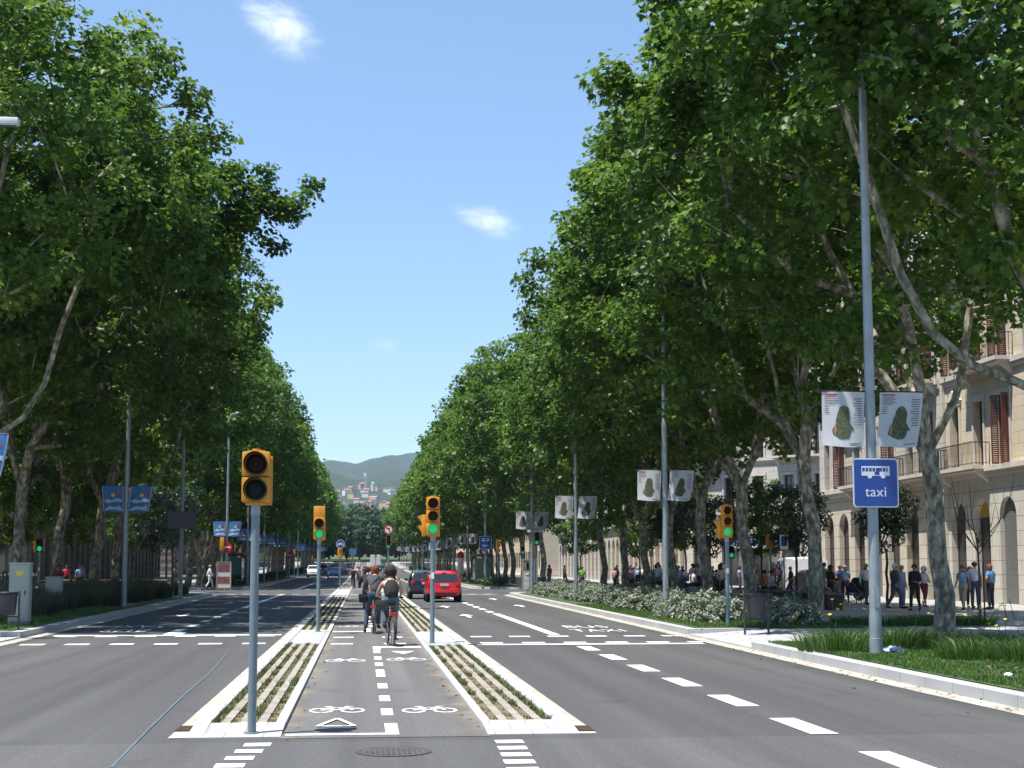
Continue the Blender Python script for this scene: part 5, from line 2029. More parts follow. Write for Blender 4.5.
t = thing('taxi_sign', 'blue square bus and taxi sign on the nearest lamp post', 'road sign', (9.31, 25.66, 3.27), 0, 'bus and taxi lane signs')
b = MB()
b.prism(rounded(0.86, 0.90, 0.07), -0.012, 0.0, 'Y')
b.build('plate', mat('sign_white_edge', (0.62, 0.64, 0.66), 0.45), t)
b = MB()
b.prism(rounded(0.81, 0.85, 0.055), -0.016, -0.0125, 'Y')
b.build('blue_face', M_SIGNBLUE, t)
b = MB()
Y0, Y1 = -0.020, -0.0165


def rect(mb, x0, x1, z0, z1, y0=Y0, y1=Y1):
    mb.box(x0, x1, y0, y1, z0, z1)


rect(b, -0.265, 0.265, 0.275, 0.305)                       # roof
rect(b, -0.265, -0.02, 0.13, 0.205)                        # skirt, interrupted by the door
rect(b, 0.075, 0.265, 0.13, 0.205)
for k in range(9):
    if k in (5,):
        continue
    xx = -0.265 + k * 0.0645
    rect(b, xx, xx + 0.013, 0.205, 0.275)
rect(b, 0.23, 0.265, 0.205, 0.275)
rect(b, -0.02, 0.075, 0.13, 0.14)
for cx in (-0.11, 0.14):
    b.lathe([(0.045, Y0 - 0.001), (0.045, Y1)], 16, 'Y', (cx, 0, 0.125))
b.build('bus_symbol', mat('sign_white', (0.66, 0.68, 0.70), 0.45), t)
me = text_mesh('taxi', 0.26, MATS['sign_white'], 0.001, 1.06)
o = link('lettering', me, t, (0.0, -0.0175, -0.17))
o.rotation_euler = (PI / 2, 0, 0)
b = MB()
b.box(-0.3, 0.3, 0.001, 0.05, 0.22, 0.26)
b.box(-0.3, 0.3, 0.001, 0.05, -0.26, -0.22)
b.build('bracket', M_STEEL, t)
copy_tree(t, 'small far blue bus and taxi sign on a post behind the dark bus shelter', (10.33, 122.8, 3.75), 0, 'bus and taxi lane signs', scale=1.22)


# ---- traffic signals
def signal(label, loc, lamps, lit=None, zbot=2.4, sec=0.275, pole_r=0.045, rz=0.0, side=None, group='traffic signals', backward=False, pole_h=None, dark=False, name='traffic_light', visor=0.16):
    """a pole with a yellow head; lamps from top to bottom; the head looks along -Y unless turned"""
    t = thing(name, label, 'traffic light', loc, rz, group)
    b = MB()
    b.tube([(0, 0, -0.05), (0, 0, zbot + 0.03)], pole_r, 14)
    b.tube([(0, 0, -0.02), (0, 0, 0.012)], pole_r * 1.9, 14)
    b.build('pole', M_POLE, t, True)
    b = MB()
    b.tube([(0, 0, zbot - 0.13), (0, 0, zbot + 0.0)], pole_r * 1.12, 14)
    b.build('collar', M_STEEL, t, True)
    n = len(lamps)
    H = n * sec
    hd = thing('head', '', '')
    for key in ('label', 'category'):
        if key in hd:
            del hd[key]
    bpy.data.objects.remove(hd)
    b = MB()
    W = 0.145
    for k in range(n):
        z1 = zbot + H - k * sec
        b.bbox(-W, W, -0.09, 0.085, z1 - sec + 0.003, z1 - 0.003, 0.018)
    b.box(-0.09, 0.09, -0.07, 0.07, zbot + H - 0.002, zbot + H + 0.012)
    b.tube([(0, 0, zbot + H), (0, 0, zbot + H + 0.03)], 0.045, 10)
    b.bbox(-0.12, 0.165, 0.088, 0.14, zbot - 0.02, zbot + H - 0.04, 0.015)
    b.box(-0.10, 0.10, -0.06, 0.06, zbot - 0.025, zbot)
    body = b.build('housing', M_YEL if not dark else M_BLK, t, True)
    if dark:
        b = MB()
        for k in range(n):
            z1 = zbot + H - k * sec
            b.box(-W - 0.02, -W, -0.1, 0.05, z1 - sec + 0.01, z1 - 0.01)
            b.box(W, W + 0.02, -0.1, 0.05, z1 - sec + 0.01, z1 - 0.01)
        b.build('yellow_edge', M_YEL, t)
    for k, colr in enumerate(lamps):
        zc = zbot + H - (k + 0.5) * sec
        b = MB()
        b.lathe([(0.108, -0.092), (0.09, -0.098), (0.05, -0.104), (0.0, -0.106)], 20, 'Y', (0, 0, zc))
        on = (lit == k)
        m = {'r': M_REDOFF, 'a': M_AMBOFF, 'g': M_GREENOFF}[colr] if not on else M_GREENLIT
        b.build('lens', m, t, True)
        b = MB()
        # hood: open cylinder, longer at the top
        N = 22
        vs = []
        for rr in (0.118, 0.124):
            for y_, in ((0,), (1,)):
                for j in range(N):
                    a = 2 * PI * j / N
                    up_ = 0.5 + 0.5 * math.sin(a)
                    yy = -0.088 if y_ == 0 else -0.10 - visor * (0.25 + 0.75 * up_)
                    vs.append((rr * math.cos(a), yy, zc + rr * math.sin(a)))
        fs = []
        for j in range(N):
            q = (j + 1) % N
            fs += [(j, q, N + q, N + j), (2 * N + j, 3 * N + j, 3 * N + q, 2 * N + q), (N + j, N + q, 3 * N + q, 3 * N + j)]
        b.add(vs, fs)
        b.build('visor', M_BLK if not (n == 3 and not dark) else M_YEL, t, True)
    if side:
        b = MB()
        x0 = -W - 0.10
        b.bbox(x0, -W - 0.004, -0.02, 0.12, zbot - 0.02, zbot + 0.46, 0.015)
        b.box(-W - 0.01, -W + 0.02, -0.02, 0.02, zbot + 0.2, zbot + 0.3)
        b.build('side_head', M_YEL, t, True)
        b = MB()
        for zz in (0.13, 0.35):
            b.prism([(x0 - 0.001, zbot + zz - 0.06), (x0 - 0.001, zbot + zz + 0.10), (x0 - 0.09, zbot + zz + 0.08)], -0.0, 0.1, 'Y')
        b.v = [(x, y_, z) for x, y_, z in b.v]
        b.build('side_visor', M_YEL, t)
        b = MB()
        b.box(-0.03, 0.03, -pole_r - 0.004, -pole_r + 0.012, 1.42, 1.56)
        b.build('sticker', M_WHITE, t)
    return t


signal('nearest yellow two-lamp signal, unlit, at the tip of the central strip', (-1.13, 15.55, 0.022), 'rg', None, 2.40, 0.27)
signal('yellow two-lamp bicycle signal showing green, with a second head behind it', (-1.14, 38.46, 0.06), 'rg', 1, 2.40, 0.28, 0.05)
t_ = scene.objects['traffic_light.001'] if 'traffic_light.001' in scene.objects else None
b = MB()
b.bbox(-0.15, 0.15, -0.02, 0.16, 2.95, 3.27, 0.02)
b.build('upper_head', M_YEL, t_, True)
signal('yellow three-lamp signal showing green on the central strip before the red car', (1.55, 32.42, 0.06), 'rag', 2, 2.38, 0.285, 0.052, side=True)
signal('yellow three-lamp signal showing green at the kerb beside the litter bin', (9.68, 38.1, 0.15), 'rag', 2, 2.38, 0.285, 0.055, side=True)
signal('pedestrian signal showing green among the dark trunks, blue-banner side', (-13.2, 61.5, 0.15), 'rg', 1, 2.2, 0.26, 0.05, side=True, dark=True)
t = signal('signal with dark face showing green under the round no left turn sign', (1.92, 109.6, 0.06), 'rag', 2, 3.0, 0.34, 0.07, dark=True)
signal('small repeater signal showing green low beside the car lane far ahead', (2.0, 139.0, 0.06), 'g', 0, 1.7, 0.32, 0.05, dark=True)
signal('signal with dark face showing green beside the poster stand', (10.85, 90.6, 0.15), 'rag', 2, 2.95, 0.29, 0.055, dark=True)
signal('yellow signal seen from behind below the round blue sign', (-1.66, 109.6, 0.06), 'rg', None, 2.35, 0.34, 0.055, rz=PI - 0.4)
signal('yellow signal seen from behind at the far pavement behind the parking sign', (18.4, 64.5, 0.15), 'rg', None, 2.45, 0.3, 0.05, rz=PI / 2 + 0.4)
signal('pedestrian signal showing green in front of the dark shop entrance', (17.6, 68.5, 0.15), 'rg', 1, 2.0, 0.28, 0.05, dark=True)
signal('yellow signal seen from the side beside the far bus and taxi sign', (10.9, 117.5, 0.15), 'rag', None, 2.7, 0.36, 0.06, rz=PI / 2)
signal('yellow signal seen from behind just left of the dark trunks at the side street', (13.3, 112.5, 0.15), 'rg', None, 2.6, 0.36, 0.06, rz=PI - 0.3)
signal('yellow signal seen from behind on the post with the near no entry sign', (-9.98, 105.5, 0.15), 'rag', None, 2.75, 0.3, 0.05, rz=PI)
signal('yellow signal seen from behind on the post with the far no entry sign', (-10.0, 195.6, 0.15 + gz(195)), 'rag', None, 2.9, 0.36, 0.06, rz=PI)
signal('far yellow signal seen from behind in the central strip beyond the second junction', (-1.4, 207, 0.06 + gz(207)), 'rag', None, 2.6, 0.4, 0.06, rz=PI)
signal('far signal showing green at the next junction beside the white truck', (2.0, 226, 0.06 + gz(226)), 'rag', 2, 2.9, 0.36, 0.06, dark=True)
signal('far signal showing green under the trees on the white-banner side', (13.2, 120, 0.15), 'rg', 1, 2.6, 0.32, 0.06, dark=True)
signal('far yellow signal seen from behind at the blue-banner kerb', (-6.9 - 2.6, 206.5, 0.15 + gz(206)), 'rag', None, 3.0, 0.4, 0.06, rz=PI)


# ---- round and square signs
def disc(mb, r0, r1, cx, cz, y, n=28, back=0.004):
    for k in range(n):
        a0, a1 = 2 * PI * k / n, 2 * PI * (k + 1) / n
        pts = [(cx + r * math.cos(a), y, cz + r * math.sin(a)) for r, a in ((r0, a0), (r1, a0), (r1, a1), (r0, a1))]
        if r0 < 1e-6:
            mb.add(pts[1:3] + [(cx, y, cz)], [(0, 1, 2)])
        else:
            mb.add(pts, [(0, 1, 2, 3)])


def round_sign(name, label, loc, r, kind, pole_h=None):
    t = thing(name, label, 'road sign', loc)
    b = MB()
    b.lathe([(r, -0.012), (r, 0.0)], 28, 'Y')
    if pole_h:
        pb = MB()
        pb.tube([(0, 0.05, -pole_h), (0, 0.05, r)], 0.04, 8)
        pb.build('post', M_POLE, t)
    if kind == 'noentry':
        b.build('plate', M_SIGNRED, t)
        b = MB()
        b.box(-r * 0.7, r * 0.7, -0.017, -0.0125, -r * 0.16, r * 0.16)
        b.build('white_bar', M_WHITE, t)
    elif kind == 'blue':
        b.build('plate', M_SIGNBLUE, t)
        b = MB()
        disc(b, r * 0.90, r * 0.97, 0, 0, -0.0135)
        for cx in (-0.42, 0.42):
            disc(b, r * 0.17, r * 0.27, cx * r, -0.12 * r, -0.014)
        for p, q in (((-.42, -.12), (-.2, .22)), ((-.2, .22), (.25, .22)), ((.25, .22), (-.02, -.12)), ((-.02, -.12), (-.42, -.12)), ((.42, -.12), (.22, .38))):
            b.tube([(p[0] * r, -0.016, p[1] * r), (q[0] * r, -0.016, q[1] * r)], 0.035 * r, 4)
        b.build('bicycle_symbol', M_WHITE, t)
    else:
        b.build('plate', M_WHITE, t)
        b = MB()
        disc(b, r * 0.76, r * 0.99, 0, 0, -0.014)
        b.build('red_ring', M_SIGNRED, t)
        b = MB()
        b.box(0.08 * r, 0.28 * r, -0.0165, -0.0135, -0.5 * r, 0.2 * r)
        b.box(-0.2 * r, 0.28 * r, -0.0165, -0.0135, 0.2 * r, 0.38 * r)
        b.prism([(-0.2 * r, 0.05 * r), (-0.2 * r, 0.53 * r), (-0.55 * r, 0.29 * r)], -0.0165, -0.0135, 'Y')
        b.build('black_arrow', M_BLK, t)
        b = MB()
        b.prism([(-0.58 * r, 0.5 * r), (-0.48 * r, 0.6 * r), (0.58 * r, -0.48 * r), (0.48 * r, -0.6 * r)], -0.019, -0.017, 'Y')
        b.build('red_slash', M_SIGNRED, t)
    return t


round_sign('no_turn_sign', 'round white sign with red ring forbidding a left turn, above a green signal', (1.92, 109.45, 4.5), 0.34, 'noturn')
round_sign('bicycle_path_sign', 'round blue sign with white symbol above a yellow signal in the central strip', (-1.66, 109.4, 3.42), 0.33, 'blue')
round_sign('no_entry_sign', 'near round red no entry sign on the post with bright blue banners', (-9.66, 105.6, 3.12), 0.38, 'noentry')
round_sign('no_entry_sign', 'far round red no entry sign on the post beyond the side street', (-9.72, 195.7, 3.25), 0.42, 'noentry')
round_sign('no_entry_sign', 'tiny farthest round red no entry sign on the blue-banner side', (-9.7, 293.8, 3.3 + gz(294)), 0.45, 'noentry')
t = thing('information_sign', 'small far blue rectangular sign in the central strip beyond the round blue sign', 'road sign', (-1.2, 180, gz(180)))
b = MB()
b.tube([(0, 0.06, 0), (0, 0.06, 3.9)], 0.05, 8)
b.build('post', M_POLE, t)
b = MB()
b.box(-0.45, 0.45, -0.03, 0.0, 3.1, 3.9)
b.build('panel', mat('pale_sign_blue', (0.08, 0.20, 0.45), 0.5), t)
t = thing('street_name_sign', 'narrow blue street name plate above the signal by the poster stand', 'sign', (10.75, 90.5, 4.05))
b = MB()
b.box(-0.55, 0.55, -0.02, 0.02, 0.0, 0.2)
b.build('panel', M_SIGNBLUE, t)
b = MB()
b.box(-0.5, 0.5, -0.018, 0.018, -0.17, -0.01)
b.build('lower_panel', M_WHITE, t)
b = MB()
b.tube([(-0.35, 0.06, -3.9), (-0.35, 0.06, 0.25)], 0.035, 8)
b.build('post', M_POLE, t)
t = thing('parking_sign', 'small white and blue square sign near the dark shop entrance', 'road sign', (18.6, 63.0, 0.15))
b = MB()
b.tube([(0, 0.04, 0), (0, 0.04, 3.0)], 0.03, 8)
b.build('post', M_STEEL, t)
b = MB()
b.box(-0.19, 0.19, -0.01, 0.0, 2.35, 3.0)
b.build('plate', M_WHITE, t)
b = MB()
b.box(-0.13, 0.13, -0.014, -0.0105, 2.5, 2.94)
b.build('blue_face', M_SIGNBLUE, t)


# ---- litter bins, cabinets
def bin_(label, loc, rz=0.0, feet=True):
    t = thing('litter_bin', label, 'litter bin', loc, rz, 'litter bins')
    b = MB()
    b.lathe([(0.20, 0.36), (0.215, 0.40), (0.245, 0.85), (0.25, 0.90)], 22)
    b.build('bucket', M_DKG, t, True)
    b = MB()
    b.lathe([(0.255, 0.86), (0.265, 0.88), (0.265, 0.93), (0.25, 0.945), (0.19, 0.94), (0.18, 0.9)], 22)
    b.build('rim', M_BLK, t, True)
    for sx in (-1, 1):
        b = MB()
        b.box(sx * 0.295 - 0.02, sx * 0.295 + 0.02, -0.03, 0.03, -0.05, 0.96)
        b.build('post', M_DKG, t)
    b = MB()
    b.box(-0.275, 0.275, -0.02, 0.02, 0.30, 0.34)
    b.box(-0.275, -0.255, -0.012, 0.012, 0.72, 0.75)
    b.box(0.255, 0.275, -0.012, 0.012, 0.72, 0.75)
    b.build('crossbar', M_DKG, t)
    return t


bin_('dark grey litter bin between two posts beside the kerb signal', (9.58, 34.9, 0.15))
bin_('dark grey litter bin in front of the utility cabinet', (-8.92, 38.0, 0.17), 0.1)
bin_('dark litter bin beside the poster stand at the side street', (11.25, 91.5, 0.15))
M_CAB = mat('cabinet_grey_green', (0.36, 0.37, 0.32), 0.55, var=0.06)


def cabinet(label, loc, w, d, h, sticker, rz=0.0):
    t = thing('utility_cabinet', label, 'utility cabinet', loc, rz, 'utility cabinets')
    b = MB()
    b.bbox(-w / 2, w / 2, -d / 2, d / 2, 0.12, h, 0.012)
    b.build('body', M_CAB, t, True)
    b = MB()
    b.bbox(-w / 2 - 0.02, w / 2 + 0.02, -d / 2 - 0.02, d / 2 + 0.02, h, h + 0.05, 0.012)
    b.build('cap', M_CAB, t, True)
    b = MB()
    b.box(-w / 2 + 0.015, w / 2 - 0.015, -d / 2 + 0.015, d / 2 - 0.015, -0.1, 0.12)
    b.build('plinth', M_TRIMD, t)
    b = MB()
    b.box(-w / 2 + 0.04, w / 2 - 0.04, -d / 2 - 0.012, -d / 2 - 0.002, 0.2, h - 0.06)
    dr = b.build('door', M_CAB, t)
    b = MB()
    b.box(w / 2 - 0.12, w / 2 - 0.09, -d / 2 - 0.03, -d / 2 - 0.013, h * 0.5, h * 0.5 + 0.12)
    b.build('handle', M_DKG, dr)
    if sticker:
        b = MB()
        b.box(-0.09, 0.09, -d / 2 - 0.017, -d / 2 - 0.013, h - 0.30, h - 0.18)
        b.build('sticker', mat('yellow_sticker', (0.75, 0.58, 0.04), 0.5), t)


cabinet('tall grey-green utility cabinet with a yellow sticker behind the litter bin', (-9.28, 41.0, 0.15), 0.54, 0.36, 1.66, True)
cabinet('lower grey cabinet half hidden in the tall grasses', (-10.76, 52.6, 0.15), 0.52, 0.4, 1.2, False)

# ---- litter on the lawn
lg = random.Random(5)
for lab, nm, loc, s, m in (('crumpled pale blue plastic bag on the grass at the foot of the lamp post', 'plastic_bag', (9.78, 26.2, 0.2), (0.20, 0.12, 0.09), mat('pale_blue_plastic', (0.42, 0.50, 0.68), 0.4)),
                           ('small crumpled white paper on the grass near the kerb', 'paper_scrap', (9.22, 20.2, 0.2), (0.06, 0.05, 0.035), M_WHITE)):
    b = MB()
    b.ball((0, 0, 0), 1, 14, 9)
    b.v = [(x * s[0] * (1 + lg.uniform(-0.35, 0.3)), y_ * s[1] * (1 + lg.uniform(-0.35, 0.3)), z * s[2] * (1 + lg.uniform(-0.35, 0.35))) for x, y_, z in b.v]
    tag(b.build(nm, m, None, False, loc), lab, 'litter')

# ---- low dark walls people sit on
M_CORTEN = mat('dark_corten', (0.045, 0.032, 0.026), 0.8, var=0.3, scale=2)
M_SEATTOP = mat('seat_top_stone', (0.11, 0.10, 0.09), 0.8, var=0.2)
for y0, y1, lab in ((52.2, 66.0, 'long low dark seat wall in front of the man in the green shirt'), (69.5, 87.5, 'long low dark seat wall with a row of people sitting, seen over the silver shrubs')):
    t = thing('seat_wall', lab, 'seat wall', (17.3, y0, 0.15))
    b = MB()
    b.bbox(-0.3, 0.3, 0, y1 - y0, -0.05, 0.55, 0.02)
    b.build('body', M_CORTEN, t)
    b = MB()
    b.bbox(-0.34, 0.34, -0.03, y1 - y0 + 0.03, 0.551, 0.62, 0.015)
    b.build('seat', M_SEATTOP, t)
t = thing('seat_wall', 'low wall with an orange-brown top in the shade behind the tall grasses', 'seat wall', (-15.6, 92, 0.15))
b = MB()
b.bbox(-3.5, 3.5, -0.3, 0.3, -0.05, 0.72, 0.02)
b.build('body', M_CORTEN, t)
b = MB()
b.bbox(-3.6, 3.6, -0.35, 0.35, 0.721, 0.8, 0.015)
b.build('seat', mat('orange_wood', (0.36, 0.19, 0.08), 0.7, var=0.2), t)

# ---- poster stands, advertising column, bus shelters
M_ALU = mat('brushed_aluminium', (0.45, 0.46, 0.47), 0.4, 0.6)


def poster_stand(label, loc, w, h, panels, frame, rz=0.0):
    t = thing('poster_stand', label, 'poster stand', loc, rz, 'poster stands')
    b = MB()
    b.box(-w / 2 - 0.06, -w / 2, -0.06, 0.06, -0.05, h)
    b.box(w / 2, w / 2 + 0.06, -0.06, 0.06, -0.05, h)
    b.box(-w / 2, w / 2, -0.055, 0.055, h - 0.08, h)
    b.box(-w / 2, w / 2, -0.055, 0.055, 0.0, 0.12)
    b.build('frame', frame, t)
    b = MB()
    b.box(-w / 2, w / 2, -0.03, 0.03, 0.121, h - 0.081)
    b.build('board', M_WHITE, t)
    for (x0, x1, z0, z1, colr, nm) in panels:
        b = MB()
        b.box(x0 * w, x1 * w, -0.036, -0.0315, z0 * h, z1 * h)
        b.build('print', mat('print_' + nm, colr, 0.6, var=0.5, scale=7), t)
    return t


poster_stand('white poster stand with a portrait poster above a notice at the side street corner', (10.72, 94.2, 0.15), 0.72, 2.1,
             ((-0.42, 0.42, 0.62, 0.94, (0.20, 0.17, 0.12), 'dim'), (-0.14, 0.14, 0.66, 0.88, (0.45, 0.27, 0.19), 'skin'), (-0.42, 0.42, 0.36, 0.6, (0.62, 0.58, 0.58), 'pale'),
              (-0.3, 0.3, 0.46, 0.49, (0.45, 0.10, 0.15), 'red'), (-0.45, 0.45, 0.30, 0.335, (0.62, 0.5, 0.05), 'yellow'), (-0.4, 0.4, 0.10, 0.27, (0.55, 0.55, 0.6), 'grey')), M_ALU)
poster_stand('brown poster stand with two rows of pictures beside the no entry post', (-9.75, 104.6, 0.15), 0.95, 1.95,
             ((-0.44, 0.44, 0.62, 0.88, (0.25, 0.10, 0.07), 'brownred'), (-0.44, 0.44, 0.20, 0.46, (0.28, 0.12, 0.08), 'brownred2'), (-0.40, 0.40, 0.90, 0.93, (0.1, 0.1, 0.1), 'black')), mat('tan_wood', (0.36, 0.22, 0.10), 0.7), 0.1)


def shelter(label, loc, rz, panel):
    t = thing('bus_shelter', label, 'bus shelter', loc, rz, 'bus shelters')
    for sx in (-1.9, 1.9):
        b = MB()
        b.box(sx - 0.05, sx + 0.05, 0.55, 0.65, -0.05, 2.5)
        b.build('post', M_DKG, t)
    b = MB()
    b.bbox(-2.2, 2.2, -0.75, 0.85, 2.5, 2.72, 0.04)
    b.build('roof', M_DKG, t)
    b = MB()
    b.box(-1.84, 1.84, 0.59, 0.61, 0.35, 2.3)
    b.build('back_pane', mat('shelter_glass', (0.06, 0.09, 0.085), 0.08, spec=0.8), t)
    b = MB()
    b.bbox(-1.4, 1.4, 0.05, 0.5, 0.42, 0.48, 0.02)
    b.build('seat', M_ALU, t)
    b = MB()
    b.bbox(-2.35, -1.96, -0.7, 0.6, 0.1, 2.35, 0.03)
    b.build('poster_case', panel, t)
    b = MB()
    b.box(-0.9, -0.3, -0.2, 0.1, 2.722, 2.8)
    b.build('roof_box', M_SIGNRED, t)
    return t


shelter('dark green bus shelter with a small red box on its roof behind the red car', (10.6, 131.0, 0.15), PI / 2, mat('dark_green_panel', (0.03, 0.06, 0.045), 0.3))
shelter('bus shelter with a teal side panel behind the nearest signal pole', (-10.6, 124.0, 0.15), -PI / 2, mat('teal_panel', (0.03, 0.26, 0.24), 0.35))
t = thing('advertising_column', 'slim red and white advertising column on the pavement beyond the red car', 'advertising column', (10.2, 152.0, 0.15 + gz(152)))
b = MB()
b.lathe([(0.36, 0), (0.36, 0.25), (0.33, 0.3), (0.33, 2.5)], 18)
b.build('drum', mat('white_print', (0.62, 0.55, 0.56), 0.6, var=0.35, scale=3), t, True)
b = MB()
b.lathe([(0.38, 2.5), (0.40, 2.6), (0.33, 2.95), (0.12, 3.15), (0, 3.2)], 18)
b.build('cap', M_SIGNRED, t, True)


# ================================================================== VEHICLES
def car_profile(kind):
    # stations: y, bottom, half width, top, (roof half-width factor)
    if kind == 'hatch':
        return [(-2.02, 0.40, 0.72, 0.66), (-1.99, 0.33, 0.80, 0.95), (-1.66, 0.27, 0.845, 1.42), (-1.2, 0.24, 0.86, 1.52), (-0.2, 0.24, 0.865, 1.55),
                (0.55, 0.24, 0.86, 1.48), (1.25, 0.24, 0.85, 1.04), (1.78, 0.26, 0.82, 0.90), (2.02, 0.34, 0.70, 0.66)]
    if kind == 'saloon':
        return [(-2.2, 0.40, 0.70, 0.70), (-2.16, 0.33, 0.79, 0.97), (-1.62, 0.27, 0.84, 1.02), (-1.0, 0.24, 0.86, 1.40), (-0.2, 0.24, 0.865, 1.45),
                (0.45, 0.24, 0.86, 1.40), (1.2, 0.24, 0.85, 0.98), (1.9, 0.26, 0.82, 0.84), (2.2, 0.34, 0.70, 0.62)]
    if kind == 'suv':
        return [(-2.2, 0.45, 0.76, 0.75), (-2.17, 0.38, 0.84, 1.1), (-1.98, 0.32, 0.88, 1.62), (-1.4, 0.30, 0.90, 1.72), (-0.2, 0.30, 0.905, 1.74),
                (0.5, 0.30, 0.90, 1.66), (1.15, 0.30, 0.89, 1.16), (1.9, 0.32, 0.86, 1.02), (2.2, 0.42, 0.74, 0.78)]
    return [(-2.45, 0.45, 0.85, 0.8), (-2.42, 0.38, 0.93, 1.2), (-2.36, 0.32, 0.95, 2.02), (-1.6, 0.30, 0.96, 2.12), (0.4, 0.30, 0.96, 2.12),
            (1.15, 0.30, 0.95, 2.02), (1.85, 0.30, 0.93, 1.22), (2.3, 0.32, 0.90, 1.0), (2.45, 0.42, 0.78, 0.8)]


M_PLATE = mat('number_plate', (0.62, 0.62, 0.58), 0.5)
M_TAIL = mat('tail_lamp', (0.42, 0.02, 0.015), 0.2)
M_HEADL = mat('head_lamp_glass', (0.65, 0.67, 0.68), 0.12)


def car(kind, label, loc, rz, paint, group='cars on the avenue', solid=False):
    t = thing('parked_car' if 'parked' in label else ('van' if kind == 'van' else 'car'), label, 'van' if kind == 'van' else 'car', loc, rz, group)
    S = car_profile(kind)
    belt = {'hatch': 0.98, 'saloon': 0.95, 'suv': 1.1, 'van': 1.2}[kind]

    def ring(s):
        y, zb, w, top = s
        if top > belt + 0.08:
            k = top - belt
            wr = w - (0.36 if kind == 'hatch' else 0.24) * k if kind != 'van' else w - 0.09 * k
            return [(0, zb), (0.8 * w, zb), (w * 0.985, zb + 0.12), (w, zb + 0.32), (0.985 * w, belt), (wr + 0.02, top - 0.09), (wr - 0.07, top - 0.015), (wr * 0.5, top), (0, top + 0.008)]
        return [(0, zb), (0.8 * w, zb), (w * 0.985, zb + 0.12), (w, min(zb + 0.32, top - 0.1)), (0.985 * w, top - 0.06), (0.95 * w, top - 0.03), (0.85 * w, top - 0.012), (w * 0.5, top), (0, top + 0.008)]
    b = MB()
    rings = []
    for s in S:
        h = ring(s)
        full = [(x, z) for x, z in h] + [(-x, z) for x, z in h[-2:0:-1]]
        rings.append([(x, s[0], z) for x, z in full])
    n = len(rings[0])
    vs = [p for r in rings for p in r]
    fs = []
    for i in range(len(rings) - 1):
        for j in range(n):
            fs.append((i * n + j, i * n + (j + 1) % n, (i + 1) * n + (j + 1) % n, (i + 1) * n + j))
    fs += [tuple(range(n)), tuple(range((len(rings) - 1) * n, len(rings) * n))]
    b.add(vs, fs)
    b.build('body', paint, t, True)

    def sidex(s, z):
        y, zb, w, top = s
        k = top - belt
        wr = (w - (0.36 if kind == 'hatch' else 0.24) * k if kind != 'van' else w - 0.09 * k) + 0.02
        u = (z - belt) / max(0.05, (top - 0.09 - belt))
        return 0.985 * w * (1 - u) + wr * u
    # rear and front windows: on the slopes between the stations
    def slope_window(sa, sb, lo, hi, out, inset, nm):
        (ya, _, wa, ta), (yb, _, wb, tb) = sa, sb
        d = Vector((0, yb - ya, tb - ta)).normalized()
        nrm = Vector((0, -d.z, d.y)) if out < 0 else Vector((0, d.z, -d.y))
        if nrm.z < 0:
            nrm = -nrm
        def pt(u, sx):
            y = ya + (yb - ya) * u
            top = ta + (tb - ta) * u
            w = wa + (wb - wa) * u
            k = max(0, top - belt)
            half = (w - (0.36 if kind == 'hatch' else (0.24 if kind != 'van' else 0.09)) * k) - inset
            p = Vector((sx * half, y, top - 0.004)) + nrm * 0.016
            return p
        bb = MB()
        N = 4
        for i in range(N):
            u0, u1 = lo + (hi - lo) * i / N, lo + (hi - lo) * (i + 1) / N
            bb.quad(pt(u0, -1), pt(u0, 1), pt(u1, 1), pt(u1, -1))
        bb.build(nm, M_GLASS, t)
    rear = (S[2], S[3]) if kind == 'saloon' else (S[1], S[2])
    if not solid:
        slope_window(rear[0], rear[1], 0.04, 0.93, -1, 0.07, 'rear_window')
    slope_window(S[6], S[5], 0.10, 0.92, 1, 0.10, 'windscreen')
    # side windows
    for sx in (-1, 1):
        st = [S[2] if kind != 'saloon' else S[3], S[3] if kind != 'saloon' else S[4], S[4], S[5], S[6]]
        segs = [(S[3], S[4], 0.03, 0.97), (S[4], S[5], 0.05, 1.0)] if not solid else [(S[4], S[5], 0.3, 1.0)]
        for (sa, sb, u0, u1) in segs:
            def at(u, z):
                y = sa[0] + (sb[0] - sa[0]) * u
                s_ = tuple(sa[i] + (sb[i] - sa[i]) * u for i in range(4))
                return (sx * (sidex(s_, z) + 0.012), y, z)
            top0 = sa[3] + (sb[3] - sa[3]) * u0 - 0.14
            top1 = sa[3] + (sb[3] - sa[3]) * u1 - 0.14
            bb = MB()
            bb.quad(at(u0, belt + 0.02), at(u1, belt + 0.02), at(u1, top1), at(u0, top0))
            bb.build('side_window', M_GLASS, t)
        # front quarter glass
        bb = MB()
        s5, s6 = S[5], S[6]
        bb.add([(sx * (sidex(s5, belt + 0.02) + 0.012), s5[0] + 0.04, belt + 0.02), (sx * (0.985 * s6[2] + 0.006), s6[0] - 0.08, belt + 0.03), (sx * (sidex(s5, s5[3] - 0.16) + 0.012), s5[0] + 0.04, s5[3] - 0.16)], [(0, 1, 2)])
        bb.build('quarter_window', M_GLASS, t)
        bb = MB()
        bb.bbox(sx * (S[5][2] + 0.02) - (0.0 if sx > 0 else 0.17), sx * (S[5][2] + 0.02) + (0.17 if sx > 0 else 0.0), 0.72, 0.80, belt + 0.0, belt + 0.13, 0.03)
        bb.build('mirror', paint, t, True)
        ye = S[0][0]
        w = S[1][2]
        if kind == 'van':
            z0, z1 = 0.75, 1.25
        elif kind == 'suv':
            z0, z1 = 0.82, 1.1
        else:
            z0, z1 = 0.74, 1.0
        bb = MB()
        bb.bbox(min(sx * (w - 0.02), sx * (w - 0.24)), max(sx * (w - 0.02), sx * (w - 0.24)), ye - 0.01, ye + 0.22, z0, z1, 0.03)
        bb.build('tail_light', M_TAIL, t, True)
        yf = S[-1][0]
        bb = MB()
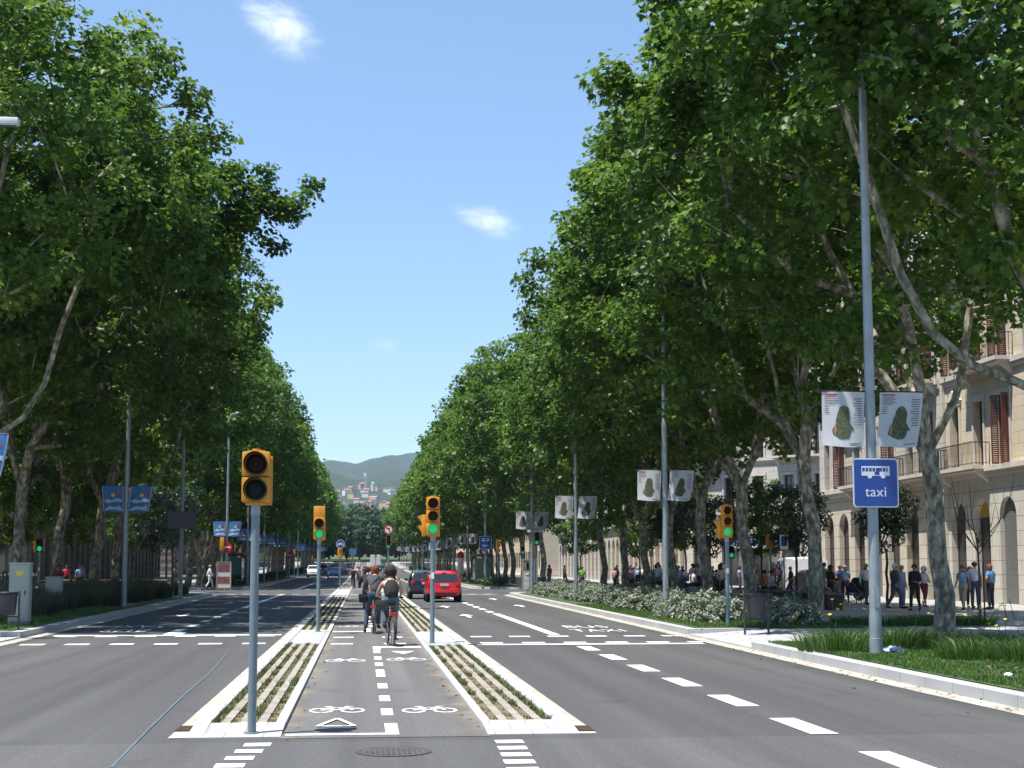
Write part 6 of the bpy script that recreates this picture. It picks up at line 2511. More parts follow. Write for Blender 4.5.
        bb.bbox(min(sx * 0.46, sx * 0.78), max(sx * 0.46, sx * 0.78), yf - 0.24, yf - 0.015, S[-1][3] - 0.10, S[-1][3] + 0.08, 0.04)
        bb.build('headlight', M_HEADL, t, True)
    # wheels
    rad = 0.31 if kind in ('hatch', 'saloon') else 0.35
    for wy in (S[1][0] + 0.68, S[-1][0] - 0.74):
        for sx in (-1, 1):
            xo = sx * (S[3][2] - 0.09)
            w = thing('wheel', '', '')
            del w['label'], w['category']
            w.parent = t
            w.location = (xo, wy, rad)
            bb = MB()
            bb.lathe([(rad * 0.62, -0.10), (rad * 0.94, -0.105), (rad, -0.07), (rad, 0.07), (rad * 0.94, 0.105), (rad * 0.62, 0.10)], 24, 'X')
            bb.build('tyre', M_RUB, w, True)
            bb = MB()
            bb.lathe([(rad * 0.63, 0.06), (rad * 0.58, 0.085), (rad * 0.2, 0.07), (0, 0.075)] if sx > 0 else [(0, -0.075), (rad * 0.2, -0.07), (rad * 0.58, -0.085), (rad * 0.63, -0.06)], 20, 'X')
            bb.build('rim', M_CHROME, w, True)
            bb = MB()
            bb.lathe([(rad * 1.14, -0.02), (rad * 1.14, 0.015)], 24, 'X', (sx * (S[3][2] + 0.004 - 0.012 if kind != 'van' else S[3][2] - 0.004), wy, rad + 0.01))
            bb.build('wheel_arch', M_BLK, t)
    ye, yf = S[0][0], S[-1][0]
    bb = MB()
    bb.bbox(-S[0][2] - 0.02, S[0][2] + 0.02, ye - 0.06, ye + 0.12, S[0][1] - 0.02, S[0][3] - 0.05, 0.05)
    bb.build('bumper', paint, t, True)
    bb = MB()
    bb.bbox(-S[-1][2], S[-1][2], yf - 0.12, yf + 0.05, S[-1][1] - 0.04, S[-1][3] - 0.14, 0.05)
    bb.build('bumper', paint, t, True)
    bb = MB()
    zpl = 0.80 if kind != 'van' else 0.9
    bb.box(-0.2, 0.2, ye - 0.03, ye - 0.005, zpl, zpl + 0.12)
    bb.build('number_plate', M_PLATE, t)
    bb = MB()
    bb.box(-0.22, 0.22, yf + 0.051, yf + 0.06, S[-1][1] + 0.05, S[-1][1] + 0.16)
    bb.build('number_plate', M_PLATE, t)
    bb = MB()
    bb.box(-0.42, 0.42, yf - 0.05, yf + 0.012, S[-1][3] - 0.1, S[-1][3] - 0.02)
    bb.build('grille', M_BLK, t)
    if kind in ('hatch', 'suv'):
        bb = MB()
        bb.box(-0.1, 0.1, S[2][0] - 0.03, S[2][0] + 0.05, S[2][3] + 0.015, S[2][3] + 0.04)
        bb.build('brake_light', M_TAIL, t)
        bb = MB()
        bb.box(-0.6, 0.6, ye - 0.065, ye - 0.058, S[0][1] + 0.0, S[0][1] + 0.07)
        bb.build('lower_trim', M_BLK, t)
    return t


def paint(name, c, r=0.22):
    m = mat('paint_' + name, c, r, 0.0, spec=0.6)
    m.node_tree.nodes['Principled BSDF'].inputs['Coat Weight'].default_value = 0.3
    m.node_tree.nodes['Principled BSDF'].inputs['Coat Roughness'].default_value = 0.08
    return m


P_RED, P_NAVY, P_WHITE, P_BLUE, P_GREY, P_DARK = (paint('red', (0.56, 0.006, 0.012)), paint('navy', (0.004, 0.005, 0.012)), paint('white', (0.72, 0.73, 0.74)), paint('blue', (0.05, 0.11, 0.30)),
                                                 paint('grey', (0.22, 0.23, 0.25)), paint('dark', (0.02, 0.024, 0.03)))
car('hatch', 'bright red hatchback seen from behind in the car lane', (4.0, 73.4, 0.0), 0, P_RED)
car('hatch', 'dark navy car just ahead of the red hatchback and half hidden by it', (3.38, 80.5, 0.0), 0, P_NAVY)
car('saloon', 'grey car seen over the heads of the near cyclists', (3.3, 186, gz(186)), 0, P_GREY)
car('hatch', 'small dark car behind the white truck far ahead', (3.1, 262, gz(262)), 0, P_DARK)
car('suv', 'white off-road car coming towards us in the far shaded lanes', (-7.0, 212, gz(212)), PI, P_WHITE)
car('saloon', 'light blue saloon coming towards us next to the white car', (-4.0, 205, gz(205)), PI, P_BLUE)
car('suv', 'dark car following behind the white off-road car', (-6.4, 238, gz(238)), PI, P_DARK)
car('hatch', 'dark car behind the light blue saloon, far along the shaded lanes', (-3.6, 262, gz(262)), PI, P_GREY)
car('van', 'white parked van on the side lane behind the man in the green shirt', (24.6, 80.5, 0.15), 0, P_WHITE, 'vehicles parked by the promenade', True)
car('saloon', 'black parked car behind the two people sitting on the seat wall', (23.6, 74.5, 0.15), 0, P_DARK, 'vehicles parked by the promenade')
# white box truck far ahead
t = thing('truck', 'white box truck far ahead in the car lane', 'truck', (2.75, 318, gz(318)))
b = MB()
b.bbox(-1.1, 1.1, -3.2, 1.4, 0.7, 3.2, 0.05)
b.build('box_body', P_WHITE, t)
b = MB()
b.bbox(-1.0, 1.0, 1.45, 3.1, 0.5, 2.3, 0.12)
b.build('cab', P_WHITE, t)
b = MB()
b.box(-1.0, 1.0, -3.1, 2.9, 0.42, 0.66)
b.build('chassis', M_BLK, t)
for wy in (-2.2, 2.2):
    for sx in (-1, 1):
        b = MB()
        b.lathe([(0.0, -0.13), (0.42, -0.13), (0.42, 0.13), (0, 0.13)], 18, 'X', (sx * 0.9, wy, 0.42))
        b.build('wheel', M_RUB, t)


# ---- motor scooters
def scooter_proto():
    t = thing('motor_scooter', 'p', 'motor scooter')
    for wy in (-0.62, 0.66):
        w = MB()
        w.lathe([(0.14, -0.05), (0.25, -0.06), (0.27, 0), (0.25, 0.06), (0.14, 0.05)], 20, 'X', (0, wy, 0.27))
        o = w.build('wheel', M_RUB, t, True)
        w = MB()
        w.lathe([(0.0, -0.04), (0.15, -0.04), (0.15, 0.04), (0, 0.04)], 16, 'X', (0, wy, 0.27))
        w.build('rim', M_CHROME, o)
    b = MB()
    b.bbox(-0.17, 0.17, -0.85, -0.15, 0.36, 0.72, 0.09)
    b.bbox(-0.15, 0.15, -0.25, 0.4, 0.24, 0.36, 0.04)
    b.bbox(-0.2, 0.2, 0.36, 0.52, 0.3, 0.95, 0.06)
    b.build('body', P_DARK, t, True)
    b = MB()
    b.bbox(-0.15, 0.15, -0.9, -0.05, 0.722, 0.84, 0.05)
    b.build('seat', M_RUB, t, True)
    b = MB()
    b.tube([(0, 0.62, 0.3), (0, 0.44, 0.95), (0, 0.42, 1.06)], 0.035, 8)
    b.tube([(-0.34, 0.36, 1.06), (0, 0.42, 1.04), (0.34, 0.36, 1.06)], 0.018, 6)
    b.build('handlebar', M_DKG, t, True)
    b = MB()
    for sx in (-1, 1):
        b2 = MB()
        b2.bbox(sx * 0.32 - 0.06, sx * 0.32 + 0.06, 0.36, 0.40, 1.15, 1.25, 0.015)
        b2.tube([(sx * 0.28, 0.38, 1.06), (sx * 0.32, 0.38, 1.16)], 0.008, 5)
        b2.build('mirror', M_CHROME, t)
    b.add([(-0.2, 0.50, 0.95), (0.2, 0.50, 0.95), (0.15, 0.38, 1.38), (-0.15, 0.38, 1.38), (-0.2, 0.515, 0.95), (0.2, 0.515, 0.95), (0.15, 0.395, 1.38), (-0.15, 0.395, 1.38)],
          [(0, 1, 2, 3), (7, 6, 5, 4), (0, 4, 5, 1), (1, 5, 6, 2), (2, 6, 7, 3), (3, 7, 4, 0)])
    b.build('windshield', M_GLASS, t)
    b = MB()
    b.bbox(-0.2, 0.2, -1.12, -0.78, 0.86, 1.14, 0.06)
    b.build('top_box', M_DKG, t, True)
    return t


SC0 = scooter_proto()
spots = [(14.8, 66.5, 1.2), (15.7, 68.2, 1.4), (16.2, 70.6, 1.1), (15.0, 75, 1.3), (15.6, 78, 1.5), (16.4, 81, 1.2), (15.2, 84, 1.0), (22.6, 66.5, 1.57), (23.2, 68.4, 1.6), (22.8, 70.1, 1.45)]
for i, (x, y, a) in enumerate(spots):
    lab = 'black motor scooter parked %s' % ('among the dark trunks over the silver shrubs' if i < 7 else 'in front of the facade behind the seat wall')
    gr = 'scooters parked %s' % ('by the silver shrubs' if i < 7 else 'before the facade')
    if i == 0:
        SC0.location, SC0.rotation_euler = (x, y, 0.15), (0, 0, a)
        tag(SC0, lab, 'motor scooter', gr)
    else:
        copy_tree(SC0, lab, (x, y, 0.15), a, gr)
for i, (x, y, a) in enumerate([(-18, 78, 1.5), (-18.2, 80, 1.4), (-17.8, 82.2, 1.6), (-18, 84.5, 1.5), (-16.5, 71, 1.5)]):
    copy_tree(SC0, 'dark motor scooter parked in deep shade behind the tall grasses', (x, y, 0.15), a, 'scooters parked in the shade')

# ================================================================== PEOPLE
def skin_mesh(verts, edges, radii, roots, subdiv=1, squash=None):
    me = bpy.data.meshes.new('body')
    me.from_pydata([tuple(v) for v in verts], edges, [])
    o = bpy.data.objects.new('tmp_body', me)
    md = o.modifiers.new('s', 'SKIN')
    md.use_smooth_shade = True
    sv = me.skin_vertices[0].data if me.skin_vertices else None
    if sv is None:
        me.attributes  # the layer appears with the modifier
    for i, r in enumerate(radii):
        me.skin_vertices[0].data[i].radius = (r, r) if not isinstance(r, tuple) else r
        me.skin_vertices[0].data[i].use_root = i in roots
    sb = o.modifiers.new('d', 'SUBSURF')
    sb.levels = sb.render_levels = subdiv
    out = baked(o)
    out.polygons.foreach_set('use_smooth', [True] * len(out.polygons))
    return out


J = ['pelvis', 'waist', 'chest', 'neckbase', 'neck', 'head', 'crown', 'nose', 'shL', 'elL', 'wrL', 'hdL', 'shR', 'elR', 'wrR', 'hdR', 'hipL', 'knL', 'anL', 'toL', 'hipR', 'knR', 'anR', 'toR']
RAD = dict(pelvis=.135, waist=.118, chest=.142, neckbase=.085, neck=.052, head=.086, crown=.07, nose=.014, sh=.062, el=.044, wr=.030, hd=.034, hip=.088, kn=.056, an=.040, to=.032)
EDG = [('pelvis', 'waist'), ('waist', 'chest'), ('chest', 'neckbase'), ('neckbase', 'neck'), ('neck', 'head'), ('head', 'crown'),
       ('chest', 'shL'), ('shL', 'elL'), ('elL', 'wrL'), ('wrL', 'hdL'), ('chest', 'shR'), ('shR', 'elR'), ('elR', 'wrR'), ('wrR', 'hdR'),
       ('pelvis', 'hipL'), ('hipL', 'knL'), ('knL', 'anL'), ('anL', 'toL'), ('pelvis', 'hipR'), ('hipR', 'knR'), ('knR', 'anR'), ('anR', 'toR')]


def pose(kind):
    """joints of a 1.72 m figure facing +Y, feet at z = 0"""
    P = dict(pelvis=(0, 0, .94), waist=(0, .005, 1.08), chest=(0, -.005, 1.27), neckbase=(0, -.015, 1.43), neck=(0, .0, 1.49), head=(0, .025, 1.58), crown=(0, .015, 1.65),
             shL=(-.165, -.01, 1.375), elL=(-.215, -.03, 1.10), wrL=(-.225, .05, .87), hdL=(-.222, .075, .79), shR=(.165, -.01, 1.375), elR=(.215, -.03, 1.10), wrR=(.225, .05, .87), hdR=(.222, .075, .79),
             hipL=(-.088, 0, .88), knL=(-.098, .02, .49), anL=(-.10, -.02, .085), toL=(-.115, .13, .035), hipR=(.088, 0, .88), knR=(.098, .02, .49), anR=(.10, -.02, .085), toR=(.115, .13, .035))
    if kind == 'walk':
        P.update(knL=(-.095, .20, .52), anL=(-.10, .24, .10), toL=(-.11, .39, .06), knR=(.095, -.04, .50), anR=(.10, -.28, .14), toR=(.11, -.16, .04),
                 elL=(-.215, -.12, 1.12), wrL=(-.22, -.14, .89), hdL=(-.22, -.13, .81), elR=(.215, .05, 1.11), wrR=(.22, .20, .93), hdR=(.215, .25, .86))
    elif kind == 'walk2':
        P.update(knR=(.095, .16, .52), anR=(.10, .20, .09), toR=(.11, .35, .04), knL=(-.095, -.02, .49), anL=(-.10, -.22, .12), toL=(-.11, -.09, .035),
                 elR=(.215, -.10, 1.12), wrR=(.22, -.08, .88), hdR=(.22, -.06, .80), elL=(-.22, .03, 1.11), wrL=(-.14, .22, 1.05), hdL=(-.07, .26, 1.06))
    elif kind == 'push':
        P.update(elL=(-.20, .06, 1.12), wrL=(-.19, .30, 1.02), hdL=(-.19, .38, 1.02), elR=(.20, .06, 1.12), wrR=(.19, .30, 1.02), hdR=(.19, .38, 1.02),
                 knL=(-.095, .14, .51), anL=(-.10, .17, .09), toL=(-.11, .31, .04), anR=(.10, -.20, .11), toR=(.11, -.07, .035))
    elif kind == 'hips':
        P.update(elL=(-.33, -.08, 1.14), wrL=(-.18, .04, .99), hdL=(-.13, .09, .98))
    elif kind == 'sit':
        dz = -.235
        for k in ('pelvis', 'waist', 'chest', 'neckbase', 'neck', 'head', 'crown', 'shL', 'elL', 'wrL', 'hdL', 'shR', 'elR', 'wrR', 'hdR', 'hipL', 'hipR'):
            x, y, z = P[k]
            P[k] = (x, y + (0.06 * (z - .94)), z + dz)
        P.update(hipL=(-.09, .02, .66), hipR=(.09, .02, .66), knL=(-.12, .42, .62), anL=(-.13, .40, .16), toL=(-.14, .54, .08), knR=(.12, .44, .60), anR=(.12, .36, .15), toR=(.13, .50, .07),
                 elL=(-.23, .02, .89), wrL=(-.13, .25, .76), hdL=(-.09, .32, .74), elR=(.23, .02, .89), wrR=(.13, .26, .76), hdR=(.09, .33, .74))
    elif kind == 'cycle':
        P.update(pelvis=(0, -.22, 1.00), waist=(0, -.17, 1.13), chest=(0, -.09, 1.31), neckbase=(0, -.04, 1.46), neck=(0, -.02, 1.52), head=(0, .015, 1.605), crown=(0, .012, 1.675),
                 shL=(-.165, -.06, 1.41), elL=(-.27, .08, 1.18), wrL=(-.26, .31, 1.08), hdL=(-.255, .385, 1.075), shR=(.165, -.06, 1.41), elR=(.27, .08, 1.18), wrR=(.26, .31, 1.08), hdR=(.255, .385, 1.075),
                 hipL=(-.09, -.20, .95), knL=(-.11, .19, .80), anL=(-.11, .04, .45), toL=(-.12, .17, .42), hipR=(.09, -.20, .95), knR=(.10, .10, .60), anR=(.10, -.06, .20), toR=(.115, .08, .155))
    elif kind == 'cyclestop':
        pose_ = pose('cycle')
        P = pose_
        P.update(knL=(-.19, .10, .56), anL=(-.24, .0, .10), toL=(-.25, .13, .04))
    h = P['head']
    P['nose'] = (h[0], h[1] + .105, h[2] - .01)
    return {k: Vector(v) for k, v in P.items()}


_bodies = {}


def radius(name):
    for k in sorted(RAD, key=len, reverse=True):
        if name.startswith(k):
            return RAD[k]


def body_mesh(kind):
    if ('body', kind) in _bodies:
        return _bodies[('body', kind)]
    P = pose(kind)
    names = J
    idx = {n: i for i, n in enumerate(names)}
    verts = [P[n] for n in names]
    edges = [(idx[a], idx[b]) for a, b in EDG] + [(idx['head'], idx['nose'])]
    rad = [radius(n) for n in names]
    roots = {idx['pelvis']}
    # five separate fingers rooted in each palm, bent a little
    for s, sx in (('L', -1), ('R', 1)):
        hd, wr = P['hd' + s], P['wr' + s]
        d = (hd - wr).normalized()
        side = Vector((0, 1, 0)) if abs(d.y) < 0.7 else Vector((-sx, 0, 0))
        side = (side - d * side.dot(d)).normalized()
        curl = Vector((-sx, 0, 0)) if abs(d.y) < 0.7 else Vector((0, 0, -1))
        for k, (off, L) in enumerate(((-.027, .055), (-.009, .068), (.009, .072), (.026, .064))):
            base = hd + side * off + d * 0.01
            m = base + d * (L * 0.62) + curl * 0.006
            e = m + d * (L * 0.40) + curl * 0.026
            n0 = len(verts)
            verts += [base, m, e]
            edges += [(n0, n0 + 1), (n0 + 1, n0 + 2)]
            rad += [.0105, .0095, .008]
            roots.add(n0)
        base = wr + d * 0.035 + side * 0.02
        m = base + side * 0.032 + d * 0.03
        e = m + d * 0.034 + curl * 0.012
        n0 = len(verts)
        verts += [base, m, e]
        edges += [(n0, n0 + 1), (n0 + 1, n0 + 2)]
        rad += [.0125, .011, .009]
        roots.add(n0)
    _bodies[('body', kind)] = skin_mesh(verts, edges, rad, roots)
    return _bodies[('body', kind)]


def part_skin(kind, key, names, scale, add, roots, extra=None, cut=None):
    """a garment: the same skeleton, a little fuller"""
    if (key, kind) in _bodies:
        return _bodies[(key, kind)]
    P = pose(kind)
    if cut:
        for n, (a, b, t) in cut.items():
            P[n] = P[a].lerp(P[b], t)
    idx = {n: i for i, n in enumerate(names)}
    edges = [(idx[a], idx[b]) for a, b in EDG if a in idx and b in idx]
    if extra:
        edges += [(idx[a], idx[b]) for a, b in extra]
    rad = [(radius(n) or .05) * scale + add for n in names]
    _bodies[(key, kind)] = skin_mesh([P[n] for n in names], edges, rad, {idx[r] for r in roots})
    return _bodies[(key, kind)]


def shirt_mesh(kind, sleeves):
    base = ['pelvis', 'waist', 'chest', 'neckbase', 'shL', 'shR']
    if sleeves == 'long':
        return part_skin(kind, 'shirt_long', base + ['elL', 'wrL', 'elR', 'wrR'], 1.12, .012, ['pelvis'])
    if sleeves == 'short':
        RAD['slv'] = .062
        return part_skin(kind, 'shirt_short', base + ['slvL', 'slvR'], 1.10, .012, ['pelvis'], [('shL', 'slvL'), ('shR', 'slvR')], {'slvL': ('shL', 'elL', .62), 'slvR': ('shR', 'elR', .62)})
    RAD['tnk'] = .064
    return part_skin(kind, 'tank', ['pelvis', 'waist', 'chest', 'neckbase', 'tnkL', 'tnkR'], 1.22, .022, ['pelvis'], [('chest', 'tnkL'), ('chest', 'tnkR')],
                     {'tnkL': ('chest', 'shL', .80), 'tnkR': ('chest', 'shR', .80), 'neckbase': ('chest', 'neckbase', .72)})


def trouser_mesh(kind, length):
    if length == 'long':
        return part_skin(kind, 'trousers', ['waist', 'pelvis', 'hipL', 'knL', 'anL', 'hipR', 'knR', 'anR'], 1.12, .012, ['pelvis'])
    RAD['cuf'] = .066
    k = .9 if length == 'short' else .45
    a, b = ('hip', 'kn') if length == 'short' else ('kn', 'an')
    if length == 'short':
        return part_skin(kind, 'shorts', ['waist', 'pelvis', 'hipL', 'cufL', 'hipR', 'cufR'], 1.12, .014, ['pelvis'], [('hipL', 'cufL'), ('hipR', 'cufR')], {'cufL': ('hipL', 'knL', k), 'cufR': ('hipR', 'knR', k)})
    return part_skin(kind, 'cropped', ['waist', 'pelvis', 'hipL', 'knL', 'cufL', 'hipR', 'knR', 'cufR'], 1.14, .016, ['pelvis'], [('knL', 'cufL'), ('knR', 'cufR')], {'cufL': ('knL', 'anL', k), 'cufR': ('knR', 'anR', k)})


def shoe_mesh(kind, s):
    key = ('shoe' + s, kind)
    if key in _bodies:
        return _bodies[key]
    P = pose(kind)
    a, t_ = P['an' + s], P['to' + s]
    heel = a + (a - t_) * 0.28
    heel.z = (a.z + t_.z) / 2
    heel = a + Vector(((a - t_).x * 0.25, (a - t_).y * 0.25, -0.045))
    _bodies[key] = skin_mesh([heel, a + Vector((0, 0, -0.03)), t_, t_ + (t_ - a) * 0.3 + Vector((0, 0, .0))], [(0, 1), (1, 2), (2, 3)], [.042, .05, .044, .03], {0})
    return _bodies[key]


def hair_mesh(kind, style):
    key = ('hair' + style, kind)
    if key in _bodies:
        return _bodies[key]
    P = pose(kind)
    h = P['head'] + Vector((0, -0.005, 0.03))
    g = random.Random(3)
    b = MB()
    sc = {'short': 1.0, 'long': 1.08, 'curly': 1.32, 'cap': 1.02, 'bun': 1.02}[style]
    b.ball((0, 0, 0), 0.105 * sc, 20, 14)
    vs = []
    for x, y, z in b.v:
        if y > 0.045 * sc and z < 0.03:                    # leave the face free
            y = 0.045 * sc + (y - 0.045 * sc) * 0.1
        if z < -0.05 and style in ('short', 'cap', 'bun'):
            z = -0.05 + (z + 0.05) * 0.3
        if style == 'long' and z < -0.02 and y < 0.05:
            z = -0.02 + (z + 0.02) * 2.6
            y = y * 0.8 - 0.02
        if style == 'curly':
            k = 1 + g.uniform(-0.10, 0.10)
            x, y, z = x * k, y * k, z * k
        vs.append((h.x + x, h.y + y, h.z + z))
    b.v = vs
    if style == 'bun':
        b.ball((h.x, h.y - 0.11, h.z + 0.02), 0.05, 10, 7)
    if style == 'cap':
        b.prism([(-0.07, 0), (0.07, 0), (0.05, 0.1), (-0.05, 0.1)], 0, 0.012, 'Z')
        n = len(b.v)
        for i in range(n - 8, n):
            x, y, z = b.v[i]
            b.v[i] = (h.x + x, h.y + 0.07 + y, h.z + 0.0 + z)
    _bodies[key] = b.mesh('hair', M_WHITE, True)
    return _bodies[key]


def eye_mesh(kind):
    key = ('eye', kind)
    if key not in _bodies:
        P = pose(kind)
        h = P['head']
        ms = []
        for sx in (-1, 1):
            b = MB()
            b.ball((h.x + sx * 0.031, h.y + 0.078, h.z + 0.012), 0.011, 8, 6)
            ms.append(b.mesh('eye', M_BLK, True))
        _bodies[key] = ms
    return _bodies[key]


def skirt_mesh(kind):
    key = ('skirt', kind)
    if key not in _bodies:
        b = MB()
        b.lathe([(0.155, 1.05), (0.175, 0.92), (0.20, 0.70), (0.225, 0.46), (0.215, 0.455), (0.15, 0.95)], 18)
        _bodies[key] = b.mesh('skirt', M_WHITE, True)
    return _bodies[key]


CLOTH = {}


def cl(c, rough=0.85):
    key = tuple(round(x, 3) for x in c)
    if key not in CLOTH:
        CLOTH[key] = mat('cloth_%d' % len(CLOTH), c, rough, var=0.12, scale=5)
    return CLOTH[key]


SKIN1, SKIN2, SKIN3 = (mat('skin_fair', (0.47, 0.27, 0.19), 0.55), mat('skin_tan', (0.34, 0.18, 0.115), 0.55), mat('skin_deep', (0.17, 0.085, 0.05), 0.55))
H_BLACK, H_BROWN, H_RED, H_GREY, H_WHITE, H_BLOND = ((0.012, 0.010, 0.009), (0.045, 0.024, 0.013), (0.15, 0.040, 0.014), (0.30, 0.29, 0.28), (0.62, 0.61, 0.59), (0.32, 0.2, 0.085))
BLACK, DKBLUE, JEANS, WHITE_, CREAM, GREY, RED, GREEN, KHAKI, PINK, LBLUE, BROWN = ((0.014, 0.014, 0.016), (0.018, 0.022, 0.05), (0.045, 0.07, 0.125), (0.68, 0.68, 0.69), (0.55, 0.50, 0.42), (0.12, 0.12, 0.13),
                                                                           (0.35, 0.02, 0.035), (0.10, 0.19, 0.04), (0.36, 0.31, 0.22), (0.55, 0.14, 0.20), (0.16, 0.30, 0.52), (0.10, 0.055, 0.03))


def own(o, m):
    o.material_slots[0].link = 'OBJECT'
    o.material_slots[0].material = m


def put(me, nm, parent, m):
    o = link(nm, me, parent)
    if not me.materials:
        me.materials.append(m)
    own(o, m)
    return o


def person(label, loc, rz, kind, h=1.72, top=WHITE_, legs=JEANS, skin=SKIN1, hair=H_BROWN, style='short', sleeves='short', length='long', shoes=BLACK, group=None, face=False):
    me = body_mesh(kind)
    if not me.materials:
        me.materials.append(SKIN1)
    t = link('person', me, None, loc, rz)
    own(t, skin)
    t.scale = (h / 1.72,) * 3
    tag(t, label, 'person', group)
    put(shirt_mesh(kind, sleeves), 'shirt' if sleeves != 'long' else 'jacket', t, cl(top))
    if length == 'skirt':
        put(skirt_mesh(kind), 'skirt', t, cl(legs))
    else:
        put(trouser_mesh(kind, length), 'trousers' if length != 'short' else 'shorts', t, cl(legs))
    for s in 'LR':
        put(shoe_mesh(kind, s), 'shoe', t, cl(shoes))
    put(hair_mesh(kind, style), 'cap' if style == 'cap' else 'hair', t, cl(hair))
    if face:
        for e in eye_mesh(kind):
            put(e, 'eye', t, M_BLK)
    return t


# ---- walkers on the sunny pavement (faces towards us)
FA = PI  # facing the camera
person('old man in a grey cap, dark jacket and grey trousers by the shop fronts', (20.1, 53.6, 0.15), FA + 0.6, 'walk', 1.72, (0.035, 0.04, 0.04), (0.07, 0.075, 0.10), SKIN1, H_WHITE, 'cap', 'long', face=True)
person('person in a light blue shirt half hidden behind the walker in black', (20.75, 54.6, 0.15), FA + 0.5, 'stand', 1.66, (0.25, 0.30, 0.42), (0.2, 0.25, 0.4), SKIN1, H_BLOND, 'short', 'long', face=True)
person('man in a black jacket and trousers walking beside the man in the grey cap', (20.15, 51.7, 0.15), FA - 0.7, 'walk2', 1.70, BLACK, BLACK, SKIN2, H_BLACK, 'short', 'long', face=True)
person('white-haired woman in a white jacket and dark red trousers', (22.2, 56.0, 0.15), FA + 0.3, 'walk2', 1.60, (0.60, 0.56, 0.55), (0.21, 0.02, 0.045), SKIN1, H_WHITE, 'curly', 'long', 'crop', (0.5, 0.35, 0.3), face=True)
person('woman with short reddish hair, cream jacket and black trousers', (22.75, 55.9, 0.15), FA + 0.1, 'stand', 1.55, (0.62, 0.55, 0.47), BLACK, SKIN1, (0.11, 0.045, 0.02), 'short', 'long', face=True)
person('man in a light blue shirt and khaki trousers beside the walker in jeans', (22.15, 52.1, 0.15), FA - 0.8, 'walk', 1.66, (0.20, 0.29, 0.48), KHAKI, SKIN2, (0.10, 0.08, 0.07), 'short', 'short', face=True)
person('person with a white shirt and blue jeans seen from behind', (23.0, 53.0, 0.15), -0.5, 'stand', 1.80, (0.62, 0.62, 0.70), (0.05, 0.08, 0.15), SKIN2, H_BLACK, 'short', 'short')
person('woman with long reddish hair, blue top and dark jeans seen from behind', (23.7, 53.2, 0.15), 0.5, 'hips', 1.70, (0.07, 0.22, 0.42), (0.02, 0.025, 0.04), SKIN2, (0.14, 0.06, 0.03), 'long', 'short')
person('person in black standing behind the woman with the blue top', (23.75, 55.2, 0.15), FA, 'stand', 1.62, BLACK, BLACK, SKIN2, H_BROWN, 'long', 'short', face=True)
person('man in a green shirt and white shorts walking between two trees', (21.3, 65.8, 0.15), FA + 0.5, 'walk', 1.80, (0.10, 0.19, 0.04), (0.55, 0.56, 0.58), SKIN2, H_BROWN, 'short', 'short', 'short', (0.4, 0.4, 0.4), face=True)
person('woman in black pushing the dark pram', (19.75, 60.2, 0.15), -1.2, 'push', 1.68, BLACK, BLACK, SKIN1, (0.06, 0.03, 0.02), 'long', 'long')
person('man in a white shirt and grey trousers behind the lamp post with the taxi sign', (21.1, 59.6, 0.15), FA + 0.2, 'walk2', 1.74, (0.60, 0.60, 0.58), (0.06, 0.06, 0.07), SKIN2, H_GREY, 'short', 'long', face=True)
person('person in blue far behind the pram', (22.3, 66.5, 0.15), FA, 'walk', 1.66, (0.08, 0.13, 0.35), (0.3, 0.3, 0.3), SKIN2, (0.25, 0.10, 0.04), 'short', 'short', face=True)
# ---- people sitting on the seat walls, mostly with their backs to the avenue
sit_spec = [(17.3, 53.8, 'dark-haired woman in a dark red top sitting at the near seat wall end', (0.25, 0.05, 0.05), JEANS, H_BROWN, 'long', -PI / 2),
            (17.3, 55.2, 'person in a pale top sitting beside the woman in dark red', (0.55, 0.52, 0.48), GREY, (0.2, 0.1, 0.05), 'long', PI / 2),
            (17.3, 60.6, 'woman in a light patterned top with raised hair sitting near the dark shop entrance', (0.45, 0.42, 0.46), BLACK, H_BROWN, 'bun', -PI / 2),
            (17.3, 61.8, 'person in an orange and black top sitting with their back to the road', (0.40, 0.08, 0.03), BLACK, H_BLACK, 'short', -PI / 2),
            (17.3, 63.2, 'person in a pale grey top sitting behind the kerb signal', (0.45, 0.47, 0.50), JEANS, H_BLACK, 'short', -PI / 2),
            (17.3, 70.4, 'person in a light blue top sitting at the end of the farther seat wall', (0.3, 0.38, 0.5), JEANS, H_BLACK, 'short', -PI / 2),
            (17.3, 71.6, 'person in an orange top sitting on the farther seat wall', (0.50, 0.10, 0.05), JEANS, H_BLACK, 'long', -PI / 2),
            (17.3, 73.2, 'person in a mauve top sitting on the farther seat wall', (0.20, 0.12, 0.20), GREY, H_BROWN, 'short', -PI / 2),
            (17.3, 75.2, 'man in a white shirt with a blue backpack sitting on the farther seat wall', WHITE_, BLACK, (0.1, 0.05, 0.03), 'short', -PI / 2),
            (17.3, 81.5, 'person in a white top and dark blue trousers sitting behind the banner post', (0.6, 0.6, 0.62), DKBLUE, H_BLACK, 'short', -PI / 2),
            (17.3, 84.8, 'person in pale pink sitting at the far end of the farther seat wall', (0.5, 0.4, 0.42), JEANS, H_BROWN, 'long', -PI / 2),
            (17.3, 86.4, 'person in a white T-shirt sitting at the very end of the farther seat wall', WHITE_, JEANS, (0.3, 0.1, 0.05), 'short', -PI / 2)]
for x, y, lab, c, lg_, hc, st, rz in sit_spec:
    person(lab, (x, y, 0.15), rz, 'sit', 1.70, c, lg_, SKIN2, hc, st, 'short')
t = thing('backpack', 'blue backpack on the back of the man in white on the farther seat wall', 'backpack', (17.05, 75.2, 1.18), PI / 2)
b = MB()
b.bbox(-0.15, 0.15, 0.0, 0.17, -0.2, 0.24, 0.06)
b.build('bag', mat('backpack_blue', (0.05, 0.10, 0.30), 0.8), t, True)
b = MB()
b.bbox(-0.11, 0.11, 0.165, 0.22, -0.17, 0.05, 0.03)
